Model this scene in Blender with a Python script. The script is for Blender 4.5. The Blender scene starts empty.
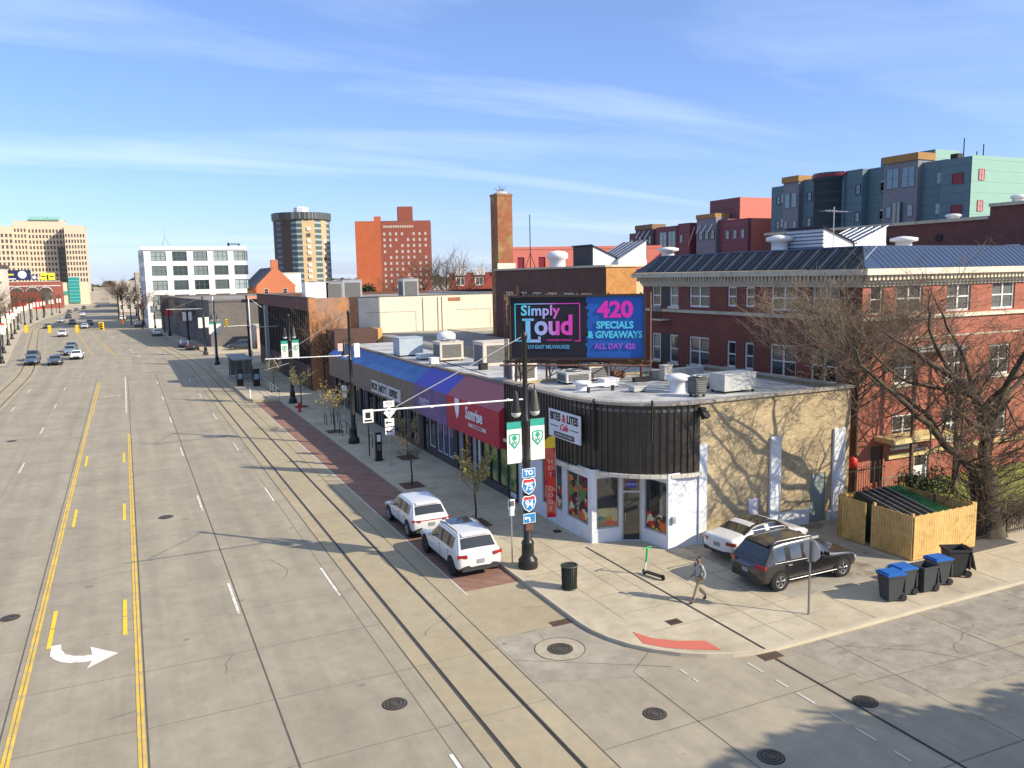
import bpy, math, random
from mathutils import Vector, Matrix
R = math.radians
S = bpy.context.scene
COL = S.collection
# ---------------------------------------------------------------- camera, world, sun, exposure
cam = bpy.data.cameras.new('camera'); camo = bpy.data.objects.new('camera', cam); COL.objects.link(camo)
yaw, pitch, roll = R(25.13), R(7.51), R(-1.11)
f = Vector((math.sin(yaw)*math.cos(pitch), math.cos(yaw)*math.cos(pitch), -math.sin(pitch)))
r = Vector((math.cos(yaw), -math.sin(yaw), 0)); u = r.cross(f)
r2 = math.cos(roll)*r + math.sin(roll)*u; u2 = -math.sin(roll)*r + math.cos(roll)*u
m = Matrix((r2, u2, -f)).transposed().to_4x4(); m.translation = (0, 0, 11.9)
camo.matrix_world = m
cam.sensor_width = 36; cam.lens = 819/1024*36; cam.clip_start = .1; cam.clip_end = 9000
S.camera = camo
S.view_settings.view_transform = 'Standard'; S.view_settings.look = 'None'
S.view_settings.exposure = 0.64; S.view_settings.gamma = 1
SUN_EL = 30.0
sd = Vector((math.sin(R(44))*-1, math.cos(R(44)), -math.tan(R(SUN_EL)))).normalized()   # direction light travels
sun = bpy.data.lights.new('sun', 'SUN'); sun.energy = 4.6; sun.angle = R(.5); sun.color = (1, .875, .67)
so = bpy.data.objects.new('sun', sun); COL.objects.link(so)
so.rotation_euler = sd.to_track_quat('-Z', 'Y').to_euler()
W = bpy.data.worlds.new('World'); S.world = W; W.use_nodes = True
nt = W.node_tree; nt.nodes.clear()
def wn(t, **k):
    n = nt.nodes.new(t)
    for a, b in k.items(): setattr(n, a, b)
    return n
sky = wn('ShaderNodeTexSky', sky_type='NISHITA'); sky.sun_disc = False
sky.sun_elevation = R(SUN_EL); sky.sun_rotation = R(136); sky.altitude = 200; sky.air_density = 1.0; sky.dust_density = .6; sky.ozone_density = 3.0
tc = wn('ShaderNodeTexCoord'); mp = wn('ShaderNodeMapping')
# wispy cirrus: direction projected on a high flat layer
sx = wn('ShaderNodeSeparateXYZ'); nt.links.new(tc.outputs['Generated'], sx.inputs[0])
az = wn('ShaderNodeMath', operation='ADD'); az.inputs[1].default_value = .10; nt.links.new(sx.outputs[2], az.inputs[0])
dx = wn('ShaderNodeMath', operation='DIVIDE'); nt.links.new(sx.outputs[0], dx.inputs[0]); nt.links.new(az.outputs[0], dx.inputs[1])
dy = wn('ShaderNodeMath', operation='DIVIDE'); nt.links.new(sx.outputs[1], dy.inputs[0]); nt.links.new(az.outputs[0], dy.inputs[1])
cb = wn('ShaderNodeCombineXYZ'); nt.links.new(dx.outputs[0], cb.inputs[0]); nt.links.new(dy.outputs[0], cb.inputs[1])
mp.inputs['Rotation'].default_value = (0, 0, R(-38)); mp.inputs['Scale'].default_value = (.30, .95, 1); mp.inputs['Location'].default_value = (3.1, .2, 0)
nt.links.new(cb.outputs[0], mp.inputs[0])
no = wn('ShaderNodeTexNoise'); no.inputs['Scale'].default_value = .85; no.inputs['Detail'].default_value = 7; no.inputs['Roughness'].default_value = .55; no.inputs['Distortion'].default_value = .7
nt.links.new(mp.outputs[0], no.inputs['Vector'])
rp = wn('ShaderNodeMapRange'); rp.inputs[1].default_value = .47; rp.inputs[2].default_value = .78; rp.inputs[3].default_value = .15; rp.inputs[4].default_value = .66
nt.links.new(no.outputs[0], rp.inputs[0])
mx = wn('ShaderNodeMixRGB'); nt.links.new(rp.outputs[0], mx.inputs[0])
tint = wn('ShaderNodeMixRGB', blend_type='MULTIPLY'); tint.inputs[0].default_value = 1
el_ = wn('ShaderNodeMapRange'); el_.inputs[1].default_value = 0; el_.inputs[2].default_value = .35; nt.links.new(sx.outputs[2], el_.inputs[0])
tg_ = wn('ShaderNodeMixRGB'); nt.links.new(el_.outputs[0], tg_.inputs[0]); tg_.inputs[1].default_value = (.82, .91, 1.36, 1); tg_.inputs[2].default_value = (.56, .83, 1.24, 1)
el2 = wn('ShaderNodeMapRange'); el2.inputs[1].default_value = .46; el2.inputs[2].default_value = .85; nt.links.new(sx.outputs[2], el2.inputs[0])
tg2 = wn('ShaderNodeMixRGB'); nt.links.new(el2.outputs[0], tg2.inputs[0]); nt.links.new(tg_.outputs[0], tg2.inputs[1]); tg2.inputs[2].default_value = (2.6, 1.95, 1.4, 1); nt.links.new(tg2.outputs[0], tint.inputs[2])   # unseen overhead sky: bright warm tint added to make shadow fill less blue
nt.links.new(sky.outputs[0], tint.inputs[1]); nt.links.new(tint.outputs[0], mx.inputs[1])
mx.inputs[2].default_value = (6.0, 7.1, 9.0, 1)
bg = wn('ShaderNodeBackground'); bg.inputs[1].default_value = .10; ou = wn('ShaderNodeOutputWorld')
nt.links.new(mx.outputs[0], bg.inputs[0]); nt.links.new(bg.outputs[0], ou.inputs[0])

# ---------------------------------------------------------------- materials
MATS = {}
def mat(name, col=None, rough=.8, var=.12, scale=1.5, metal=0, bump=0, spec=.4, kind=None, col2=None, coat=0, **k):
    if name in MATS: return MATS[name]
    m = bpy.data.materials.new(name); m.use_nodes = True; n = m.node_tree; b = n.nodes['Principled BSDF']
    b.inputs['Roughness'].default_value = rough; b.inputs['Metallic'].default_value = metal; b.inputs['Specular IOR Level'].default_value = spec
    if coat: b.inputs['Coat Weight'].default_value = coat; b.inputs['Coat Roughness'].default_value = .05
    L = n.links.new
    def N(t, **kk):
        x = n.nodes.new(t)
        for a, c in kk.items(): setattr(x, a, c)
        return x
    tcn = N('ShaderNodeTexCoord'); ns = N('ShaderNodeTexNoise'); ns.inputs['Scale'].default_value = scale; ns.inputs['Detail'].default_value = 6; ns.inputs['Roughness'].default_value = .6
    L(tcn.outputs['Object'], ns.inputs['Vector'])
    c4 = (*col, 1)
    mr = N('ShaderNodeMapRange'); mr.inputs[1].default_value = .25; mr.inputs[2].default_value = .75; mr.inputs[3].default_value = 1-var; mr.inputs[4].default_value = 1+var
    L(ns.outputs[0], mr.inputs[0])
    mu = N('ShaderNodeMixRGB', blend_type='MULTIPLY'); mu.inputs[0].default_value = 1; mu.inputs[1].default_value = c4; L(mr.outputs[0], mu.inputs[2])
    out = mu.outputs[0]
    if kind in ('brick', 'stripe', 'panel'):
        s = N('ShaderNodeSeparateXYZ'); L(tcn.outputs['Object'], s.inputs[0])
        ad = N('ShaderNodeMath', operation='ADD'); L(s.outputs[0], ad.inputs[0]); L(s.outputs[1], ad.inputs[1])
        cx = N('ShaderNodeCombineXYZ'); L(ad.outputs[0], cx.inputs[0]); L(s.outputs[2], cx.inputs[1])
        if kind in ('brick', 'panel'):
            bt = N('ShaderNodeTexBrick'); L(cx.outputs[0], bt.inputs['Vector'])
            bw, bh = k.get('size', (.22, .075))
            bt.inputs['Scale'].default_value = 1; bt.inputs['Brick Width'].default_value = bw; bt.inputs['Row Height'].default_value = bh
            bt.inputs['Mortar Size'].default_value = k.get('mortar', .008); bt.offset = k.get('offset', .5)
            c2 = col2 or tuple(x*.78 for x in col)
            bt.inputs['Color1'].default_value = c4; bt.inputs['Color2'].default_value = (*c2, 1); bt.inputs['Mortar'].default_value = (*k.get('mcol', tuple(x*.8+.05 for x in col)), 1)
            L(bt.outputs[0], mu.inputs[1])
        else:
            wv = N('ShaderNodeMath', operation='MULTIPLY'); wv.inputs[1].default_value = 1/k.get('period', .25); L(ad.outputs[0] if not k.get('horiz') else s.outputs[2], wv.inputs[0])
            fr = N('ShaderNodeMath', operation='FRACT'); L(wv.outputs[0], fr.inputs[0])
            gt = N('ShaderNodeMath', operation='LESS_THAN'); gt.inputs[1].default_value = k.get('duty', .12); L(fr.outputs[0], gt.inputs[0])
            m2 = N('ShaderNodeMixRGB'); L(gt.outputs[0], m2.inputs[0]); m2.inputs[1].default_value = c4; m2.inputs[2].default_value = (*(col2 or tuple(x*.5 for x in col)), 1)
            L(m2.outputs[0], mu.inputs[1])
    if kind == 'stain':     # large weathering blotches of a second colour
        n2 = N('ShaderNodeTexNoise'); n2.inputs['Scale'].default_value = k.get('s2', .35); n2.inputs['Detail'].default_value = 8; n2.inputs['Roughness'].default_value = .65
        mpn = N('ShaderNodeMapping'); mpn.inputs['Scale'].default_value = k.get('stretch', (1, 1, 1)); L(tcn.outputs['Object'], mpn.inputs[0]); L(mpn.outputs[0], n2.inputs['Vector'])
        r2_ = N('ShaderNodeMapRange'); r2_.inputs[1].default_value = k.get('lo', .5); r2_.inputs[2].default_value = k.get('hi', .62); L(n2.outputs[0], r2_.inputs[0])
        m2 = N('ShaderNodeMixRGB'); L(r2_.outputs[0], m2.inputs[0]); m2.inputs[1].default_value = c4; m2.inputs[2].default_value = (*col2, 1); L(m2.outputs[0], mu.inputs[1])
    if k.get('fine'):
        nf_ = N('ShaderNodeTexNoise'); nf_.inputs['Scale'].default_value = k['fine']; nf_.inputs['Detail'].default_value = 8; nf_.inputs['Roughness'].default_value = .75; L(tcn.outputs['Object'], nf_.inputs['Vector'])
        mf_ = N('ShaderNodeMapRange'); mf_.inputs[1].default_value = .3; mf_.inputs[2].default_value = .7; mf_.inputs[3].default_value = 1-k.get('famp', .16); mf_.inputs[4].default_value = 1+k.get('famp', .16); L(nf_.outputs[0], mf_.inputs[0])
        sp_ = N('ShaderNodeTexVoronoi'); sp_.inputs['Scale'].default_value = 1.3; L(tcn.outputs['Object'], sp_.inputs['Vector'])
        ms_ = N('ShaderNodeMapRange'); ms_.inputs[1].default_value = .03; ms_.inputs[2].default_value = .10; ms_.inputs[3].default_value = .82; ms_.inputs[4].default_value = 1; L(sp_.outputs['Distance'], ms_.inputs[0])
        m5 = N('ShaderNodeMath', operation='MULTIPLY'); L(mf_.outputs[0], m5.inputs[0]); L(ms_.outputs[0], m5.inputs[1])
        m6 = N('ShaderNodeMixRGB', blend_type='MULTIPLY'); m6.inputs[0].default_value = 1; L(mu.outputs[0], m6.inputs[1]); L(m5.outputs[0], m6.inputs[2]); out = m6.outputs[0]
    if kind == 'poster':
        vo = N('ShaderNodeTexVoronoi'); vo.inputs['Scale'].default_value = k.get('vs', 1.6)*1.5; wz = N('ShaderNodeMixRGB'); wz.inputs[0].default_value = .35; nw = N('ShaderNodeTexNoise'); nw.inputs['Scale'].default_value = k.get('vs', 1.6)*1.6; nw.inputs['Detail'].default_value = 5; L(tcn.outputs['Object'], nw.inputs['Vector']); L(tcn.outputs['Object'], wz.inputs[1]); L(nw.outputs['Color'], wz.inputs[2]); L(wz.outputs[0], vo.inputs['Vector'])
        cr = N('ShaderNodeValToRGB'); sp = N('ShaderNodeSeparateXYZ'); L(vo.outputs['Color'], sp.inputs[0]); L(sp.outputs[0], cr.inputs[0])
        cr.color_ramp.interpolation = 'CONSTANT'; cols = k['cols']; el = cr.color_ramp.elements
        el[0].color = (*cols[0], 1); el[1].position = 1/len(cols); el[1].color = (*cols[1], 1)
        for i in range(2, len(cols)):
            e = el.new(i/len(cols)); e.color = (*cols[i], 1)
        L(cr.outputs[0], mu.inputs[1])
    if kind == 'grad':      # printed horizontal gradient
        s = N('ShaderNodeSeparateXYZ'); L(tcn.outputs['Object'], s.inputs[0])
        r3 = N('ShaderNodeMapRange'); r3.inputs[1].default_value = k['g0']; r3.inputs[2].default_value = k['g1']; L(s.outputs[0], r3.inputs[0])
        cr = N('ShaderNodeValToRGB'); L(r3.outputs[0], cr.inputs[0]); el = cr.color_ramp.elements
        el[0].color = (.08, .65, .85, 1); el[1].color = (.78, .03, .45, 1); e = el.new(.42); e.color = (.45, .42, .80, 1); e = el.new(.62); e.color = (.72, .08, .50, 1)
        L(cr.outputs[0], mu.inputs[1])
    L(out, b.inputs['Base Color'])
    if bump:
        bp = N('ShaderNodeBump'); bp.inputs['Strength'].default_value = bump; bp.inputs['Distance'].default_value = .02; n3 = N('ShaderNodeTexNoise')
        n3.inputs['Scale'].default_value = k.get('bs', 25); n3.inputs['Detail'].default_value = 4; L(tcn.outputs['Object'], n3.inputs['Vector']); L(n3.outputs[0], bp.inputs['Height']); L(bp.outputs[0], b.inputs['Normal'])
    MATS[name] = m; return m
def glass(name, col=(.02, .025, .03), rough=.06):
    m = mat(name, col, rough, var=.5, scale=.5, spec=1.0, coat=.6); return m
def pane_mat(name, dark, light):        # curtained / reflecting panes: each pane gets its own tone
    if name in MATS: return MATS[name]
    m = mat(name, dark, .08, var=.2, spec=1.0)
    n = m.node_tree; b = n.nodes['Principled BSDF']
    oi = n.nodes.new('ShaderNodeObjectInfo'); cr = n.nodes.new('ShaderNodeMixRGB'); pw = n.nodes.new('ShaderNodeMath'); pw.operation = 'POWER'; pw.inputs[1].default_value = 2.5
    n.links.new(oi.outputs['Random'], pw.inputs[0]); n.links.new(pw.outputs[0], cr.inputs[0]); cr.inputs[1].default_value = (*dark, 1); cr.inputs[2].default_value = (*light, 1)
    n.links.new(cr.outputs[0], b.inputs['Base Color']); return m

# ---------------------------------------------------------------- mesh builder
class MB:
    def __init__(s): s.v = []; s.f = []; s.m = []; s.mats = []; s.sm = []
    def mi(s, m):
        if m not in s.mats: s.mats.append(m)
        return s.mats.index(m)
    def add(s, vs, fs, m, smooth=False):
        o = len(s.v); i = s.mi(m); s.v += [Vector(v) for v in vs]
        for fc in fs: s.f.append([a+o for a in fc]); s.m.append(i); s.sm.append(smooth)
    def quad(s, a, b, c, d, m): s.add([a, b, c, d], [(0, 1, 2, 3)], m)
    def box(s, x0, x1, y0, y1, z0, z1, m, mtop=None):
        vs = [(x0, y0, z0), (x1, y0, z0), (x1, y1, z0), (x0, y1, z0), (x0, y0, z1), (x1, y0, z1), (x1, y1, z1), (x0, y1, z1)]
        s.add(vs, [(3, 2, 1, 0), (0, 1, 5, 4), (1, 2, 6, 5), (2, 3, 7, 6), (3, 0, 4, 7)], m); s.add(vs, [(4, 5, 6, 7)], mtop or m)
    def obox(s, c, ax, ay, az, hx, hy, hz, m):     # oriented box: centre, axes, half sizes
        c, ax, ay, az = map(Vector, (c, ax, ay, az)); ax = ax.normalized()*hx; ay = ay.normalized()*hy; az = az.normalized()*hz
        vs = [c-ax-ay-az, c+ax-ay-az, c+ax+ay-az, c-ax+ay-az, c-ax-ay+az, c+ax-ay+az, c+ax+ay+az, c-ax+ay+az]
        s.add(vs, [(3, 2, 1, 0), (0, 1, 5, 4), (1, 2, 6, 5), (2, 3, 7, 6), (3, 0, 4, 7), (4, 5, 6, 7)], m)
    def fb(s, F, a0, a1, z0, z1, o0, o1, m):       # box in a facade frame
        ps = [F.p(a, z, o) for z in (z0, z1) for (a, o) in ((a0, o1), (a1, o1), (a1, o0), (a0, o0))]
        s.add(ps, [(3, 2, 1, 0), (0, 1, 5, 4), (1, 2, 6, 5), (2, 3, 7, 6), (3, 0, 4, 7), (4, 5, 6, 7)], m)
    def prism(s, pts, z0, z1, m, mtop=None):
        n = len(pts); ar = sum(pts[i][0]*pts[(i+1) % n][1]-pts[(i+1) % n][0]*pts[i][1] for i in range(n))
        if ar < 0: pts = pts[::-1]
        vs = [(p[0], p[1], z0) for p in pts] + [(p[0], p[1], z1) for p in pts]
        s.add(vs, [(i, (i+1) % n, n+(i+1) % n, n+i) for i in range(n)] + [tuple(range(n-1, -1, -1))], m)
        s.add(vs, [tuple(range(n, 2*n))], mtop or m)
    def sheet(s, pts, z, m):
        n = len(pts); ar = sum(pts[i][0]*pts[(i+1) % n][1]-pts[(i+1) % n][0]*pts[i][1] for i in range(n))
        if ar < 0: pts = pts[::-1]
        s.add([(p[0], p[1], z) for p in pts], [tuple(range(n))], m)
    def tube(s, pts, rad, m, n=8, smooth=True, cap=True):
        pts = [Vector(p) for p in pts]; k = len(pts)
        if not hasattr(rad, '__len__'): rad = [rad]*k
        vs = []; up = None
        for i, p in enumerate(pts):
            d = (pts[min(i+1, k-1)]-pts[max(i-1, 0)])
            if d.length < 1e-9: d = Vector((0, 0, 1))
            d.normalize()
            if up is None: up = d.orthogonal().normalized()
            else:
                up = up-d*up.dot(d)
                up = up.normalized() if up.length > 1e-6 else d.orthogonal().normalized()
            w = d.cross(up)
            for j in range(n):
                t = 2*math.pi*j/n; vs.append(p+(up*math.cos(t)+w*math.sin(t))*rad[i])
        fs = [(i*n+j, i*n+(j+1) % n, (i+1)*n+(j+1) % n, (i+1)*n+j) for i in range(k-1) for j in range(n)]
        s.add(vs, fs, m, smooth)
        if cap: s.add(vs, [tuple(range(n-1, -1, -1)), tuple(range((k-1)*n, k*n))], m)
    def lathe(s, c, prof, m, n=16, smooth=True):   # prof: (r, z)
        c = Vector(c); vs = []; k = len(prof)
        for (rr, z) in prof:
            for j in range(n):
                t = 2*math.pi*j/n; vs.append(c+Vector((rr*math.cos(t), rr*math.sin(t), z)))
        fs = [(i*n+j, i*n+(j+1) % n, (i+1)*n+(j+1) % n, (i+1)*n+j) for i in range(k-1) for j in range(n)]
        s.add(vs, fs, m, smooth); s.add(vs, [tuple(range(n-1, -1, -1)), tuple(range((k-1)*n, k*n))], m)
    def disc(s, c, nrm, rad, m, n=20, th=.01):
        c = Vector(c); nrm = Vector(nrm).normalized(); s.tube([c, c+nrm*th], rad, m, n=n, smooth=False)
    def build(s, name, parent=None, base=None):
        me = bpy.data.meshes.new(name)
        if base is None: base = Vector(BASE.get(parent, (0, 0, 0)))
        base = Vector(base)
        me.from_pydata([v-base for v in s.v], [], s.f)
        for mm in s.mats: me.materials.append(mm)
        me.polygons.foreach_set('material_index', s.m); me.polygons.foreach_set('use_smooth', s.sm); me.update()
        o = bpy.data.objects.new(name, me); COL.objects.link(o)
        if parent: o.parent = parent; BASE[o] = base
        else: o.location = base; BASE[o] = base
        return o
BASE = {}
def thing(name, label, cat, base=(0, 0, 0), group=None):
    o = bpy.data.objects.new(name, None); COL.objects.link(o); o.location = base; BASE[o] = Vector(base); o.empty_display_size = .3
    return tag(o, label, cat, group)
def tag(o, label=None, cat=None, group=None, kind=None):
    if label: o['label'] = label
    if cat: o['category'] = cat
    if group: o['group'] = group
    if kind: o['kind'] = kind
    return o
def dup(root, loc, rz=0, label=None, group=None, scale=1):
    def cp(o, par):
        c = o.copy(); COL.objects.link(c)
        if par: c.parent = par
        for ch in o.children: cp(ch, c)
        return c
    c = cp(root, None); c.location = loc; c.rotation_euler = (0, 0, rz); c.scale = (scale,)*3
    if label: c['label'] = label
    if group: c['group'] = group
    return c
class Fr:                       # facade frame: O bottom-left seen from outside, u to the right, n outward
    def __init__(s, O, u): s.O = Vector(O); s.u = Vector(u).normalized(); s.n = s.u.cross(Vector((0, 0, 1)))
    def p(s, a, z, o=0): return s.O+s.u*a+Vector((0, 0, z))+s.n*o
    def ang(s): return math.atan2(s.u.y, s.u.x)
def wall_open(mb, F, w, z0, z1, ops, m, depth=.12, mrev=None):
    """facade with real holes; ops = (a, z, w, h)"""
    xs = sorted({0, w} | {min(max(o[0], 0), w) for o in ops} | {min(max(o[0]+o[2], 0), w) for o in ops})
    zs = sorted({z0, z1} | {o[1] for o in ops} | {o[1]+o[3] for o in ops})
    vs = {}; idx = []; pts = []
    def P(i, j):
        if (i, j) not in vs: vs[i, j] = len(pts); pts.append(F.p(xs[i], zs[j]))
        return vs[i, j]
    for i in range(len(xs)-1):
        for j in range(len(zs)-1):
            cx = (xs[i]+xs[i+1])/2; cz = (zs[j]+zs[j+1])/2
            if any(o[0] < cx < o[0]+o[2] and o[1] < cz < o[1]+o[3] for o in ops): continue
            idx.append((P(i, j), P(i+1, j), P(i+1, j+1), P(i, j+1)))
    mb.add(pts, idx, m)
    for (a, z, ww, h) in ops:
        c = [(a, z), (a+ww, z), (a+ww, z+h), (a, z+h)]
        for k in range(4):
            p, q = c[k], c[(k+1) % 4]
            mb.quad(F.p(*p), F.p(*p, -depth), F.p(*q, -depth), F.p(*q), mrev or m)
WM = {}
def window(root, F, a, z, w, h, fm, gm, nx=1, nz=2, depth=.12, fw=.06, name='window', sill=None, one=True, label=None):
    """window of its own: frame mesh with the pane as a sub-part (or one mesh when far away)"""
    key = (round(w, 2), round(h, 2), fm.name, gm.name, nx, nz, depth, fw, one)
    if key not in WM:
        b = MB(); g = MB() if not one else b; Z = Fr((0, 0, 0), (1, 0, 0))
        g.quad(Z.p(0, 0, -depth*.9), Z.p(w, 0, -depth*.9), Z.p(w, h, -depth*.9), Z.p(0, h, -depth*.9), gm)
        d0, d1 = -depth*.88, -depth*.88+.05
        b.fb(Z, 0, fw, 0, h, d0, d1, fm); b.fb(Z, w-fw, w, 0, h, d0, d1, fm); b.fb(Z, fw, w-fw, 0, fw, d0, d1, fm); b.fb(Z, fw, w-fw, h-fw, h, d0, d1, fm)
        for i in range(1, nx): c = w*i/nx; b.fb(Z, c-fw*.5, c+fw*.5, fw, h-fw, d0, d1-.002, fm)
        for i in range(1, nz): c = h*i/nz; b.fb(Z, fw, w-fw, c-fw*.35, c+fw*.35, d0, d1-.006, fm)
        def me(mb, nm):
            o = mb.build(nm); x = o.data; bpy.data.objects.remove(o); return x
        WM[key] = (me(b, name), None if one else me(g, 'pane'))
    mf, mg = WM[key]
    o = bpy.data.objects.new(name, mf); COL.objects.link(o); o.parent = root
    o.location = F.p(a, z)-BASE[root]; o.rotation_euler = (0, 0, F.ang()); BASE[o] = F.p(a, z)
    if mg:
        p = bpy.data.objects.new('pane', mg); COL.objects.link(p); p.parent = o
    if sill:
        b = MB(); b.fb(Fr((0, 0, 0), (1, 0, 0)), -.12, w+.12, -.16, 0, -.02, .09, sill); x = b.build('sill', o, base=(0, 0, 0))
    if label: o['label'] = label
    return o
FONT = {}
def lettering(parent, s, P, right, up, size, m, name='lettering', bold=0.0, depth=.012, align='CENTER', sx=1.0, gap=1.0, base=None, shear=0):
    cu = bpy.data.curves.new(name, 'FONT'); cu.body = s; cu.size = size; cu.align_x = align; cu.align_y = 'CENTER'; cu.extrude = depth; cu.offset = bold; cu.space_character = gap; cu.shear = shear; cu.resolution_u = 3
    t = bpy.data.objects.new(name, cu); COL.objects.link(t)
    dg = bpy.context.evaluated_depsgraph_get(); me = bpy.data.meshes.new_from_object(t.evaluated_get(dg)); bpy.data.objects.remove(t)
    right = Vector(right).normalized(); up = Vector(up).normalized(); n = right.cross(up)
    base = Vector(BASE.get(parent, (0, 0, 0))) if base is None else Vector(base)
    for v in me.vertices: v.co = Vector(P)+right*v.co.x*sx+up*v.co.y+n*(v.co.z+depth)-base
    me.materials.clear(); me.materials.append(m)
    o = bpy.data.objects.new(name, me); COL.objects.link(o)
    if parent: o.parent = parent
    return o

# palette
CONC = mat('road concrete', (.335, .293, .222), .85, var=.14, scale=.35, bump=.25, bs=60, kind='stain', col2=(.275, .242, .187), s2=.9, lo=.40, hi=.66, stretch=(1.0, .045, 1), fine=1.6, famp=.12)
TRK = mat('track slab concrete', (.375, .320, .222), .88, fine=1.8, famp=.11, kind='stain', col2=(.33, .275, .18), s2=.3, lo=.42, hi=.62, var=.13, scale=.6, bump=.2, bs=60)
WALK = mat('sidewalk concrete', (.47, .41, .305), .88, var=.13, scale=.45, bump=.2, bs=50, fine=2.2, famp=.12, kind='stain', col2=(.39, .335, .24), s2=.35, lo=.45, hi=.6)
WALK2 = mat('older concrete', (.35, .315, .26), .9, fine=2, var=.22, scale=.5, bump=.25)
PATCH = mat('rough patched concrete', (.29, .26, .215), .9, fine=2, famp=.25, kind='stain', col2=(.20, .175, .14), s2=.8, lo=.55, hi=.72, var=.12)
JOINT = mat('joint', (.10, .09, .08), .95)
JOINTL = mat('faint joint', (.21, .19, .16), .95)
STEEL = mat('worn rail steel', (.16, .14, .12), .35, metal=.8)
RAILDK = mat('rail groove', (.035, .03, .028), .8)
YEL = mat('yellow road paint', (.70, .46, .07), .7, kind='stain', col2=(.46, .35, .15), s2=1.8, lo=.46, hi=.66, fine=5, famp=.15)
YELN = mat('fresh yellow paint', (.85, .55, .03), .6, var=.06)
WHT = mat('white road paint', (.66, .64, .58), .7, kind='stain', col2=(.42, .385, .32), s2=2.5, lo=.48, hi=.66, fine=6)
REDB = mat('red brick paving', (.26, .145, .11), .9, var=.2, scale=1.2, kind='brick', size=(.2, .1))
TACT = mat('red tactile paving', (.52, .14, .10), .8, var=.08)
BLACK = mat('black paint', (.018, .018, .017), .38, var=.2)
BLKM = mat('matt black', (.02, .02, .02), .7)
RUBBER = mat('rubber', (.02, .02, .02), .85)
GRASS = mat('lawn', (.19, .23, .05), .95, var=.35, scale=2, bump=.6, bs=18)
ALU = mat('galvanised metal', (.45, .46, .47), .42, var=.12, metal=.65)
WHITE = mat('white enamel', (.72, .73, .74), .45, var=.05)
ROOFW = mat('white roof membrane', (.46, .47, .48), .75, kind='stain', col2=(.27, .27, .265), s2=.5, lo=.42, hi=.66, var=.1)
ROOFG = mat('grey roof felt', (.27, .255, .235), .9, kind='stain', col2=(.17, .16, .15), s2=.25, lo=.45, hi=.65)
CREAM = mat('cream trim', (.66, .60, .47), .7, var=.12)
WTRIM = mat('white window paint', (.75, .74, .70), .5, var=.05)
DGLASS = glass('dark window glass')
PANE = pane_mat('house window pane', (.02, .022, .025), (.17, .18, .18))
# ---------------------------------------------------------------- ground, roads, pavements
def sh(Y):                       # the avenue bends gently left past the first crossing
    if Y < 118: return 0
    if Y < 142: return -.075*(Y-118)**2/48
    if Y < 255: return -.075*(Y-130)
    if Y < 300: return -.075*125-.02*(Y-255)
    if Y < 340: return -10.3
    return -10.3+.0455*(min(Y, 540)-340)
def st(o): o['kind'] = 'structure'; return o
ZR = -.12
b = MB(); b.sheet([(-4500, -4000), (4500, -4000), (4500, 5500), (-4500, 5500)], -.45, mat('distant ground', (.20, .19, .15), .95, scale=.01)); st(b.build('ground'))
b = MB(); b.sheet([(-300, -120), (400, -120), (400, 1400), (-300, 1400)], ZR, CONC)
def strip(b, x0, x1, y0, y1, z, m, step=None):    # lane-following strip
    ys = [y0]
    while ys[-1] < y1-1e-6: ys.append(min(y1, ys[-1]+(step or (8 if y1 > 110 else 1e9))))
    for a, c in zip(ys, ys[1:]): b.add([(x0+sh(a), a, z), (x1+sh(a), a, z), (x1+sh(c), c, z), (x0+sh(c), c, z)], [(0, 1, 2, 3)], m)
Z1, Z2, Z3 = ZR+.004, ZR+.008, ZR+.012
strip(b, 7.37, 10.17, -60, 520, Z1, TRK); strip(b, -14.2, -11.4, -60, 520, Z1, TRK)
strip(b, 10.17, 11.0, 28.2, 84, Z1, TRK); b.sheet([(10.17, 23.9), (13.4, 23.9), (13.4, 28.2), (10.17, 28.2)], Z1, TRK)
for y in [19.6+3.62*i-3.62*8 for i in range(40)]:
    for x0, x1 in ((-17.3, -11.42), (-11.38, -6.98), (-6.98, -3.86), (-3.86, -.32), (-.28, 3.1), (3.14, 7.35)):
        if y < 110: j = random.Random(int(y*7+x0)).uniform(-.03, .03); b.box(x0, x1, y+j-.012, y+j+.012, Z1-.003, Z1, JOINTL if y > 30 else mat('mid joint', (.16, .145, .12), .95))
    if y < 100 and int(y) % 2: b.box(7.39, 10.15, y-.012, y+.012, Z2-.003, Z2, JOINTL)
for x, w, m_ in ((3.12, .022, JOINT), (-.27, .02, JOINT), (-3.84, .018, JOINT), (7.36, .02, JOINT), (10.18, .02, JOINT), (-7.2, .014, JOINTL), (-11.4, .02, JOINT), (6.75, .012, JOINTL)):
    strip(b, x-w, x+w, -60, 118, Z2, m_)
# side street joints and patches
SJ = mat('mid joint')
for x in (20.0, 24.4, 28.8, 33.2, 38, 42.5, 47): b.box(x-.012, x+.012, 7.1, 18.9, Z1-.003, Z1, SJ)
for (p, q) in (((14.6, 20.9), (13.2, 19.85)), ((13.2, 19.85), (13.2, 13.2)), ((10.2, 16.7), (19, 16.7)), ((10.3, 22.2), (14.4, 19.6)), ((18.6, 16.2), (46, 14.2)), ((10.2, 12.6), (46, 11.2))):
    d = Vector((q[0]-p[0], q[1]-p[1], 0)); nn = Vector((-d.y, d.x, 0)).normalized()*.014; P = Vector((*p, Z2)); Q = Vector((*q, Z2)); b.add([P-nn, Q-nn, Q+nn, P+nn], [(0, 1, 2, 3)], SJ)
b.sheet([(18.4, 18.85), (19.4, 14.9), (24.6, 14.3), (24.4, 18.85)], Z1, PATCH); b.sheet([(24.6, 18.85), (24.7, 16.2), (34, 15.8), (35, 18.85)], Z1, PATCH)
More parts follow.
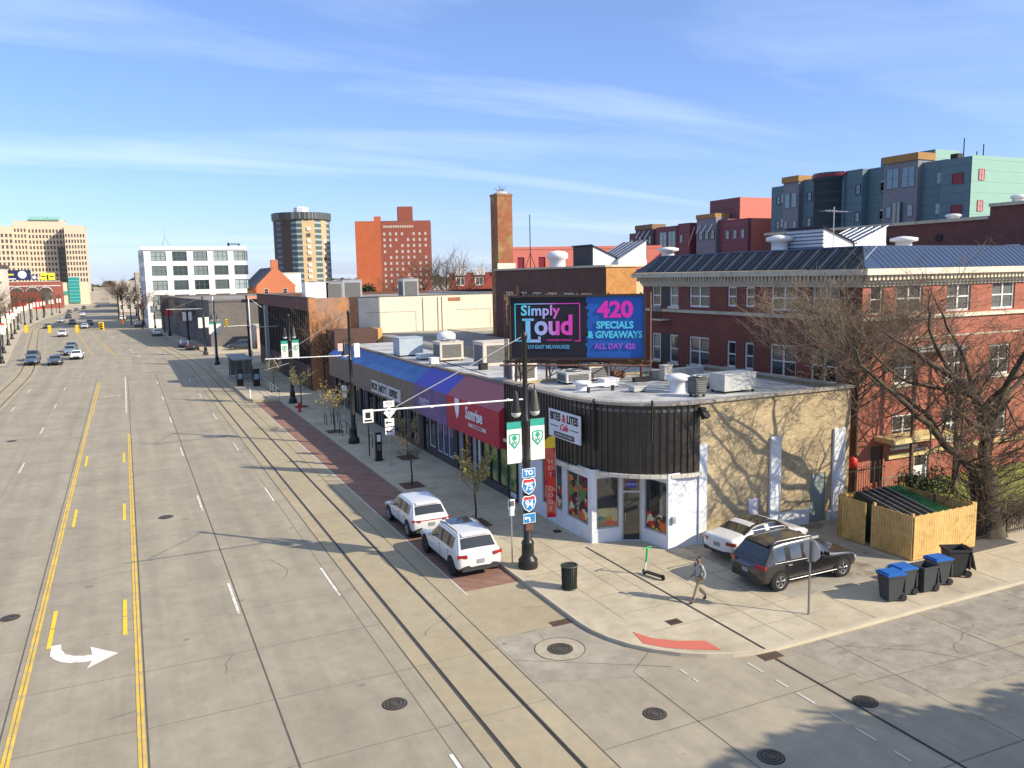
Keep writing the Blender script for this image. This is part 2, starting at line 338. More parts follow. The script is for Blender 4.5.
b.sheet([(10.3, 23.8), (10.3, 20.6), (13.6, 19.3), (13.8, 21.3), (13.3, 23.8)], Z1+.001, mat('scuffed pale slab', (.31, .28, .225), .9, var=.22, scale=.9, fine=2))
rgc = random.Random(9)
def crack(p, a, L_, w=.012, turn=.5, m_=None):
    q = Vector((p[0], p[1], Z2+.001))
    for i in range(int(L_/.35)):
        a += rgc.uniform(-turn, turn); n = q+Vector((math.cos(a), math.sin(a), 0))*.35; d = (n-q).normalized(); s_ = Vector((-d.y, d.x, 0))*w*rgc.uniform(.5, 1.2); b.add([q-s_, n-s_, n+s_, q+s_], [(0, 1, 2, 3)], m_ or SJ); q = n
for p, a, L_ in (((22.9, 16.2), 1.0, 2.8), ((21.0, 17.6), -.4, 3.2), ((25.2, 15.8), .2, 4.5), ((27.5, 17.5), -.9, 2.6), ((19.6, 18.2), -.2, 3.8), ((30.2, 17.0), .1, 5), ((23.4, 14.6), -.1, 3.5), ((11.5, 21.5), .6, 2.2), ((2.0, 25.5), 1.2, 1.6), ((-1.4, 24.2), .3, 1.2), ((5.0, 33.0), 1.4, 2.8), ((8.4, 25.2), 1.2, 2.4), ((-2.4, 36.5), .3, 2.2), ((4.2, 47.0), 1.3, 4.5), ((-6.0, 52), 1.5, 5), ((1.0, 62), .5, 3), ((12.2, 25.8), .2, 1.2)): crack(p, a, L_)
TAR = mat('dark road stain', (.225, .20, .165), .9, var=.15, scale=3)
for i in range(34):
    x = rgc.choice([rgc.uniform(19, 33), rgc.uniform(19, 33), rgc.uniform(-6, 12)]); y = rgc.uniform(15.5, 18.6) if x > 12.5 else rgc.uniform(20, 60); rr = rgc.uniform(.04, .20)
    b.sheet([(x+rr*rgc.uniform(.6, 1.3)*(2 if x > 14 else .8)*math.cos(k*.7854), y+rr*rgc.uniform(.5, 1.1)*math.sin(k*.7854)) for k in range(8)], Z1+.002+.00002*i, TAR)
st(b.build('road'))
# tram rails: each rail a pair of steel head and flange groove
for nm, xs in (('right', (7.97, 9.4)), ('left', (-13.45, -12.0))):
    b = MB()
    for x in xs:
        sgn = 1 if x == xs[0] else -1
        strip(b, x-.05, x+.05, -60, 520, Z2+.002, RAILDK); strip(b, x-.05*sgn-.022, x-.05*sgn+.022, -60, 520, Z2+.008, STEEL)
    o = b.build('tram_rails'); st(o)
# painted markings
b = MB()
for x in (-3.64, -3.52): strip(b, x-.045, x+.0455, -60, 84, Z3, YEL)
strip(b, -3.66, -3.55, 84, 112, Z3, YEL); strip(b, -3.45, -3.34, 84, 112, Z3, YEL)
for x in (-.48, -.37): strip(b, x-.042, x+.042, -60, 72, Z3, YEL)
strip(b, -.5, -.4, 152, 270, Z3, YEL); strip(b, -.3, -.2, 152, 190, Z3, YEL)
strip(b, -3.6, -3.45, 158, 300, Z3, YEL)
for i in range(-3, 3):
    y0 = 30.1+15.2*i
    for x in (-3.12, -.80): strip(b, x-.07, x+.07, y0, y0+1.7, Z3, YELN); strip(b, x-.07, x+.07, y0+1.78, y0+3.5, Z3, YELN)
st(b.build('yellow_markings'))
b = MB()
for i in range(-3, 30):
    y0 = 30.1+15.2*i
    if 118 < y0 < 146: continue
    for x in (2.96, 6.66, -6.95, -10.6): strip(b, x-.055, x+.055, y0, y0+3.4, Z3, WHT)
strip(b, -.62, -.48, 84, 117, Z3, WHT); strip(b, 10.96, 11.05, 27.8, 84, Z3, mat('worn white paint', (.50, .47, .42), .85))
strip(b, 2.9, 3.0, 146, 260, Z3, WHT)
for a, c in (((14.5, 19.3), (14.5, 16.2)), ((16.6, 18.7), (16.62, 12.5))):
    for t in range(2 if a[0] < 15 else 6):
        t0, t1 = t/6+.03*(t % 2), t/6+.11; p = [a[0]+(c[0]-a[0])*t0, a[1]+(c[1]-a[1])*t0]; q = [a[0]+(c[0]-a[0])*t1, a[1]+(c[1]-a[1])*t1]
        b.sheet([(p[0], p[1]), (q[0], q[1]), (q[0]+.08, q[1]), (p[0]+.08, p[1])], Z3, mat('worn white paint', (.385, .345, .275), .9, fine=6, famp=.2))
AR = [(-3.05,30.29),(-2.76,30.26),(-2.72,29.81),(-2.58,29.4),(-2.34,29.12),(-2.05,28.97),(-1.78,28.93),(-1.86,29.61),(-1.01,28.66),(-1.91,27.91),(-1.77,28.44),(-2.03,28.46),(-2.38,28.57),(-2.67,28.79),(-2.9,29.12),(-3.03,29.44)]
b.sheet(AR[:], Z3, mat('arrow road paint', (.74, .72, .67), .7, kind='stain', col2=(.50, .46, .39), s2=3.5, lo=.52, hi=.68, fine=6))
lt = MB()
st(b.build('white_markings'))
o = lettering(None, 'ONLY', (-2.05, 97.6, Z3), (1, 0, 0), (0, 1, 0), .95, WHT, 'road_lettering', bold=.02, depth=.001, sx=.85)
o.data.transform(Matrix.Diagonal((1, 1, 1, 1))); st(o)
# city blocks with kerbs
def arc(cx, cy, r, a0, a1, n=9): return [(cx+r*math.cos(R(a0+(a1-a0)*i/n)), cy+r*math.sin(R(a0+(a1-a0)*i/n))) for i in range(n+1)]
KERB = mat('kerb stone', (.47, .415, .315), .85, var=.12, scale=1.2)
def edge(x, y0, y1, step=10):
    n = max(1, int((y1-y0)/step)); return [(x+sh(y0+(y1-y0)*i/n), y0+(y1-y0)*i/n) for i in range(n+1)]
def block(name, pts, top, kerbw=.13):
    b = MB(); b.prism(pts, -.44, 0, KERB, top); o = b.build(name); st(o)
    n = len(pts); k = MB(); ar = sum(pts[i][0]*pts[(i+1) % n][1]-pts[(i+1) % n][0]*pts[i][1] for i in range(n)); sg = 1 if ar > 0 else -1
    P = [Vector((*p, 0)) for p in pts]; inn = []
    for i in range(n):
        d0 = (P[i]-P[i-1]).normalized(); d1 = (P[(i+1) % n]-P[i]).normalized(); nn = Vector((-(d0+d1).y, (d0+d1).x, 0)).normalized()*sg
        inn.append(P[i]+nn*kerbw)
    z = Vector((0, 0, .004))
    for i in range(n):
        j = (i+1) % n; k.add([P[i]+z, P[j]+z, inn[j]+z, inn[i]+z], [(0, 1, 2, 3)] if sg > 0 else [(3, 2, 1, 0)], KERB)
    st(k.build('kerb')); return o
NE = arc(18.1, 23.6, 4.7, 180, 270) + [(300, 18.9), (300, 130)] + arc(17.4, 126, 4, 90, 180, 6) + [(13.4, 84.5), (13.4, 60)]
block('sidewalk', NE, WALK)
plat = MB(); plat.prism([(10.6, 86), (11.0, 84.6), (13.38, 83.6), (13.38, 122), (12.6, 124), (10.6, 122)], -.44, .11, mat('platform edge', (.50, .42, .25), .85), WALK); st(plat.build('tram_platform'))
block('sidewalk', [(13.4+sh(146), 146)] + edge(13.4, 147, 900, 25) + [(300, 900), (300, 146)], WALK)
block('sidewalk', [(-15.9+sh(146), 146), (-300, 146), (-300, 1100)] + edge(-15.9, 147, 1100, 25)[::-1], WALK)
block('sidewalk', arc(-22, 23.6, 4.6, 270, 360)+edge(-17.4, 30, 130)+[(-300, 130), (-300, 19)], WALK)
block('sidewalk', arc(18.1, 2.3, 4.7, 90, 180)+[(13.4, -110), (300, -110), (300, 7)], WALK2)
block('sidewalk', arc(-22, 2.3, 4.6, 0, 90)+[(-300, 7), (-300, -110), (-17.4, -110)], WALK2)
# pavement score lines, ramps, tactile strip
b = MB()
SL = mat('pavement score line', (.235, .21, .17), .95)
for i, y in enumerate([28.2, 30.6, 33.1, 35.6, 38.1, 40.6, 43.1, 45.6, 48.1, 50.6, 53.1, 55.6, 58.1, 60.6, 63.1, 65.6, 68.1, 70.6, 73.1, 75.6, 78.1, 80.6]): b.box(13.6, 18.0, y-.012, y+.012, .001, .004, SL)
for x in (14.9, 16.2): b.box(x-.01, x+.01, 24.5 if x > 15.5 else 23, 82, .001, .005, SL)
for y in (20.4, 21.7, 23.4, 25.1, 26.9): b.box(15.2 if y > 21 else 18.2, 21.6, y-.012, y+.012, .001, .004, SL)
for x in (18.9, 20.4, 22.6, 24.9, 27.2, 29.6, 32, 34.4, 36.8, 39.2, 41.6, 44, 46.4): b.box(x-.012, x+.012, 19.1, 21.6 if x > 21 else 28.0, .001, .005, SL)
b.box(21.6, 50, 21.59, 21.61, .001, .0055, SL); b.box(17.0, 17.02, 24.2, 30, .001, .0052, SL)
st(b.build('pavement_joints'))
b = MB(); b.sheet([(14.6,22.0),(14.9,21.3),(15.5,20.75),(16.3,20.35),(16.35,19.55),(15.5,20.05),(14.9,20.5),(14.42,21.1)], .009, TACT); st(b.build('tactile_ramp_strip'))
b = MB(); b.sheet([(21.3, 21.7), (28, 21.7), (28, 25.3), (31.6, 25.6), (31.6, 28.1), (21.3, 28.1)], .003, mat('broken parking slab', (.33, .30, .25), .9, kind='stain', col2=(.19, .14, .10), s2=.55, lo=.53, hi=.63, var=.15)); st(b.build('parking_pad'))
b = MB(); b.box(17.55, 17.67, 8, 30.2, .002, .007, RAILDK) if 0 else None
b.box(17.56, 17.64, 19.0, 30.2, .003, .010, RAILDK); b.box(17.56, 17.64, 9, 18.9, ZR+.003, ZR+.011, RAILDK); st(b.build('slot_drain'))
# red brick parking lane
b = MB(); strip(b, 11.02, 13.4, 28.2, 84, Z1, REDB)
st(b.build('parking_lane'))
b = MB(); b.prism([(34.6, 24.2), (120, 24.2), (120, 30.5), (34.6, 30.5)], .0, .25, GRASS); st(b.build('front_lawn'))
b = MB()
b.sheet([(31.3, 21.8), (34.4, 21.8), (34.4, 58), (31.3, 58)], .006, mat('alley asphalt', (.10, .095, .09), .95, var=.25)); st(b.build('alley'))
# manholes and grates
def manhole(x, y, rad, label, ring=None):
    b = MB(); z = ZR+.004; IR = mat('cast iron', (.10, .085, .07), .6, metal=.3, var=.3, scale=8)
    if ring: b.disc((x, y, z), (0, 0, 1), ring, mat('concrete collar', (.37, .325, .25), .9, fine=3), n=32, th=.006); b.tube([(x+ring*math.cos(t*.2618), y+ring*math.sin(t*.2618), z+.008) for t in range(25)], .012, JOINT, n=4)
    b.disc((x, y, z+(.006 if ring else 0)), (0, 0, 1), rad, BLKM, n=28, th=.008); b.disc((x, y, z+.008), (0, 0, 1), rad*.93, IR, n=28, th=.008)
    for t in (.4, .7): b.tube([(x+rad*t*math.cos(k*.3927), y+rad*t*math.sin(k*.3927), z+.018) for k in range(17)], .012, BLKM, n=4)
    o = b.build('manhole_cover', None, base=(x, y, z)); tag(o, label, 'manhole cover', 'manhole covers in the street')
manhole(6.14, 21.36, .36, 'round iron manhole cover in the traffic lane beside the tram track')
manhole(12.38, 17.55, .33, 'round iron manhole cover in the crossing, between the concrete collar one and the shade')
manhole(17.98, 15.4, .34, 'ringed manhole cover that the long slot drain runs into')
manhole(13.77, 14.56, .34, 'dark manhole cover at the tip of the tree shadow on the side street')
manhole(11.96, 22.22, .42, 'manhole cover set in a wide round concrete collar by the corner kerb', ring=.82)
manhole(-4.6, 33.7, .33, 'manhole cover left of the double yellow line')
manhole(1.15, 44.9, .36, 'manhole cover in the middle lane, far up from the turn arrow')
manhole(-8.7, 73.5, .36, 'distant manhole cover in the oncoming lanes')
for (x, y, w, h, z, lb) in ((17.6, 18.75, .75, .45, ZR, 'square iron grate on the slot drain at the side street gutter'), (16.3, 22.0, .5, .4, .0, 'small square grate in the corner pavement behind the red strip'), (12.95, 24.0, .75, .42, ZR, 'rusty gutter grate at the kerb near the big collar manhole')):
    g = MB(); g.box(x-w/2, x+w/2, y-h/2, y+h/2, z+.003, z+.012, mat('rusty iron', (.13, .08, .05), .7, var=.3, scale=6))
    for i in range(7): xx = x-w/2+w*(i+.5)/7; g.box(xx-.02, xx+.02, y-h/2+.04, y+h/2-.04, z+.013, z+.016, BLKM)
    tag(g.build('drain_grate', None, base=(x, y, z)), lb, 'drain grate')
# ---------------------------------------------------------------- corner shop block
random.seed(5)
FRMX = mat('rusty brown steel', (.17, .085, .055), .75, var=.3, scale=3)
METAL_CLAD = mat('dark ribbed metal siding', (.040, .036, .032), .45, kind='stripe', period=.30, duty=.10, col2=(.012, .011, .010), var=.12, metal=.2)
WPAINT = mat('white painted masonry', (.66, .69, .73), .75, kind='stain', col2=(.50, .52, .55), s2=1.1, lo=.5, hi=.75, var=.08, bump=.3)
TANB = mat('tan painted brick', (.46, .375, .24), .9, fine=3, famp=.2, kind='brick', size=(.24, .085), col2=(.34, .27, .165), var=.25, scale=.8, mcol=(.34, .26, .15), bump=.2)
YB = (18.1, 30.45)
shop = thing('corner_shop', 'corner cafe building with black ribbed metal fascia, white base and tan brick side wall', 'shop', (24.6, 34, 0))
b = MB()
ZT = 6.3
wall_S = Fr((22.12, 28.2, 0), (1, 0, 0))
wall_open(b, wall_S, 9.03, 0, ZT, [(6.58, 0, .95, 2.35)], TANB, .15)
b.quad((31.15, 28.2, 0), (31.15, 39.25, 0), (31.15, 39.25, ZT), (31.15, 28.2, ZT), TANB)
b.quad((18.2, 39.25, 3), (31.15, 39.25, 3), (31.15, 39.25, ZT), (18.2, 39.25, ZT), TANB)
b.build('side_wall', shop)
g = MB()
# white base: piers and stall risers
F1 = Fr((18.1, 39.25, 0), (0, -1, 0))             # avenue front, a runs south
wins = [(3.95, .75, 2.05, 2.2), (6.45, .72, 1.95, 2.2)]
wall_open(g, F1, 8.75, 0, 3.35, wins, WPAINT, .18)
F2 = Fr((18.1, 30.5, 0), (1.35, -.25, 0)); F3 = Fr((19.45, 30.25, 0), (.85, -.45, 0)); F4 = Fr((20.3, 29.8, 0), (.25, -1.6, 0)); F5 = Fr((20.55, 28.2, 0), (1, 0, 0))
wall_open(g, F2, 1.37, 0, 3.35, [(.22, .62, 1.1, 2.35)], WPAINT, .1)
wall_open(g, F3, .96, 0, 3.35, [(.03, 0.02, .9, 2.95)], WPAINT, .1)
wall_open(g, F4, 1.62, 0, 3.35, [(.1, .6, 1.4, 2.35)], WPAINT, .1)
wall_open(g, F5, 1.56, 0, 3.35, [], WPAINT)
g.box(22.13, 22.55, 28.12, 28.197, 0, 4.5, WPAINT)
g.build('white_base', shop)
for x, w in ((26.15, .6), (30.05, .7)): g = MB(); g.box(x, x+w, 28.08, 28.197, 0, 4.42, WPAINT); g.build('pilaster', shop)
g = MB(); g.box(26.76, 28.6, 28.12, 28.197, 0, .75, WPAINT); g.build('plinth', shop); g = MB(); g.box(29.75, 30.04, 28.13, 28.197, 0, .45, WPAINT); g.build('plinth', shop)
# curved metal fascia
c = MB(); cx, cy, rr = 22.05, 32.15, 3.95
arcp = [(18.1, 39.25)] + [(cx+rr*math.cos(t), cy+rr*math.sin(t)) for t in [math.pi+i*math.pi/2/14 for i in range(15)]] + [(22.12, 28.2)]
arcp = [(x-.12 if y > 32 else x, y-(.0 if y > 32 else .1)) for x, y in arcp]
L = 0; ribs = MB()
for (p, q) in zip(arcp, arcp[1:]):
    P, Q = Vector((*p, 0)), Vector((*q, 0)); d = Q-P; ln = d.length
    c.quad((p[0], p[1], 3.3), (q[0], q[1], 3.3), (q[0], q[1], ZT), (p[0], p[1], ZT), mat('black metal siding', (.050, .043, .036), .45, var=.3, scale=.9, metal=.15))
    n_ = Vector((d.y, -d.x, 0)).normalized(); s_ = (-L) % .3
    while s_ < ln:
        o_ = P+d.normalized()*s_+n_*.022; c.obox(o_+Vector((0, 0, (3.3+ZT)/2)), d, n_, (0, 0, 1), .03, .025, (ZT-3.3)/2-.01, MATS['black metal siding']); s_ += .3
    L += ln
c.build('metal_fascia', shop)
t = MB()
for (z0, z1, off, mm) in ((ZT, ZT+.13, .10, mat('coping metal', (.33, .30, .26), .5, var=.15)), (3.14, 3.3, .16, mat('soffit trim', (.62, .58, .50), .6, var=.12))):
    for (p, q) in zip(arcp, arcp[1:]):
        P, Q = Vector((*p, 0)), Vector((*q, 0)); d = (Q-P); n_ = Vector((-d.y, d.x, 0)).normalized()*-1; n_ = -n_ if n_.x > 0 and n_.y > 0 else n_
        n_ = Vector((d.y, -d.x, 0)).normalized()
        if n_.x > .01 or n_.y > .01: n_ = -n_
        a0, a1 = P+n_*off, Q+n_*off; i0, i1 = P-n_*.35, Q-n_*.35
        for z in (z0, z1): t.add([a0+Vector((0, 0, z)), a1+Vector((0, 0, z)), i1+Vector((0, 0, z)), i0+Vector((0, 0, z))], [(0, 1, 2, 3)], mm)
        t.quad(a0+Vector((0, 0, z0)), a1+Vector((0, 0, z0)), a1+Vector((0, 0, z1)), a0+Vector((0, 0, z1)), mm)
t.box(22.1, 31.3, 28.08, 28.45, ZT, ZT+.12, MATS['coping metal']); t.box(31.0, 31.3, 28.45, 39.25, ZT, ZT+.12, MATS['coping metal'])
t.build('trim', shop)
ro = MB(); ro.prism([p for p in arcp[1:-1]]+[(22.2, 28.45), (31.1, 28.45), (31.1, 39.25), (18.1, 39.25)], 6.0, 6.12, ROOFW); ro.build('roof', shop)
# soffit and dark interior behind the glass
i_ = MB(); i_.prism([(18.6, 40.6), (18.6, 31.1), (20.9, 30.1), (21.2, 28.7), (24, 28.7), (24, 40.6)], .02, 3.05, mat('dark interior', (.03, .03, .03), .9)); i_.build('interior', shop)
s_ = MB(); s_.prism([p for p in arcp]+[(24, 28.5), (24, 39.25)], 3.10, 3.13, mat('grey soffit', (.35, .34, .32), .8)); s_.build('soffit', shop)
POST1 = mat('food poster', (.5, .1, .05), .35, kind='poster', vs=3.2, cols=[(.45, .03, .02), (.55, .12, .03), (.03, .02, .02), (.62, .42, .06), (.10, .02, .02), (.08, .20, .05), (.6, .5, .35), (.02, .02, .03)])
POST2 = mat('salad poster', (.5, .1, .05), .35, kind='poster', vs=2.6, cols=[(.45, .28, .05), (.22, .26, .06), (.55, .10, .05), (.25, .22, .12), (.05, .20, .18), (.45, .40, .2)])
LEAFP = mat('leafy shop window film', (.2, .25, .05), .3, kind='poster', vs=2.2, cols=[(.18, .24, .04), (.28, .30, .07), (.10, .16, .04), (.35, .33, .12), (.12, .20, .14), (.06, .12, .03)])
ALF = mat('aluminium door frame', (.42, .43, .45), .4, metal=.6)
for (F, a, z, w, h, nx, post) in ((F1, 3.95, .75, 2.05, 2.2, 2, [(.1, .05, .85, .8, POST1), (1.1, .05, .85, 1.1, POST1)]), (F1, 6.45, .72, 1.95, 2.2, 2, [(.08, .05, .8, 1.9, POST1), (1.05, .05, .8, 1.6, POST1)]), (F2, .22, .62, 1.1, 2.35, 1, [(.07, .06, .96, .85, POST2)]), (F4, .1, .6, 1.4, 2.35, 1, [(.08, .05, 1.2, .75, POST1)])):
    w_ = window(shop, F, a, z, w, h, ALF, DGLASS, nx=nx, nz=1, depth=.12, name='shop_window', one=False)
    pb = MB()
    for (pa, pz, pw, ph, pm) in post: pb.fb(F, a+pa, a+pa+pw, z+pz, z+pz+ph, -.10, -.095, pm)
    p_ = pb.build('poster', None); p_.data.transform(Matrix.Translation(-BASE[w_])); p_.data.transform(Matrix.Rotation(-F.ang(), 4, 'Z')); p_.parent = w_
d = MB(); d.fb(F3, .03, .12, .02, 2.95, -.09, -.02, ALF); d.fb(F3, .84, .93, .02, 2.95, -.09, -.02, ALF); d.fb(F3, .12, .84, 2.2, 2.3, -.09, -.02, ALF); d.fb(F3, .12, .84, 2.87, 2.95, -.09, -.02, ALF)
d.fb(F3, .13, .83, .03, 2.18, -.085, -.05, DGLASS); d.fb(F3, .12, .84, 2.31, 2.86, -.08, -.06, DGLASS)
door = d.build('door', shop)
h = MB(); h.tube([F3.p(.2, .9, .02), F3.p(.2, 1.3, .02)], .015, ALU); h.build('handle', door)
h = MB(); h.fb(F3, .24, .72, 2.42, 2.72, -.055, -.045, mat('blue open sign', (.03, .04, .30), .4)); sg = h.build('window_sign', door)
lettering(sg, 'OPEN', F3.p(.48, 2.57, -.045), F3.u, (0, 0, 1), .2, mat('pale blue letters', (.45, .5, .9), .4), depth=.004, base=BASE[sg])
sd_ = MB(); sd_.box(28.72, 29.66, 28.24, 28.30, 0, 2.33, mat('grey green steel door', (.22, .27, .26), .5, var=.15)); sdo = sd_.build('side_door', shop)
h = MB(); h.tube([(29.5, 28.2, 1.0), (29.5, 28.16, 1.0), (29.38, 28.16, 1.0)], .015, ALU); h.build('handle', sdo)
n_ = MB(); n_.box(24.95, 25.5, 28.16, 28.195, .85, 1.65, mat('lavender notice', (.62, .56, .66), .6)); n_.build('notice_board', shop)
fx_ = MB(); fx_.box(22.0, 22.25, 27.85, 28.1, 5.9, 6.15, BLKM); fx_.obox((22.1, 27.75, 5.85), (1, 0, 0), (0, 1, -.6), (0, .6, 1), .16, .12, .14, BLKM); fx_.build('wall_light', shop)
pd = MB(); pd.box(20.7, 20.86, 28.08, 28.19, 1.15, 1.45, ALU); pd.build('meter_box', shop)
for y in (30.55, 0): 
    if y: q = MB(); q.tube([(18.28, y, 4.2), (18.26, y, 6.5)], .05, BLKM); q.build('downpipe', shop)
q = MB(); q.tube([(19.95, 28.58, 4.7), (19.95, 28.56, 6.55)], .05, BLKM); q.build('downpipe', shop)
# cafe sign board
def board(name, label, cat, P, right, w, h, m, th=.06, border=None):
    right = Vector(right).normalized(); n = right.cross(Vector((0, 0, 1))); P = Vector(P)
    b = MB(); b.obox(P-n*th/2, right, n, (0, 0, 1), w/2, th/2, h/2, m)
    if border:
        for (cx_, cz_, hw, hh) in ((0, h/2, w/2, .03), (0, -h/2, w/2, .03), (w/2, 0, .03, h/2), (-w/2, 0, .03, h/2)): b.obox(P+right*cx_+Vector((0, 0, cz_))-n*th/2, right, n, (0, 0, 1), hw+.001, th/2+.01, hh, border)
    o = b.build(name, None, base=P); tag(o, label, cat); return o, P, right
UP = (0, 0, 1); INK = mat('black lettering', (.015, .015, .018), .5); REDL = mat('red lettering', (.62, .04, .05), .5)
sgn, P, rt = board('shop_sign', 'white sign board with black and red cafe lettering on the black fascia', 'sign', (17.86, 32.55, 5.02), (0, -1, 0), 2.95, 1.3, mat('white sign face', (.62, .66, .74), .4, var=.03))
lettering(sgn, 'BITES', P+rt*-.82+Vector((0, 0, .33)), rt, UP, .52, INK, bold=.012, sx=.82)
lettering(sgn, '&', P+rt*0+Vector((0, 0, .33)), rt, UP, .5, REDL, bold=.012, sx=.9)
lettering(sgn, 'LITES', P+rt*.80+Vector((0, 0, .33)), rt, UP, .52, INK, bold=.012, sx=.85)
lettering(sgn, 'Cafe', P+Vector((0, 0, -.10)), rt, UP, .42, REDL, bold=.004, shear=.3)
bb = MB()
for s_ in (-1, 1): bb.obox(P+rt*.95*s_+Vector((0, 0, -.1))-rt.cross(Vector(UP))*-.008, rt, rt.cross(Vector(UP)), UP, .38, .004, .018, INK)
bb.obox(P+Vector((0, 0, -.48))-rt.cross(Vector(UP))*-.008, rt, rt.cross(Vector(UP)), UP, .95, .004, .12, mat('charcoal strip', (.06, .06, .07), .5)); bb.build('printed_lines', sgn)
lettering(sgn, 'BREAKFAST LUNCH DINNER', P+Vector((0, 0, -.48))+rt.cross(Vector(UP))*.01, rt, UP, .13, mat('pale letters', (.7, .7, .72), .5), depth=.003, sx=.95)
# feather flag
fl = thing('feather_flag', 'tall red feather flag with a yellow hot-dog head in front of the cafe windows', 'flag', (17.55, 32.75, 0))
b = MB(); b.tube([(17.55, 32.75, 0), (17.55, 32.76, 2.5), (17.55, 32.85, 4.6)], .02, ALU); b.box(17.4, 17.7, 32.6, 32.9, .0, .05, BLKM); b.build('pole', fl)
b = MB(); FL = mat('red flag cloth', (.50, .02, .02), .7, kind='poster', vs=1.9, cols=[(.45, .015, .02), (.52, .04, .02), (.40, .01, .03), (.55, .12, .08)])
zz = [.7, 1.4, 2.1, 2.8, 3.5, 4.0, 4.35, 4.55]; ww = [.34, .36, .38, .40, .42, .42, .36, .2]
vs = []; 
for z, w in zip(zz, ww): vs += [(17.53+.03*math.sin(z*4), 32.8, z), (17.53-w*1.15, 32.8+w*.55+.05*math.sin(z*3+1), z-.03)]
b.add(vs, [(2*i, 2*i+1, 2*i+3, 2*i+2) for i in range(5)], FL, True); b.add(vs, [(2*i, 2*i+1, 2*i+3, 2*i+2) for i in (5, 6)], mat('yellow flag cloth', (.75, .50, .03), .7), True)
b.build('cloth', fl)
for i, ch in enumerate('HOT DOGS'):
    if ch != ' ': lettering(fl, ch, (17.30, 32.86, 3.35-i*.32), (.9, -.43, 0), UP, .3, mat('pale pink letters', (.75, .5, .45), .6), depth=.003)

# ---------------------------------------------------------------- row of shops with sloped awnings
def awning_unit(name, label, y0, y1, fcol, scol, zoff=0, endcap=False, base=(18, 0, 0), lip=5.62):
    t = thing(name, label, 'shop', (18.1, (y0+y1)/2, 0))
    b = MB(); X0, X1 = 17.62, 18.95; zb, zm = 2.72+zoff, 4.72+zoff
    b.quad((X0, y1, zb), (X0, y0, zb), (X0, y0, zm), (X0, y1, zm), fcol)
    b.build('sign_band', t)
    b = MB(); n = max(2, int((y1-y0)/1.5))
    for i in range(n):
        a, c_ = y0+(y1-y0)*i/n, y0+(y1-y0)*(i+1)/n; b.quad((X0, c_, zm), (X0, a, zm), (X1, a, lip), (X1, c_, lip), scol)
    for y in (y0+.001, y1-.001): b.add([(X0, y, zb), (18.1, y, zb), (X1, y, lip), (X0, y, zm)], [(0, 1, 2, 3)], fcol if endcap else scol)
    b.build('awning', t)
    b = MB(); b.box(X1, X1+.35, y0, y1, lip-.1, lip+.14, mat('brown coping', (.16, .13, .11), .7)); b.build('coping', t)
    b = MB(); b.box(18.0, 18.1+.6, y0, y1, zb-.05, zb+.3, BLKM); b.box(19.3, 31 if y1 < 60 else 24.4, y0+.02, y1-.02, 4.9, lip-.05, mat('plain back wall', (.35, .33, .30), .9), ROOFW); b.build('roof', t)
    return t
BRNB = mat('brown metal band', (.20, .145, .105), .65, kind='stain', col2=(.15, .125, .10), s2=.8, lo=.45, hi=.7, var=.12)
BLUES = mat('blue awning metal', (.025, .115, .35), .55, kind='stain', col2=(.05, .18, .44), s2=.6, lo=.4, hi=.7, var=.1)
PURP = mat('faded purple band', (.20, .115, .24), .7, kind='stain', col2=(.13, .085, .20), s2=.5, lo=.45, hi=.6, var=.1)
INDI = mat('indigo awning', (.08, .075, .45), .6, var=.12)
REDF = mat('red fabric band', (.48, .03, .045), .7, kind='stain', col2=(.40, .03, .045), s2=.5, lo=.4, hi=.7)
ROSE = mat('faded rose awning', (.38, .13, .15), .8, kind='stain', col2=(.42, .09, .06), s2=.9, lo=.6, hi=.7, var=.12)
red = awning_unit('red_awning_shop', 'shop with a red awning lettered Sunrise and green window film', 39.3, 47.15, REDF, ROSE, endcap=True, lip=5.8)
pur = awning_unit('purple_awning_shop', 'shop with a purple and indigo awning lettered metro', 47.2, 53.5, PURP, INDI, lip=5.72)
brn = awning_unit('brown_awning_shop', 'long shop with brown sign band and blue sloped awning, far end of the row', 53.55, 79.5, BRNB, BLUES, lip=5.6)
WL = mat('white sign letters', (.75, .76, .80), .5)
lettering(red, 'Sunrise', (17.6, 42.75, 4.02), (0, -1, 0), UP, 1.0, WL, bold=.022, sx=.86)
b = MB(); b.prism([(0, 0), (1, 0)], 0, 0, WL) if 0 else None
sh_ = [(-.42, .55), (.42, .55), (.44, 0), (.3, -.35), (0, -.7), (-.3, -.35), (-.44, 0)]
b.add([(17.59, 45.35-a*.85, 4.15+c_) for a, c_ in sh_], [tuple(range(7))], WL); b.build('shield_emblem', red)
b = MB(); b.quad((17.595, 43.6, 3.28), (17.595, 41.0, 3.28), (17.595, 41.0, 3.5), (17.595, 43.6, 3.5), mat('pale strip', (.6, .45, .45), .6)); pl = b.build('phone_strip', red)
lettering(red, 'CELLULAR REPAIR', (17.59, 42.3, 3.39), (0, -1, 0), UP, .17, mat('dark red letters', (.3, .02, .03), .6), depth=.003)
lettering(pur, 'metro', (17.6, 51.3, 3.75), (0, -1, 0), UP, 1.05, mat('lavender letters', (.52, .46, .62), .6), bold=.015, sx=.75)
for s_, y in (('BOX', 63.0), ('ARTY', 60.8), ('EXPERT', 58.0)):
    w = .95 if s_ == 'BOX' else (.98 if s_ == 'ARTY' else 1.6)
    b = MB(); b.box(17.5, 17.61, y-w, y+w, 2.95, 3.85, mat('white letter box', (.60, .60, .58), .6)); lb = b.build('letter_box', brn)
    lettering(lb, s_, (17.49, y, 3.4), (0, -1, 0), UP, .78, INK, bold=.01, sx=1.0 if s_ != 'EXPERT' else .8, base=BASE[lb])
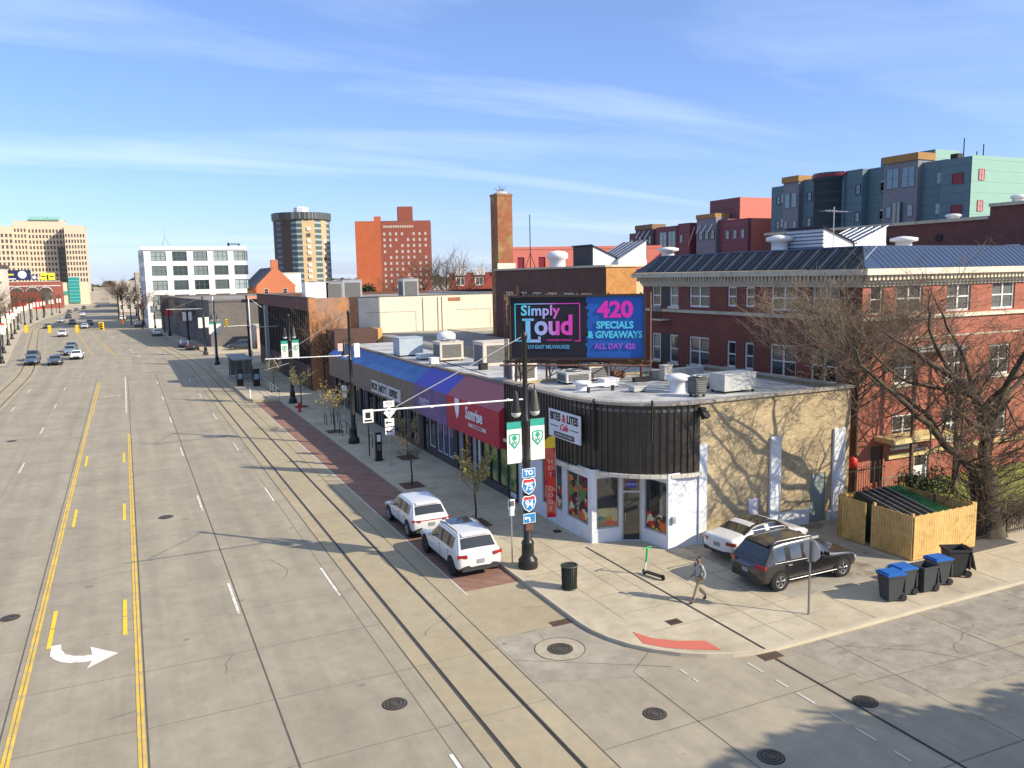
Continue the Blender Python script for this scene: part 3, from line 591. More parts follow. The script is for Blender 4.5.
# shopfronts below the awnings
def front(t, y0, y1, bays, zt=2.75):
    F = Fr((18.1, y1, 0), (0, -1, 0)); w = y1-y0; ops = [(a, z, ww, h) for (a, z, ww, h, *_) in bays]
    b = MB(); wall_open(b, F, w, 0, zt, ops, mat('dark shopfront brick', (.055, .048, .045), .8, var=.2), .15); b.fb(F, 0, w, 0, zt, -.9, -.8, MATS['dark interior']); b.build('front_wall', t)
    for (a, z, ww, h, nx, gm, kind) in bays:
        window(t, F, a, z, ww, h, BLKM if kind != 'w' else WTRIM, gm, nx=nx, nz=1, depth=.12, fw=.05, name='door' if kind == 'd' else 'shop_window', one=True)
SHEETB = mat('blue window advert', (.06, .10, .22), .35, kind='poster', vs=1.3, cols=[(.05, .08, .20), (.08, .14, .30), (.30, .36, .50), (.04, .05, .12), (.20, .12, .22)])
front(red, 39.3, 47.15, [(.35, .1, .95, 2.5, 1, mat('grey door panel', (.20, .21, .25), .5), 'd'), (1.5, .1, .9, 2.5, 1, POST1, 'x'), (2.6, .1, .8, 2.5, 1, mat('pale door poster', (.30, .32, .32), .4, var=.3), 'x'), (3.6, .3, .45, 2.3, 1, WTRIM, 'w'), (4.3, .45, 1.0, 2.2, 1, LEAFP, 'x'), (5.45, .45, 1.0, 2.2, 1, LEAFP, 'x'), (6.6, .45, 1.1, 2.2, 1, LEAFP, 'x')])
front(pur, 47.2, 53.5, [(.3, .1, 1.0, 2.4, 1, DGLASS, 'd'), (1.5, .6, 1.2, 1.95, 1, DGLASS, 'w'), (3.05, .5, 1.0, 2.1, 1, SHEETB, 'w'), (4.1, .5, .95, 2.1, 1, SHEETB, 'w'), (5.1, .5, .95, 2.1, 1, SHEETB, 'w')])
front(brn, 53.55, 79.5, [(a, .35 if k % 3 else .1, 1.7, 2.3 if k % 3 else 2.5, 2, DGLASS, 'x' if k % 3 else 'd') for k, a in enumerate([.6+2.3*i for i in range(11)])])
lo = thing('leaf_film_shopfront', 'narrow pane filmed with green leaves beside the cafe, low black railing below', 'shop window', (18.1, 38.6, 0))
b = MB(); F = Fr((18.06, 39.25, 0), (0, -1, 0))
for i in range(1): b.fb(F, .25+i*1.02, 1.2+i*1.02, .55, 2.95, 0, .03, LEAFP)
b.build('film_panes', lo)
b = MB()
for i in range(2): b.fb(F, .17+i*1.02, .25+i*1.02, .05, 3.0, 0, .07, BLKM)
b.fb(F, .17, 1.27, .1, .16, .02, .08, BLKM); b.fb(F, .17, 1.27, .5, .55, .02, .08, BLKM); b.build('black_mullions', lo)
# low building and pale roof between the row and the brick block
bk = thing('low_rear_building', 'low flat-roofed building with brown parapet and cream wall behind the shop row', 'building', (27, 86, 0))
b = MB(); BP = mat('brown parapet', (.10, .055, .045), .8, var=.15)
b.box(24.5, 33.5, 66, 88.4, 0, 5.9, mat('cream render', (.60, .50, .36), .85), ROOFG); b.build('body', bk)
b = MB(); b.box(19.4, 24.0, 84.3, 88.2, 0, 6.6, BP); b.box(24.02, 24.48, 84.3, 88.2, 0, 6.65, mat('yellow quoin', (.60, .36, .12), .85)); b.build('parapet', bk)

# ---------------------------------------------------------------- roof plant
def ac_box(name, label, x, y, z, w, d, h, body, rot=0, fan=True, grille=True, legs=.12, cat='air conditioner', grp='rooftop air units'):
    t = thing(name, label, cat, (x, y, z), grp); b = MB(); GR = mat('dark louvre', (.07, .07, .07), .6, kind='stripe', horiz=True, period=.09, duty=.4, col2=(.2, .2, .2))
    b.box(x-w/2, x+w/2, y-d/2, y+d/2, z+legs, z+h, body); b.box(x-w/2-.03, x+w/2+.03, y-d/2-.03, y+d/2+.03, z+h, z+h+.05, body)
    for sx_ in (-1, 1):
        for sy_ in (-1, 1): b.box(x+sx_*(w/2-.1)-.05, x+sx_*(w/2-.1)+.05, y+sy_*(d/2-.1)-.05, y+sy_*(d/2-.1)+.05, z, z+legs, BLKM)
    b.build('casing', t)
    if grille: b = MB(); b.box(x-w*.40, x+w*.40, y-d/2-.025, y-d/2-.002, z+legs+h*.12, z+h*.88, GR); b.box(x-w/2-.025, x-w/2-.002, y-d*.38, y+d*.38, z+legs+h*.12, z+h*.88, GR); b.build('grille', t)
    if fan: b = MB(); b.disc((x, y, z+h+.05), (0, 0, 1), min(w, d)*.36, BLKM, th=.06); b.tube([(x+min(w, d)*.36*math.cos(k*.5236), y+min(w, d)*.36*math.sin(k*.5236), z+h+.12) for k in range(13)], .03, ALU, n=4); b.build('fan', t)
    t.rotation_euler = (0, 0, R(rot)); return t
def vent(name, label, x, y, z, r0, h, m, grp='rooftop vents', cap=1.5):
    b = MB(); b.lathe((x, y, z), [(r0*1.15, 0), (r0, .06), (r0, h*.6), (r0*cap, h*.66), (r0*cap, h*.86), (r0*.9, h*.95), (.05, h)], m); o = b.build(name, None, base=(x, y, z)); tag(o, label, 'vent', grp); return o
GALV = mat('weathered galvanised', (.50, .52, .52), .55, kind='stain', col2=(.36, .36, .34), s2=1.6, lo=.45, hi=.65, metal=.25)
BEIGE = mat('beige enamel', (.55, .50, .44), .55, var=.1)
ZR1 = 6.12; ZS = 5.55
ac_box('air_unit', 'pale condenser with black side louvres near the roof edge of the cafe', 24.05, 30.8, ZR1, .62, .62, .85, mat('condenser dark', (.09, .09, .09), .6), fan=True)
ac_box('air_unit', 'large patched metal duct box nearest the apartment wall', 26.5, 31.2, ZR1, 1.9, 1.1, .9, GALV, fan=False, grille=False)
ac_box('air_unit', 'low rooftop duct box behind the patched one', 27.0, 33.2, ZR1, 1.9, 1.2, .55, GALV, fan=False, grille=False)
vent('exhaust_fan', 'white round exhaust fan with drum cap behind the black condenser', 24.1, 32.4, ZR1, .38, .95, WHITE)
vent('exhaust_fan', 'silver mushroom vent beside the duct boxes', 25.8, 33.6, ZR1, .3, .6, GALV)
ac_box('air_unit', 'white condenser cabinet under the right of the billboard', 23.2, 38.7, ZR1, 1.3, 1.1, .85, BEIGE, fan=True)
ac_box('air_unit', 'grey packaged unit under the middle of the billboard', 21.6, 38.2, ZR1, 1.5, 1.1, .6, GALV)
ac_box('air_unit', 'blue white packaged unit left of the lamp post top on the red shop roof', 21.0, 43.6, ZS+.1, 1.6, 1.3, 1.15, WHITE)
vent('exhaust_fan', 'squat white vent on the cafe roof behind the sign board', 20.6, 35.6, ZR1, .32, .5, WHITE)
b = MB(); b.box(20.3, 21.9, 34.5, 34.75, ZR1+.3, ZR1+.42, WHITE); b.box(21.75, 21.85, 34.55, 34.7, ZR1, ZR1+.3, BLKM); b.box(20.35, 20.45, 34.55, 34.7, ZR1, ZR1+.3, BLKM); tag(b.build('pipe_rack', None, base=(21.1, 34.6, ZR1)), 'low white bench-like pipe rack near the cafe roof edge', 'pipe rack')
ac_box('air_unit', 'big beige package unit at the middle of the shop row roof', 23.9, 53.4, ZS, 2.9, 1.8, 1.75, BEIGE, fan=False)
ac_box('air_unit', 'grey brown package unit left of the big beige one', 22.3, 59.0, ZS, 1.9, 1.6, 1.45, BEIGE)
ac_box('air_unit', 'blue grey cabinet unit farthest along the shop row roof', 20.9, 64.6, ZS, 2.0, 1.7, 1.5, mat('blue grey enamel', (.35, .42, .48), .5), fan=False, grille=False)
vent('exhaust_fan', 'white mushroom fan behind the grey brown package unit', 23.3, 62.0, ZS, .5, 2.1, WHITE)
ac_box('air_unit', 'low slab hatch between the roof units', 21.2, 60.9, ZS, 1.4, 1.2, .4, WHITE, fan=False, grille=False)
b = MB(); b.box(26.3, 28.3, 46.8, 48.8, ZS, ZS+2.4, BLKM); b.tube([(27.0, 47.6, ZS+2.4), (26.8, 47.6, ZS+3.9)], .10, BLKM); tag(b.build('water_tank', None, base=(27.3, 47.8, ZS)), 'black tank with a leaning stub pipe in front of the cream wall', 'tank')

random.seed(77)
for i, (lb, x, y, w, d, h_, m_) in enumerate((('small silver hatch near the curved roof edge', 22.6, 33.6, .7, .5, .25, GALV), ('coil of dark pipe lagging on the cafe roof', 24.9, 36.6, 1.1, .25, .22, BLKM), ('long pale duct run behind the duct boxes', 27.6, 37.2, 3.4, .5, .45, GALV), ('white curb box at the centre of the cafe roof', 22.4, 36.0, .9, .7, .4, WHITE), ('dark toolbox shaped unit under the billboard feet', 20.6, 39.3, .8, .6, .5, BLKM), ('rusty brown crate by the billboard supports', 24.6, 38.6, .7, .5, .4, FRMX), ('pale block ballast beside the lattice ladder', 26.3, 36.4, .5, .5, .8, BEIGE), ('white flue box on the red shop roof', 22.6, 45.8, .8, .8, .7, WHITE), ('small dark vent box on the purple shop roof', 21.6, 50.6, .5, .5, .5, BLKM), ('white flue box near the blue awning', 20.4, 57.0, .6, .6, .45, WHITE), ('beige cabinet behind the big beige unit', 26.6, 55.5, 1.6, 1.2, 1.0, BEIGE))):
    ac_box('roof_box', lb, x, y, ZR1 if y < 39.2 else ZS, w, d, h_, m_, rot=0, fan=False, grille=False, cat='roof box', grp='small boxes on the shop roofs', legs=.05)
b = MB()
for (p, q) in (((19.6, 36.8), (27.5, 34.9)), ((21.0, 40.2), (24.3, 32.2)), ((25.2, 39.8), (28.9, 34.4))): b.tube([(p[0], p[1], ZR1+.1), (q[0], q[1], ZR1+.1)], .035, GALV, n=5)
for (p, q) in (((20.3, 43), (21.5, 62)),): b.tube([(p[0], p[1], ZS+.12), (q[0], q[1], ZS+.12)], .04, BLKM, n=5)
tag(b.build('roof_pipes', None, base=(22, 38, ZR1)), 'thin pipes running across the shop roofs between the units', 'pipes')
# ---------------------------------------------------------------- billboard on the cafe roof
LB, RB = Vector((19.3, 41.25, 0)), Vector((25.2, 36.8, 0)); br = (RB-LB).normalized(); bn = br.cross(Vector(UP)); BW = (RB-LB).length; mid = (LB+RB)/2
bbd = thing('billboard', 'large roof billboard, black and blue, with pink and cyan Simply Loud advert', 'billboard', (mid.x, mid.y, 6.12))
b = MB(); BC = mid+Vector((0, 0, 9.05)); BH = 3.45
DKP = mat('black vinyl print', (.014, .014, .02), .55, var=.05); BLP = mat('blue vinyl print', (.015, .11, .42), .5, var=.06)
b.obox(BC-bn*.1, br, bn, UP, BW/2, .08, BH/2, DKP); b.build('panel', bbd)
b = MB(); random.seed(3); ex = .55   # blue half with a torn left edge
N = 26; pts = [(ex+random.uniform(-.10, .14)+(.10 if i % 5 == 0 else 0), -BH/2+BH*i/N) for i in range(N+1)]
vs = [BC-bn*.012+br*p[0]+Vector((0, 0, p[1])) for p in pts]+[BC-bn*.012+br*(BW/2)+Vector((0, 0, p[1])) for p in pts]
b.add(vs, [(i, N+1+i, N+2+i, i+1) for i in range(N)], BLP); b.build('blue_print', bbd)
FRM = mat('rusty brown steel', (.17, .085, .055), .75, var=.3, scale=3)
b = MB()
for (a, z, hw, hh) in ((0, BH/2, BW/2+.06, .06), (0, -BH/2, BW/2+.06, .06), (BW/2, 0, .05, BH/2), (-BW/2, 0, .05, BH/2)): b.obox(BC+br*a+Vector((0, 0, z)), br, bn, UP, hw, .1, hh, mat('dark frame', (.05, .035, .03), .6))
b.build('frame', bbd)
CY = mat('cyan print', (.10, .60, .78), .5, var=.04); PK = mat('pink print', (.75, .03, .42), .5, var=.04)
g0 = 0
def blet(s, a, z, size, m, **k): return lettering(bbd, s, BC+br*a+Vector((0, 0, z))+bn*.004, br, UP, size, m, **k)
x0b = (BC-BASE[bbd]+br*-3.2).x; x1b = (BC-BASE[bbd]+br*.3).x
GRD = mat('cyan to pink print', (.5, .5, .5), .5, var=.02, kind='grad', g0=x0b, g1=x1b)
blet('Simply', -2.0, .92, .78, GRD, bold=.02, gap=1.06)
blet('oud', -1.25, .08, 1.5, GRD, bold=.045, sx=.92)
b = MB(); O = BC+bn*.008
def pr_(a0, a1, z0, z1, m): b.add([O+br*a0+Vector((0, 0, z0)), O+br*a1+Vector((0, 0, z0)), O+br*a1+Vector((0, 0, z1)), O+br*a0+Vector((0, 0, z1))], [(0, 1, 2, 3)], m)
pr_(-2.82, -2.55, -.72, .45, GRD); pr_(-3.0, -2.35, .38, .5, GRD); pr_(-2.82, -1.98, -.82, -.66, GRD); pr_(-2.12, -1.98, -.70, -.5, GRD)   # tall serif L
pr_(-3.42, -3.37, -.72, 1.32, GRD); pr_(-3.42, .22, 1.28, 1.33, GRD); pr_(.17, .22, -.72, 1.3, GRD); pr_(-3.42, -3.0, -.76, -.71, GRD); pr_(-.1, .22, -.76, -.71, GRD)
b.build('logo_lines', bbd)
blet('CANNABIS COMPANY', -.92, -.70, .14, PK, depth=.004, bold=.002); blet('210 EAST MILWAUKEE', -1.55, -1.08, .29, mat('sky blue print', (.12, .38, .62), .5), bold=.005, sx=.82)
blet('420', 2.12, .92, 1.2, PK, bold=.05, sx=1.05)
blet('SPECIALS', 2.1, .10, .52, CY, bold=.02, sx=.95); blet('& GIVEAWAYS', 2.1, -.42, .52, CY, bold=.02, sx=.88); blet('ALL DAY 420', 2.1, -1.05, .42, mat('violet print', (.36, .10, .62), .5), bold=.012, sx=.92)
zb = 9.05-BH/2
b = MB()
for i in range(5):
    P = LB.lerp(RB, .03+.235*i); q = P-bn*1.7
    b.tube([P+Vector((0, 0, 5.7))-bn*.35, P+Vector((0, 0, 10.9))-bn*.3], .055, FRM, n=6); b.tube([q+Vector((0, 0, 5.7)), P+Vector((0, 0, 10.5))-bn*.3], .045, FRM, n=6)
    b.tube([P+Vector((0, 0, 7.2))-bn*.35, q+Vector((0, 0, 6.2))], .035, FRM, n=6); b.tube([P+Vector((0, 0, 7.0))+bn*.6, q+Vector((0, 0, 7.0))], .04, FRM, n=6)
    if i < 4: Q = LB.lerp(RB, .03+.235*(i+1)); b.tube([P+Vector((0, 0, 6.2))-bn*.35, Q+Vector((0, 0, 7.2))-bn*.35], .03, FRM, n=5); b.tube([q+Vector((0, 0, 6.2)), Q+Vector((0, 0, 9.4))-bn*.45], .03, FRM, n=5)
for o_, z in ((.6, 7.02), (-.35, 7.15), (-1.2, 7.0)): b.tube([LB-br*.5+bn*o_+Vector((0, 0, z)), RB+br*.4+bn*o_+Vector((0, 0, z))], .055, FRM, n=6)
b.build('steel_support', bbd)
b = MB()
for s_, e in ((LB-br*.35, -1), (RB+br*.3, 1)):
    for k in range(9): z = 6.3+k*.5; b.tube([s_-bn*.2+Vector((0, 0, z)), s_-bn*.75+Vector((0, 0, z+.02))], .022, FRM, n=5); b.tube([s_-bn*.2+Vector((0, 0, z)), s_-bn*.75+Vector((0, 0, z+.5))], .02, FRM, n=5)
    for d in (.2, .75): b.tube([s_-bn*d+Vector((0, 0, 5.7)), s_-bn*d+Vector((0, 0, 10.9))], .035, FRM, n=6)
    b.build('lattice_ladder', bbd); b = MB()

# ---------------------------------------------------------------- brick apartment house
AW, AS = 34.25, 30.5
apt = thing('apartment_house', 'three storey red brick apartment house with blue metal mansard roof and cream cornice', 'building', (50, 42, 0))
BRW = mat('shaded apartment brick', (.22, .062, .042), .9, kind='brick', size=(.23, .08), col2=(.15, .045, .032), var=.14, scale=.5, mcol=(.19, .09, .07), bump=.15)  # darker copy of the red brick, with the west wall's shade put in
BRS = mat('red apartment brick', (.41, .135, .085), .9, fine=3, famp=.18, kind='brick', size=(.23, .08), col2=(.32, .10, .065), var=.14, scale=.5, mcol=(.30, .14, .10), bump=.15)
FW = Fr((AW, 50.2, 0), (0, -1, 0)); wlen = 50.2-AS; FS = Fr((AW, AS, 0), (1, 0, 0)); slen = 40
HT = 11.15
wb = []      # (a, z, w, h, nx)
for y1, y0, nx in ((49.1, 46.0, 3), (44.8, 42.7, 2), (40.95, 40.1, 1), (39.3, 38.5, 1), (37.1, 35.0, 2), (33.9, 32.0, 2)):
    a = 50.2-y1; w = y1-y0; one = nx == 1
    wb += [(a, 9.62 if not one else 9.75, w, 1.45 if not one else 1.25, nx), (a, 5.72 if not one else 5.95, w, 1.95 if not one else 1.65, nx), (a, 1.9, w, 1.95, nx)]
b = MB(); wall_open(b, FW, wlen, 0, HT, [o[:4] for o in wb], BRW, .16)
ss = []
k = (30.5/31.5)
for x0, x1, nx in ((35.75-34.25+.0, 0, 0),): pass
xs_ = [(.55, .95, 1), (2.45, 2.0, 2), (6.35, 1.95, 2), (10.1, 2.0, 2), (13.9, 2.0, 2), (17.6, 2.0, 2), (21.4, 2.0, 2), (25.2, 2.0, 2), (29, 2, 2), (33, 2, 2)]
for a, w, nx in xs_:
    ss += [(a, 9.52, w, 1.6, nx)]
for a, w, nx in xs_[1:]:
    ss += [(a+.1, 5.75, w-.2, 1.75, nx), (a+.1, 2.35, w-.2, 1.75, nx)]
ss += [(1.0, .55, .95, 2.0, 0), (4.35, .3, 1.2, 1.8, 0)]
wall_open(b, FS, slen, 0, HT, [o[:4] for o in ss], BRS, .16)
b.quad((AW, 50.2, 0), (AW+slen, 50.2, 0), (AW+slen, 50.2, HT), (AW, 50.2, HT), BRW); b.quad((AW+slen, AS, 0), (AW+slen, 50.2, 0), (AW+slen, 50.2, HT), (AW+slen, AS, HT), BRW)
b.build('wall', apt)
for (a, z, w, h, nx) in wb:
    if z < 5.5: window(apt, FW, a, z, w, h, WTRIM, PANE, nx=nx, nz=2, depth=.15, fw=.1, one=False, sill=CREAM)
    elif nx == 3:
        window(apt, FW, a, z, 1.0, h, WTRIM, PANE, nx=1, nz=2, depth=.15, fw=.1, one=False, sill=CREAM); window(apt, FW, a+w-1.0, z, 1.0, h, WTRIM, PANE, nx=1, nz=2, depth=.15, fw=.1, one=False, sill=CREAM)
        q = MB(); q.fb(FW, a+1.0, a+w-1.0, z-.9, z+h, -.14, -.06, mat('dark balcony door', (.04, .035, .03), .6)); q.build('balcony_door', apt)
        q = MB(); q.fb(FW, a+.9, a+w-.9, z-.98, z-.9, 0, .75, CREAM)
        for i in range(9): q.fb(FW, a+.95+i*(w-1.9)/8-.012, a+.95+i*(w-1.9)/8+.012, z-.9, z-.0, .70, .73, BLKM)
        q.fb(FW, a+.9, a+w-.9, z-.02, z+.02, .68, .75, BLKM); q.build('balcony', apt)
    else: window(apt, FW, a, z, w, h, WTRIM, PANE, nx=nx, nz=2, depth=.15, fw=.11, one=False, sill=CREAM if z < 9 else None)
for (a, z, w, h, nx) in ss:
    if nx: window(apt, FS, a, z, w, h, WTRIM, PANE, nx=nx, nz=2, depth=.15, fw=.11, one=False, sill=CREAM if z < 9 else None)
q = MB(); q.fb(FS, 4.35, 5.55, .3, 2.1, -.15, -.08, WTRIM); do = q.build('door', apt); q = MB(); q.fb(FS, 4.5, 5.4, 1.1, 1.95, -.079, -.07, DGLASS); q.build('pane', do)
q = MB(); q.fb(FS, 1.0, 1.95, .55, 2.55, -.15, -.08, mat('brown entry door', (.06, .03, .02), .6)); q.build('door', apt)
# cornice, dentils, belt courses
q = MB()
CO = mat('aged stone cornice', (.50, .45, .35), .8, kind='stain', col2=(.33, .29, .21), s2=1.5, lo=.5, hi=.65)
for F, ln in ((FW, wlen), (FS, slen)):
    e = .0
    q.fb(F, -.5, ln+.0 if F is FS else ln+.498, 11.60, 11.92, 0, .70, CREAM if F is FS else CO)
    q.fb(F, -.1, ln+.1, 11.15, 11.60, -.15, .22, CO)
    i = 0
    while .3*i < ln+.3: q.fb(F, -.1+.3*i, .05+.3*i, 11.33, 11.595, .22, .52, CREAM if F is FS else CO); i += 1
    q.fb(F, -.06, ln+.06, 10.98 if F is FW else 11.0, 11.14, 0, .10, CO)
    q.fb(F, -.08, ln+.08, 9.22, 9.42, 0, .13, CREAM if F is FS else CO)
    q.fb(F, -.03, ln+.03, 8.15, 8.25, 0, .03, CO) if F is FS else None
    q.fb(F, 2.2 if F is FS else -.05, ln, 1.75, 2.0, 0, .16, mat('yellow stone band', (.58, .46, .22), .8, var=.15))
q.build('cornice', apt)
q = MB(); q.fb(FS, 1.2, 6.2, 2.85, 3.1, 0, 1.3, MATS['yellow stone band']); q.fb(FS, 2.6, 6.6, 7.55, 7.75, 0, 1.2, mat('grey balcony slab', (.30, .30, .29), .8)); q.fb(FS, 2.7, 2.85, .3, 7.5, 1.0, 1.15, mat('porch post', (.14, .07, .05), .8)); q.fb(FS, 6.3, 6.45, .3, 7.5, 1.0, 1.15, MATS['porch post']); q.build('porch', apt)
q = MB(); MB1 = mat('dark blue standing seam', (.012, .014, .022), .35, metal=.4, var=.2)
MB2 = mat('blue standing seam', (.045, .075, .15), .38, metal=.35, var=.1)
e0, e1, zt, zz_ = .62, .75, 13.05, 11.94
x0, y0 = AW-e0, AS-e0; xi, yi = AW+e1, AS+e1; x1, y1 = AW+slen+.3, 50.2+.4
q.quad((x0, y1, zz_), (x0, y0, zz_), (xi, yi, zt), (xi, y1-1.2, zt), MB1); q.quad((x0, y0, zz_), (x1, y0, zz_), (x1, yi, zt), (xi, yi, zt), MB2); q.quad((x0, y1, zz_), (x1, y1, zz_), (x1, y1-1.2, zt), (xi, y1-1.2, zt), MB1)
q.quad((xi, yi, zt-.02), (x1, yi, zt-.02), (x1, y1-1.2, zt-.02), (xi, y1-1.2, zt-.02), ROOFG)
RB1 = mat('seam rib', (.03, .034, .045), .4, metal=.4); RB2 = mat('blue seam rib', (.10, .14, .22), .4, metal=.3)
RB3 = mat('bright seam rib', (.45, .47, .5), .35, metal=.5)
yy = y0+.5
i = 0
while yy < y1-1.4:
    t = 1; q.tube([(x0+.02, yy, zz_+.03), (xi, yy, zt+.01)], .022, RB3 if i % 3 == 0 else RB1, n=4); yy += .42; i += 1
xx = xi
while xx < x1: q.tube([(xx, y0+.02, zz_+.03), (xx, yi, zt+.01)], .02, RB2, n=4); xx += .40
q.tube([(x0, y0, zz_+.03), (xi, yi, zt+.03)], .045, MB2, n=6); q.box(xi-.02, xi+.12, yi, y1-1.2, zt-.01, zt+.07, MB2); q.box(xi, x1, yi-.02, yi+.1, zt-.01, zt+.07, MB2)
q.build('mansard_roof', apt)
q = MB(); q.tube([(AW-.08, 45.2, 5.0), (AW-.08, 45.2, .3)], .09, WHITE, n=6); q.build('downpipe', apt)
# roof monitors and vents
LOUV = mat('blue white louvre', (.50, .55, .62), .6, kind='stripe', horiz=True, period=.22, duty=.35, col2=(.10, .12, .16))
def monitor(lb, x, y, z, w, d, h, east=True, dark=False):
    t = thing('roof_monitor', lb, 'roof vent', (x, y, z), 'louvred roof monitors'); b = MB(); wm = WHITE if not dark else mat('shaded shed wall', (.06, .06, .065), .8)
    b.box(x, x+.1, y, y+d, z, z+h, LOUV if not dark else wm); 
    for yy in (y, y+d-.02): b.add([(x+.1, yy, z), (x+w, yy, z), (x+w, yy, z+h*.35), (x+.1, yy, z+h)], [(0, 1, 2, 3)], WHITE)
    b.box(x+w-.05, x+w, y, y+d, z, z+h*.34, wm); b.build('walls', t)
    b = MB(); b.add([(x-.15, y-.12, z+h+.08), (x+w+.12, y-.12, z+h*.35), (x+w+.12, y+d+.12, z+h*.35), (x-.15, y+d+.12, z+h+.08), (x-.15, y-.12, z+h-.0), (x+w+.12, y-.12, z+h*.35-.08), (x+w+.12, y+d+.12, z+h*.35-.08), (x-.15, y+d+.12, z+h)], [(0, 1, 2, 3), (4, 7, 6, 5), (0, 4, 5, 1), (1, 5, 6, 2), (2, 6, 7, 3), (3, 7, 4, 0)], MB1); b.build('roof', t); return t
monitor('louvred white roof monitor with sloping side left of the hip corner', 38.6, 37.5, 13.03, 2.6, 3.0, 1.45)
def monitor2(lb, x, y, z, w, d, h):
    t = thing('roof_monitor', lb, 'roof vent', (x, y, z), 'louvred roof monitors'); b = MB()
    b.box(x, x+w, y, y+d, z, z+.45, WHITE)
    for yy in (y, y+d): b.add([(x, yy, z+.45), (x+w, yy, z+.45), (x+w, yy, z+h)], [(0, 1, 2)], WHITE)
    b.box(x+w-.05, x+w, y, y+d, z+.45, z+h, WHITE); b.build('walls', t)
    b = MB(); b.add([(x-.1, y-.1, z+.47), (x+w+.1, y-.1, z+h+.06), (x+w+.1, y+d+.1, z+h+.06), (x-.1, y+d+.1, z+.47)], [(0, 1, 2, 3)], MB2)
    for i in range(6): yy = y+d*i/5; b.tube([(x-.1, yy, z+.49), (x+w+.1, yy, z+h+.08)], .03, RB3, n=4)
    b.build('roof', t)
monitor2('roof monitor with ribbed blue slope rising to a white gable end', 41.2, 37.4, 13.03, 2.7, 3.0, 1.5)
monitor2('ribbed dark monitor standing over the pale yellow wall behind the billboard', 40.0, 62.5, 12.7, 3.0, 4.0, 2.1)
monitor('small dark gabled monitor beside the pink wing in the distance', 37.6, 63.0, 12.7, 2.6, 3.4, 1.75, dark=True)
for (x, y, lb) in ((38.1, 40.6, 'white mushroom vent left of the louvred monitor'), (46.2, 38.0, 'white mushroom vent right of the hip corner on the apartment roof'), (39.9, 55.0, 'low white mushroom vent beyond the dark part of the apartment roof')):
    vent('roof_ventilator', lb, x, y, 13.03, .5, 1.15 if x < 39.5 else .95, WHITE, 'mushroom roof vents', 1.7)
b = MB(); b.tube([(38.5, 36.6, 13.03), (38.5, 36.6, 15.6)], .03, ALU, n=6); b.tube([(37.5, 36.3, 15.35), (40.0, 36.9, 15.35)], .02, ALU, n=5)
for i in range(7): x = 37.6+i*.38; b.tube([(x, 36.0+(i*.1), 15.35), (x, 36.9+(i*.1), 15.35)], .012, ALU, n=4)
tag(b.build('roof_antenna', None, base=(38.5, 36.6, 13)), 'thin television antenna on the apartment roof ridge', 'antenna')

# ---------------------------------------------------------------- brown building with chimney behind the billboard
def plain(name, label, x0, x1, y0, y1, z1, m, roofm=ROOFG, cat='building', z0=0, base=None, parapet=.35, msouth=None, noroof=False):
    t = thing(name, label, cat, base or ((x0+x1)/2, (y0+y1)/2, z0)); b = MB()
    b.quad((x0, y1, z0), (x0, y0, z0), (x0, y0, z1), (x0, y1, z1), m); b.quad((x0, y0, z0), (x1, y0, z0), (x1, y0, z1), (x0, y0, z1), msouth or m); b.quad((x1, y0, z0), (x1, y1, z0), (x1, y1, z1), (x1, y0, z1), m); b.quad((x1, y1, z0), (x0, y1, z0), (x0, y1, z1), (x1, y1, z1), m)
    p = .3
    b.build('wall', t); r_ = MB(); r_.box(x0+.02, x1-.02, y0+.02, y1-.02, z1-parapet-.1, z1-parapet, roofm)
    cm = mat('stone coping', (.42, .39, .33), .8, var=.15)
    for (a, b_, c, d) in ((x0-.05, x0+p, y0-.05, y1+.05), (x1-p, x1+.05, y0-.05, y1+.05), (x0+p, x1-p, y0-.05, y0+p), (x0+p, x1-p, y1-p, y1+.05)): r_.box(a, b_, c, d, z1-parapet+.01, z1+.08, cm)
    r_.build('roof', t); return t
DKB = mat('deep brown brick', (.12, .055, .04), .9, kind='brick', size=(.24, .085), col2=(.085, .04, .03), var=.2, scale=.4)  # deep brown brick with a slightly darker second tone
wh = thing('brick_warehouse', 'dark brown brick warehouse with pale coping behind the billboard', 'building', (42, 65, 0))
F = Fr((34, 75.9, 0), (0, -1, 0)); ops = [(2.2+i*2.95, 9.1, 1.9, 1.3) for i in range(6)]; b = MB()
wall_open(b, F, 21, 0, 12.45, ops, DKB, .15); b.box(34.01, 36.8, 54.9, 54.98, 0, 12.45, mat('orange brick pier', (.55, .26, .08), .9, kind='brick', size=(.24, .085), var=.2))
b.box(34.01, 36.8, 54.98, 55.9, 0, 12.4, DKB)
b.quad((34, 75.9, 0), (60, 75.9, 0), (60, 75.9, 12.4), (34, 75.9, 12.4), DKB); b.quad((60, 56, 0), (60, 75.9, 0), (60, 75.9, 12.4), (60, 56, 12.4), DKB)
b.build('wall', wh)
for o in ops: window(wh, F, *o, CREAM, PANE, nx=2, nz=1, depth=.14, fw=.12)
b = MB(); CW = mat('cream painted wall', (.62, .52, .33), .85, var=.08); b.box(36.8, 60, 55.4, 55.9, 0, 12.2, CW); b.box(37.2, 41.5, 55.34, 55.397, 8.4, 10.3, mat('dull olive panel', (.23, .20, .13), .8)); b.build('cream_end_wall', wh)
b = MB(); b.box(33.85, 34.5, 54.8, 75.95, 12.45, 12.62, CO); b.box(34.5, 60, 54.8, 55.3, 12.45, 12.62, CREAM); b.box(34.4, 59.9, 55.9, 75.8, 12.0, 12.1, ROOFG); b.build('roof', wh)
ch = thing('brick_chimney', 'tall square brick chimney streaked yellow and soot black, weeds on top', 'chimney', (35.3, 76.9, 0))
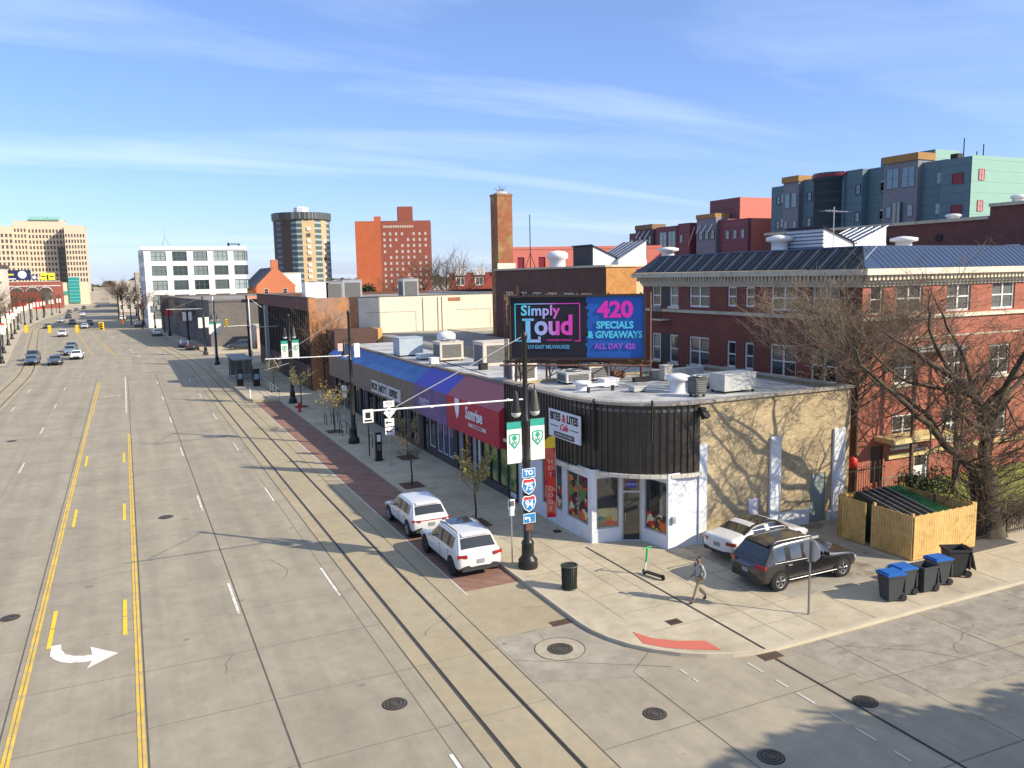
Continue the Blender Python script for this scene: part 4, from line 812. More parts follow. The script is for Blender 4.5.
b = MB(); b.box(34.45, 36.1, 76.1, 77.8, 0, 20.0, mat('chimney brick', (.27, .10, .05), .9, kind='stain', col2=(.30, .21, .09), s2=.55, lo=.45, hi=.62, var=.25)); b.build('stack', ch)
b = MB(); b.box(34.4, 36.15, 76.05, 77.85, 19.9, 20.12, mat('chimney cap', (.25, .16, .11), .9)); b.lathe((35.27, 76.95, 20.12), [(.8, 0), (.55, .2), (.1, .35)], mat('cap mortar', (.5, .48, .45), .9), n=8); b.build('cap', ch); b = MB(); b.box(34.3, 36.3, 75.95, 76.1, 12.3, 13.2, CREAM); b.build('base_band', ch)
b = MB(); random.seed(4)
for i in range(40): a = random.uniform(0, 6.3); rr_ = random.uniform(.1, .7); b.tube([(35.27, 76.95, 20.25), (35.27+rr_*math.cos(a), 76.95+rr_*math.sin(a), 20.3+random.uniform(.1, .75))], .015, mat('dry weeds', (.20, .16, .10), .9), n=3)
b.build('weeds', ch)
b = MB(); b.tube([(33.95, 70.5, 0), (33.95, 70.5, 11)], .2, mat('rust streaked pipe', (.30, .17, .10), .8, var=.3), n=8); tag(b.build('drain_stack', None, base=(33.9, 70.5, 0)), 'rust streaked pipe on the warehouse corner left of the billboard', 'pipe')

# ---------------------------------------------------------------- block across the gap: fins, orange brick, cream wall
fb_ = thing('finned_building', 'brown building with tall dark vertical fins on the street side and orange brick end wall', 'building', (30, 108, 0))
ORB = mat('orange brick', (.44, .20, .085), .9, fine=2, kind='stain', col2=(.32, .20, .14), s2=.14, lo=.46, hi=.56, var=.12)
b = MB(); BRF = mat('brown fascia brick', (.13, .06, .045), .85, var=.15); FIN = mat('dark fin', (.030, .024, .022), .6); RECS = mat('black recess', (.012, .011, .012), .5)
b.quad((17.8, 88.8, 0), (23.2, 88.8, 0), (23.2, 88.8, 9.95), (17.8, 88.8, 9.95), ORB); b.quad((18.6, 125.5, 0), (18.6, 88.8, 0), (18.6, 88.8, 9.95), (18.6, 125.5, 9.95), RECS)
b.quad((60, 88.8, 0), (60, 125.5, 0), (60, 125.5, 9.9), (60, 88.8, 9.9), BRF); b.quad((60, 125.5, 0), (17.8, 125.5, 0), (17.8, 125.5, 9.9), (60, 125.5, 9.9), BRF)
b.build('wall', fb_)
b = MB(); b.box(17.7, 18.6, 88.82, 125.5, 8.6, 10.0, BRF); b.box(17.7, 18.0, 88.81, 125.5, 9.95, 10.1, MATS['brown coping']); b.build('fascia', fb_)
b = MB(); 
for i in range(31): y = 89.0+i*1.2; b.box(17.75, 18.59, y, y+.28, 0, 8.6, FIN)
b.build('fins', fb_)
b = MB(); b.box(17.3, 17.75, 116.0, 117.0, 0, 8.6, mat('pale column', (.36, .34, .32), .8)); b.build('column', fb_)
b = MB(); b.box(17.76, 18.5, 89.2, 125.2, 0, 2.6, mat('brown base panel', (.10, .05, .04), .8, kind='stripe', period=.6, duty=.3, col2=(.05, .03, .03))); b.build('base_panels', fb_)
b = MB(); b.box(18, 60, 89.2, 125.2, 9.4, 9.5, ROOFG); b.build('roof', fb_)
cw = thing('cream_block_building', 'long building with cream painted block end wall and two outlined panels', 'building', (40, 95, 0))
CB = mat('cream block wall', (.70, .63, .50), .85, kind='stain', col2=(.62, .55, .42), s2=.8, lo=.5, hi=.7, var=.06)
b = MB(); b.box(23.2, 44, 88.7, 88.9, 0, 9.85, CB); b.quad((44, 88.7, 0), (44, 125, 0), (44, 125, 9.85), (44, 88.7, 9.85), CB); b.build('wall', cw)
b = MB(); LN = mat('grey outline', (.40, .37, .32), .9)
for x0, x1 in ((24.0, 29.8), (34.5, 39.0)):
    b.box(x0, x1, 88.68, 88.697, 8.15, 8.22, LN); b.box(x1-.08, x1, 88.68, 88.697, 5.0, 8.15, LN)
for x in (32.4, 32.9, 30.6): b.box(x, x+.06, 88.62, 88.68, 5, 9.7, LN)
for z in range(8): b.box(32.46, 32.9, 88.62, 88.66, 5.2+z*.55, 5.25+z*.55, LN) if 0 else None
b.build('panel_lines', cw)
b = MB(); b.box(23.2, 44, 88.69, 89.0, 9.85, 9.95, mat('dark coping', (.12, .11, .10), .8)); b.box(33.7, 35.2, 88.66, 88.69, 9.2, 9.6, mat('rust stain', (.35, .15, .08), .9)); b.build('coping', cw)
plain('flat_felt_roof_building', 'wide low building with dull grey roof between the shops and the cream wall', 33.6, 60, 78.2, 88.6, 5.9, MATS['cream render'], ROOFG)
for (x, w, h, lb, m_) in ((17.0, 2.6, 1.7, 'white plant box on the brown fascia roof edge', WHITE), (19.3, 1.9, 1.75, 'grey plant box beside the white one on the orange brick roof', mat('mid grey enamel', (.25, .25, .26), .6)), (21.2, 2.2, 1.9, 'big dark louvred condenser over the orange brick wall', ALU), (28.3, 1.9, 1.9, 'caged air handler above the cream wall', ALU)):
    ac_box('air_unit', lb, x+w/2+1.3, 93.5, 9.5, w, 2, h+.4, m_, grille=w != 2.6)
b = MB(); b.lathe((31.0, 95, 9.5), [(.5, 0), (.3, .5), (.45, .8), (.2, 1.3)], BLKM); tag(b.build('roof_dish', None, base=(31, 95, 9.5)), 'small dark dish on a stand next to the caged air handler', 'satellite dish')

# ---------------------------------------------------------------- towers and blocks farther off
def grid(ox, oz, nx, nz, px, pz, w, h, skip=None): return [(ox+i*px, oz+j*pz, w, h) for j in range(nz) for i in range(nx) if not (skip and skip(i, j))]
def big(name, label, poly, z1, wallm, faces, cat='building', wname='window', gm=None, fm=None, nx=1, nz=1, roofm=ROOFG, z0=0, limit=100, depth=.3, fw=.12):
    """poly counter-clockwise; faces = {edge index: openings}"""
    cx_ = sum(p[0] for p in poly)/len(poly); cy_ = sum(p[1] for p in poly)/len(poly); t = thing(name, label, cat, (cx_, cy_, z0)); b = MB(); cnt = 0; rest = MB(); restn = 0
    wl = wallm if isinstance(wallm, dict) else {}
    jobs = []
    for i in range(len(poly)):
        p, q = Vector((*poly[i], 0)), Vector((*poly[(i+1) % len(poly)], 0)); F = Fr(p, q-p); ops = faces.get(i, [])
        wall_open(b, F, (q-p).length, z0, z1, ops, wl.get(i, wl.get('d')) if wl else wallm, depth)
        for o in ops: jobs.append((F, o))
    b.build('wall', t)
    for F, o in jobs:
        if cnt < limit: window(t, F, *o, fm or WTRIM, gm or PANE, nx=nx, nz=nz, depth=depth, fw=fw, name=wname); cnt += 1
        else: a, z, w, h = o; rest.add([F.p(a, z, -depth*.9), F.p(a+w, z, -depth*.9), F.p(a+w, z+h, -depth*.9), F.p(a, z+h, -depth*.9)], [(0, 1, 2, 3)], gm or DGLASS); restn += 1
    if restn: o = rest.build('window_rows', t); o['kind'] = 'stuff'
    rb = MB(); rb.prism(poly, z1-.5, z1-.4, roofm); rb.build('roof', t); return t
# white loft block
LW = mat('white loft wall', (.70, .70, .68), .7, var=.05)
LG = pane_mat('loft pane', (.02, .035, .04), (.40, .48, .48)); LFR = mat('green grey sash', (.10, .13, .12), .6)
loft = big('loft_building', 'white four storey loft block with wide gridded factory windows', [(5.6, 240), (31.4, 240), (33.3, 270), (4.8, 270)], 21.3, LW,
  {0: grid(1.7, 2.2, 5, 5, 5.25, 3.85, 3.7, 2.6), 3: grid(2, 2.2, 5, 5, 5.6, 3.85, 3.6, 2.6)}, gm=LG, fm=LFR, nx=3, nz=2)
b = MB(); b.fb(Fr((5.2, 240, 0), (1, 0, 0)), -.2, 26.6, 20.6, 21.5, 0, .35, LW); b.build('cornice', loft)
b = MB(); b.tube([(10.2, 243, 21), (11.2, 243, 24.5), (12.4, 243, 21)], .1, mat('green mast', (.2, .4, .25), .6), n=5); b.tube([(11.2, 243, 24), (11.2, 243, 26.5)], .05, ALU, n=5); tag(b.build('roof_mast', None, base=(11.2, 243, 21)), 'green tripod mast on the roof of the white loft block', 'mast')
b = MB(); b.box(27.2, 30.5, 242, 243, 22.1, 22.35, BLKM); b.box(27.2, 27.6, 242, 243, 20.8, 22.6, BLKM); b.box(30.1, 30.3, 242, 243, 20.8, 22.1, BLKM); tag(b.build('roof_frame', None, base=(28, 242, 21)), 'black angled frame at the right end of the white loft roof', 'roof frame')
# weathered grey wall building along the bend
GW = mat('weathered grey wall', (.115, .108, .105), .9, kind='stain', col2=(.17, .15, .135), s2=.12, lo=.4, hi=.65, var=.15)
gb = big('grey_wall_building', 'long blank weathered dark grey building before the white loft block', [(14, 160), (60, 160), (60, 228), (8.3, 228)], 8.6, GW, {})
b = MB(); b.box(20.5, 26.5, 159.2, 159.95, 8.6, 9.1, mat('orange coping', (.55, .25, .15), .8)); b.build('orange_coping', gb)
plain('pale_kiosk_building', 'small pink and white low building right of the grey blank wall', 20.8, 28, 150, 157, 4.0, mat('pale pink render', (.55, .42, .36), .85))
# tall round tower
tw = thing('round_tower', 'dark brown and tan twelve-sided apartment tower with flared crown', 'building', (92, 453, 0))
b = MB(); cx_, cy_, rr_ = 92, 466, 15.2; TN = mat('tan tower brick', (.46, .34, .20), .85, var=.08); DKT = mat('dark tower brick', (.085, .060, .055), .8, var=.1); GLT = mat('green balcony band', (.07, .10, .10), .4, kind='stripe', horiz=True, period=3.0, duty=.35, col2=(.30, .36, .36)); BLT = mat('blue balcony band', (.03, .05, .07), .4, kind='stripe', horiz=True, period=3.0, duty=.35, col2=(.11, .16, .20))
vang = math.atan2(-466, -92)     # towards the camera
segs = [(-62, -46, BLT), (-46, -22, DKT), (-22, -11, BLT), (-11, 0, GLT), (0, 26, TN), (26, 42, GLT), (42, 58, TN), (58, 72, GLT), (72, 298, DKT)]
for a0, a1, m_ in segs:
    n = max(1, int((a1-a0)/24))
    for i in range(n):
        t0 = vang+R(a0+(a1-a0)*i/n); t1 = vang+R(a0+(a1-a0)*(i+1)/n)
        b.add([(cx_+rr_*math.cos(t0), cy_+rr_*math.sin(t0), 0), (cx_+rr_*math.cos(t1), cy_+rr_*math.sin(t1), 0), (cx_+rr_*math.cos(t1), cy_+rr_*math.sin(t1), 44), (cx_+rr_*math.cos(t0), cy_+rr_*math.sin(t0), 44)], [(0, 1, 2, 3)], m_)
b.build('wall', tw)
b = MB(); CRN = mat('dark crown', (.05, .055, .06), .5, kind='stripe', period=2.2, duty=.25, col2=(.14, .18, .18)); b.lathe((cx_, cy_, 43.8), [(rr_+.2, 0), (rr_+1.0, .6), (rr_+1.0, 4.2), (rr_-3, 4.3)], CRN, n=16, smooth=False); b.lathe((cx_, cy_, 48.8), [(4, 0), (4, 2.6), (3, 3)], WHITE, n=8, smooth=False); b.build('crown', tw)
for k, (aa, m_) in enumerate([(13, DGLASS)]*12+[(50, WTRIM)]*10):
    t0 = vang+R(aa); n_ = Vector((math.cos(t0), math.sin(t0), 0)); u_ = Vector((-n_.y, n_.x, 0)); z = 4+3.2*(k if k < 12 else k-12); P = Vector((cx_, cy_, z))+n_*(rr_-.1); q = MB(); q.obox(P, u_, n_, UP, .9, .35, .8, DGLASS if k % 4 == 2 else WTRIM); q.build('window', tw)
# red brick tower
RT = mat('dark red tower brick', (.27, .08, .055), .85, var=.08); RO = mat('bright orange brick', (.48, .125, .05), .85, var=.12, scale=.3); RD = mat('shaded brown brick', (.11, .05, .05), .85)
WSM = mat('pale tower window', (.50, .48, .42), .5, var=.2)
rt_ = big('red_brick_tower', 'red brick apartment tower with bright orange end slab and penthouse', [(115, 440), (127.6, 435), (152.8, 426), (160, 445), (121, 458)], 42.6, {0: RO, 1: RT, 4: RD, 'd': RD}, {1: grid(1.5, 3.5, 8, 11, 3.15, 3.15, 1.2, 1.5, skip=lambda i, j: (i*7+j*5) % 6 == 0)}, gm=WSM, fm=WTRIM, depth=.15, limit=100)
b = MB(); b.prism([(124.5, 436.2), (127.8, 434.9), (129, 438), (125.5, 439.5)], 42, 45, RO); b.build('lift_housing', rt_); b = MB(); b.prism([(137, 433), (144.5, 430.3), (146, 436), (138.5, 439)], 42, 50.2, RT); b.build('penthouse', rt_)
lettering(rt_, 'SAINT REGIS', (136.3, 431.7, 39.6), (25.2, -9, 0), UP, 2.6, mat('pale sign letters', (.55, .52, .42), .6), depth=.1) if 0 else None
b = MB(); 
for i in range(13): F = Fr((127.6, 435, 0), (25.2, -9, 0)); b.fb(F, 1.6+i*1.25, 2.5+i*1.25, 38.9, 40.1, 0, .1, mat('pale sign letters', (.50, .46, .36), .6))
b.build('sign_letters', rt_)
# large office building
GMW = mat('limestone office wall', (.56, .47, .36), .85, var=.06); GMG = mat('office pane', (.10, .085, .075), .4, var=.3)
om = {'gm': GMG, 'fm': GMW}
off = thing('office_headquarters', 'huge beige limestone office block with rows of windows and a green sign on the roof', 'building', (-44, 650, 0))
def wing(x0, x1, y0, y1, z1, ncol, cnt_):
    b = MB(); F = Fr((x0, y0, 0), (1, 0, 0)); w = x1-x0; px = w/ncol; ops = grid(px*.22, 10, ncol, int((z1-13)/3.72), px, 3.72, px*.56, 2.25); wall_open(b, F, w, 0, z1, ops, GMW, .5)
    b.quad((x1, y0, 0), (x1, y1, 0), (x1, y1, z1), (x1, y0, z1), GMW); b.quad((x0, y1, 0), (x0, y0, 0), (x0, y0, z1), (x0, y1, z1), GMW); b.box(x0, x1, y0+.1, y1, z1-.3, z1, GMW); b.build('wing', off)
    r_ = MB()
    for (a, z, w_, h) in ops: r_.add([F.p(a, z, -.4), F.p(a+w_, z, -.4), F.p(a+w_, z+h, -.4), F.p(a, z+h, -.4)], [(0, 1, 2, 3)], GMG)
    o = r_.build('window_rows', off); o['kind'] = 'stuff'
wing(-85, -63, 634, 660, 51, 9, 0); wing(-63, -55.5, 640, 660, 54.5, 4, 0); wing(-55.5, -33, 648, 670, 56.0, 11, 0); wing(-33, -20.7, 634, 670, 51.5, 7, 0)
b = MB(); b.box(-54, -36, 647, 650, 55.6, 57.9, mat('green roof sign', (.14, .42, .36), .5)); b.build('roof_sign', off)
lettering(off, 'CADILLAC PLACE', (-45, 646.9, 56.75), (1, 0, 0), UP, 2.2, mat('pale green letters', (.6, .75, .7), .5), depth=.1)
b = MB(); b.prism([(-38.5, 647.8), (-33.1, 647.8), (-33.1, 634.5)], 10, 37, mat('dark glass annex', (.05, .06, .07), .2)); b.build('annex', off)
# left side blocks
LR = mat('red painted storefront', (.62, .02, .015), .6, var=.06); LBK = mat('left brick', (.28, .08, .06), .85, var=.12)
arch = thing('arched_brick_building', 'brick building with three white-edged arches and a bright red shopfront', 'building', (-40, 486, 0))
X0_ = -52.5
b = MB(); F = Fr((X0_, 480, 0), (1, 0, 0)); b.box(X0_, -28.8, 480, 500, -.2, 13.6, LBK, ROOFG); b.build('wall', arch)
b = MB(); b.fb(F, .2, 14.2, 0, 8.6, .05, .5, LR)
for i in range(3): b.fb(F, 2+i*4, 3.8+i*4, 3.5, 5.4, .51, .6, DGLASS)
b.build('red_shopfront', arch)
b = MB(); WA = mat('white arch trim', (.7, .68, .66), .7); DA = mat('dark arch glass', (.06, .055, .06), .3)
for cx2 in (4.2, 11.2, 17.0):
    pa = [F.p(cx2+2.9*math.cos(R(t)), 8.6+2.3*math.sin(R(t)), .6) for t in range(0, 181, 15)]; b.tube(pa, .25, WA, n=5)
    b.add([F.p(cx2, 8.6, .56)]+[F.p(cx2+2.7*math.cos(R(t)), 8.6+2.1*math.sin(R(t)), .56) for t in range(0, 181, 15)], [(0, i, i+1) for i in range(1, 13)], DA)
b.fb(F, 14.4, 20.2, 3, 8.6, .05, .3, mat('grey glazing', (.16, .15, .15), .3)); b.build('arch_windows', arch)
b = MB(); b.fb(F, 0, 23.7, 13.6, 14.0, 0, .3, mat('stone cap', (.5, .45, .4), .8)); b.fb(F, 0, 23.7, 11.3, 11.7, 0, .3, WA); b.build('cornice', arch)
for nm, lb, x0, x1, z0, z1, colr, yy, words in (('billboard', 'dark blue roof billboard with a white disc on the arched building', -52, -41.5, 14.6, 19.6, (.015, .02, .09), 481, 1), ('billboard', 'twin yellow roof billboard right of the dark blue one', -37.4, -31, 14.4, 18.0, (.72, .66, .04), 482, 2)):
    t = thing(nm, lb, 'billboard', ((x0+x1)/2, yy, 13.6)); b = MB(); b.box(x0, x1, yy, yy+.4, z0, z1, mat(lb[:9], colr, .5)); b.build('panel', t); b = MB()
    for x in (x0+1, (x0+x1)/2, x1-1): b.tube([(x, yy+.6, 13.6), (x, yy+.6, z1)], .12, BLKM, n=5)
    b.build('posts', t)
    if words == 1:
        b = MB(); b.disc(((x0+x1)/2+1.5, yy-.05, 17.3), (0, -1, 0), 1.9, WHITE, th=.05); b.box(x0+.5, x0+3, yy-.06, yy-.02, 17.0, 17.8, mat('yellow strip', (.7, .6, .05), .5)); b.box(x0+.5, x0+3.8, yy-.06, yy-.02, 15, 15.5, WHITE); b.build('printed_marks', t)
        b = MB(); b.box(x1+.2, x1+2.6, yy, yy+.3, 14.6, 17.2, MATS[lb[:9]]); b.disc((x1+1.4, yy-.05, 15.9), (0, -1, 0), .9, WHITE, th=.05); b.build('small_panel', t)
    else:
        b = MB(); b.box(-34.7, -33.9, yy-.05, yy-.01, 14.6, 17.0, BLKM); b.box(-37, -35.2, yy-.05, yy-.01, 16.0, 16.5, INK); b.box(-33.4, -31.4, yy-.05, yy-.01, 16.0, 16.5, INK); b.build('printed_marks', t)
tg = thing('teal_glass_building', 'low beige building with a teal glass block beyond the brick arches', 'building', (-26, 565, 0))
b = MB(); b.box(-42, -18.9, 560, 585, 0, 13.2, mat('pale beige wall', (.60, .53, .38), .85), ROOFG); b.build('wall', tg)
b = MB(); b.box(-29.2, -23.4, 559, 560.5, 1, 16.3, mat('teal curtain wall', (.03, .25, .24), .25, kind='stripe', horiz=True, period=2, duty=.2, col2=(.15, .40, .38))); b.build('teal_block', tg)
b = MB(); b.box(-34.5, -30, 559.4, 559.9, 6, 8.0, mat('teal awning', (.05, .28, .25), .6)); b.build('awning', tg)
wl_ = thing('white_corner_building', 'white stone building with dark eaves cut off by the left edge', 'building', (-40, 258, 0))
b = MB(); b.box(-60, -28.0, 250, 262, 0, 16.6, mat('pale stone', (.62, .56, .47), .85, var=.1)); b.build('wall', wl_)
b = MB(); b.box(-60.5, -27.6, 249.4, 262.4, 16.6, 17.3, mat('dark eaves', (.10, .07, .06), .8)); b.box(-59, -28.3, 249.8, 250, 12.6, 13.0, MATS['dark eaves']); b.box(-59, -28.3, 249.8, 250, 8.2, 8.6, MATS['dark eaves']); b.build('roof', wl_)
for i in range(3):
    for j in range(3): window(wl_, Fr((-60, 250, 0), (1, 0, 0)), 22+i*3.2, 2.5+j*4.2, 1.5, 2.4, WTRIM, DGLASS, depth=-.05, fw=.15)
# small blocks beyond the loft, at the end of the avenue
for (x0, x1, y0, y1, z, colr, lb) in ((4, 14, 300, 330, 15.5, (.38, .33, .27), 'tan block behind the left end of the white loft building'), (-2.5, 8, 380, 420, 13, (.45, .40, .36), 'pale low block far up the right side of the avenue'), (0, 12, 470, 540, 12, (.30, .16, .12), 'brown brick block near the vanishing point of the avenue'), (-60, -30, 720, 760, 16, (.35, .32, .3), 'grey block beyond the huge office building')):
    t = plain('street_building', lb, x0, x1, y0, y1, z, mat('w'+lb[:6]+str(x0), colr, .85)); F = Fr((x0, y0, 0), (1, 0, 0))
    for i in range(int((x1-x0)/2.6)):
        for j in range(int(z/3.6)): window(t, F, .9+i*2.6, 1.2+j*3.6, 1.3, 2.0, WTRIM, DGLASS, depth=-.06, fw=.12)
# gabled orange brick hall
gh = thing('gabled_brick_hall', 'small orange brick hall with steep gable and chimney between loft block and round tower', 'building', (43, 262, 0))
b = MB(); x0, x1, yy = 36.5, 48, 258; zg = 10.5
b.add([(x0, yy, 0), (x1, yy, 0), (x1, yy, zg), ((x0+x1)/2, yy, 16.2), (x0, yy, zg)], [(0, 1, 2, 3, 4)], RO if 0 else mat('gable brick', (.42, .14, .07), .85, var=.1)); b.box(x0+.05, x1-.05, yy+.1, yy+30, 0, zg-.2, MATS['gable brick']); b.build('wall', gh)
b = MB(); b.add([(x0-.4, yy+.2, zg-.3), ((x0+x1)/2, yy+.2, 16.0), ((x0+x1)/2, yy+30, 16.0), (x0-.4, yy+30, zg-.3), (x1+.4, yy+.2, zg-.3), (x1+.4, yy+30, zg-.3)], [(0, 1, 2, 3), (1, 4, 5, 2)], mat('slate roof', (.05, .05, .06), .7)); b.box(29.5, 36.4, 262, 280, 0, 9.0, mat('brown wing wall', (.38, .16, .09), .85), mat('brown tile', (.25, .13, .08), .85)); b.build('roof', gh)
b = MB(); b.box(41.2, 43.2, yy+.3, yy+2, 14.5, 18.2, MATS['gable brick']); b.build('chimney', gh)
for i in range(2): window(gh, Fr((x0, yy, 0), (1, 0, 0)), 2.2+i*5.6, 8, 1.2, 1.5, WTRIM, DGLASS, depth=-.05)
plain('white_flat_building', 'white flat building peeking out behind the orange brick gable', 46, 58, 300, 320, 14.6, LW)
# row of red houses with white trim
rowb = big('row_of_flats', 'low red brick flats with white bays beyond the cream wall', [(88, 230), (126, 215), (134, 236), (96, 250)], 13.2, mat('flats brick', (.33, .065, .05), .85, var=.1), {0: grid(2.0, 1.5, 7, 3, 5.6, 3.9, 2.6, 2.6)}, gm=PANE, fm=WTRIM, nx=2, depth=.12, fw=.3)
b = MB(); F = Fr((88, 230, 0), (38, -15, 0))
for i in range(7): b.fb(F, 1.6+i*5.6, 5.0+i*5.6, 12.4, 14.4, -1, .4, WHITE)
b.build('white_bays', rowb)
plain('blue_grey_block', 'blue grey block with round tank left of the dark warehouse wall', 128, 150, 228, 250, 15, mat('blue grey wall', (.13, .17, .22), .8))

# long dark brick building beyond the apartment house
lb_ = thing('long_brick_building', 'long dark red brick building with stepped parapet behind the apartment roof', 'building', (80, 80, 0))
PB = mat('dark plum brick', (.16, .055, .045), .9, var=.12, kind='brick', size=(.25, .09))
b = MB(); b.box(60, 100, 41.8, 66, 0, 15.5, PB, ROOFG); b.box(60, 100, 20, 41.8, 0, 16.4, PB, ROOFG); b.build('wall', lb_)
b = MB(); b.box(59.8, 60.3, 41.85, 66, 15.5, 15.75, CO); b.box(59.8, 60.3, 20, 41.8, 16.4, 16.65, CO); b.build('coping', lb_)
for y in (46, 51, 56, 61, 37, 32): q = MB(); q.disc((59.98, y, 14.3), (-1, 0, 0), .32, BLKM, th=.08); q.build('round_vent', lb_)
F = Fr((60, 66, 0), (0, -1, 0))
for a in (3, 8, 13.5, 19, 25.5, 31): window(lb_, F, a, 12.0, 1.2, 1.5, WTRIM, DGLASS, depth=-.05)
vent('roof_ventilator', 'white dome fan on the long dark brick building', 61, 45.6, 15.5, .45, .7, WHITE, 'mushroom roof vents', 1.3); vent('roof_ventilator', 'white dome fan at the parapet step of the dark brick building', 60.8, 40.2, 16.4, .4, .8, WHITE, 'mushroom roof vents', 1.3)

# teal and plum apartment complex: stepped units
TL = mat('teal panel wall', (.11, .185, .215), .7, kind='stripe', horiz=True, period=1.1, duty=.07, col2=(.07, .12, .15), var=.06); TLS = mat('mint panel wall', (.24, .41, .35), .75, kind='stripe', horiz=True, period=1.3, duty=.05, col2=(.17, .31, .27), var=.04)
GRY = mat('grey lilac bay', (.19, .20, .23), .7); OCH = mat('ochre cap', (.34, .19, .07), .8); PLU = mat('shaded plum wall', (.20, .075, .085), .75, var=.08, kind='stripe', horiz=True, period=1.2, duty=.06); PNK = mat('salmon wall', (.58, .17, .13), .8, var=.05); MRN = mat('maroon window', (.20, .02, .03), .4)  # PLU has the west faces' shade put into its colour
BGL = glass('blue bay glass', (.05, .09, .12)); 
tc_ = thing('teal_apartment_complex', 'stepped teal and mint apartment complex with ochre caps on the right skyline', 'building', (100, 85, 0))
b = MB()
for (y0, y1, x0, z1, capc, m_) in ((67.5, 71.5, 93, 25.1, None, TL), (71.5, 75.0, 94, 25.3, None, TL), (75.0, 80.2, 93.2, 25.7, 'o', GRY), (80.2, 83.6, 94.2, 25.6, None, TL), (83.6, 86.4, 93, 25.6, None, TL), (86.4, 92.0, 92.6, 25.6, 'g', TL), (92.0, 95.6, 94, 25.4, None, TL), (95.6, 98.8, 93.2, 25.2, 'o', GRY), (98.8, 102.2, 94, 25.0, None, TL)):
    b.box(x0, 120, y0, y1, 0, z1, m_, ROOFG)
    if capc == 'o': b.box(x0-.25, x0+3, y0-.15, y1+.15, z1, z1+.9, OCH)
b.quad((93, 67.4, 0), (130, 67.4, 0), (130, 67.4, 25.2), (93, 67.4, 25.2), TLS); b.box(97, 101.5, 75.5, 84, 25, 27.2, TLS, ROOFG); b.box(96.9, 96.99, 75.5, 84, 25, 27.2, TL)
b.build('wall', tc_)
F = Fr((93, 71.5, 0), (0, -1, 0))
for z in (22.0, 18.2, 14.6): window(tc_, F, 1.6, z, 1.5, 1.3, MRN, MRN, depth=-.05)
F = Fr((93, 67.4, 0), (1, 0, 0))
for z in (22.3, 18.6, 14.8): window(tc_, F, 1.3, z, 1.0, 1.35, mat('coral window frame', (.45, .12, .10), .5), mat('pink blind', (.5, .25, .25), .5), depth=-.05, nx=2)
F = Fr((93.2, 80.2, 0), (0, -1, 0))
for a in (.4, 2.8): window(tc_, F, a, 22.4, 2.0, 2.6, GRY, BGL, depth=-.05, nx=2)
for z in (18.6, 15.0): window(tc_, F, .5, z, .9, 1.5, GRY, BGL, depth=-.05); window(tc_, F, 3.8, z, .9, 1.5, GRY, BGL, depth=-.05)
b = MB(); b.fb(F, 2.0, 3.1, 13, 20.5, .02, .5, BGL); b.fb(F, 2.45, 2.65, 13, 20.5, .5, .55, OCH); b.build('stair_bay', tc_)
F = Fr((93.2, 98.8, 0), (0, -1, 0))
for a in (.3, 1.7): window(tc_, F, a, 21.4, 1.2, 2.2, GRY, BGL, depth=-.05)
for a in (.3, 2.1): window(tc_, F, a, 18, .8, 1.4, GRY, BGL, depth=-.05)
b = MB(); b.lathe((93.6, 89.2, 0), [(2.7, 0), (2.7, 24.6), (2.9, 24.6), (2.9, 25.6)], mat('curved blue glass', (.05, .085, .12), .3, kind='stripe', horiz=True, period=1.2, duty=.1, col2=(.10, .13, .16)), n=20); b.lathe((93.6, 89.2, 25.0), [(3.0, 0), (3.0, .4)], MRN, n=20); b.build('curved_bay', tc_)
for y in (101, 94.5, 84.6, 81.4):
    for z in (22.2, 18.4, 14.9): window(tc_, Fr((93.98 if y in (101, 94.5) else (92.98 if y == 84.6 else 94.18), y, 0), (0, -1, 0)), 0, z, .8, 1.3, BLKM, DGLASS, depth=-.05)
for (x, ya, yb, m2) in ((93.98, 71.6, 75.0, 0), (94.18, 80.3, 83.6, 0), (93.98, 92.1, 95.6, 0), (93.98, 98.9, 102.2, 0)):
    F = Fr((x, yb, 0), (0, -1, 0))
    for z in (22.4, 18.6, 15.0): window(tc_, F, (yb-ya)*.62, z, .9, 1.4, GRY, BGL, depth=-.05)
b = MB()
for x, z in ((93.6, 3), (96, 1.2), (97.2, 2.4)): b.tube([(x, 69, 25), (x, 69, 25+z*.8)], .07, BLKM, n=5)
b.box(91.9+2, 92.8+2, 70, 71, 25.1, 25.8, BLKM); b.build('roof_masts', tc_)
pc = thing('plum_apartment_complex', 'stepped plum red and grey apartment complex with white struts left of the teal one', 'building', (105, 125, 0))
b = MB()
for (y0, y1, x0, z1, m_, cap) in ((107, 113, 93.5, 20.6, PLU, 0), (113, 115.2, 94.3, 20.9, PLU, 0), (115.2, 120.5, 93.6, 21.3, GRY, 1), (120.5, 123.0, 95.5, 20.6, PLU, 0), (123.0, 126.5, 94, 20.9, PLU, 0), (126.5, 133, 93.8, 20.6, PLU, 0), (133, 134.5, 94.4, 20.5, PLU, 0), (134.5, 140.5, 94, 20.5, mat('grey plum bay', (.12, .08, .085), .75), 2), (140.5, 143.5, 94.5, 20.0, PLU, 0)):
    b.box(x0, 116, y0, y1, 0, z1, m_, ROOFG)
    if cap == 1: b.box(x0-.2, x0+3, y0, y1, z1, z1+.7, OCH)
    if cap == 2: b.box(x0-.2, x0+3, y0, y1, z1, z1+.9, mat('brown cap', (.22, .14, .08), .8))
b.box(97, 125, 113, 121, 20, 24.6, PNK, ROOFG); b.box(96.9, 96.99, 113, 121, 20, 24.6, PLU); b.box(94.2, 120, 106.9, 106.99, 0, 20.6, PNK); b.build('wall', pc)
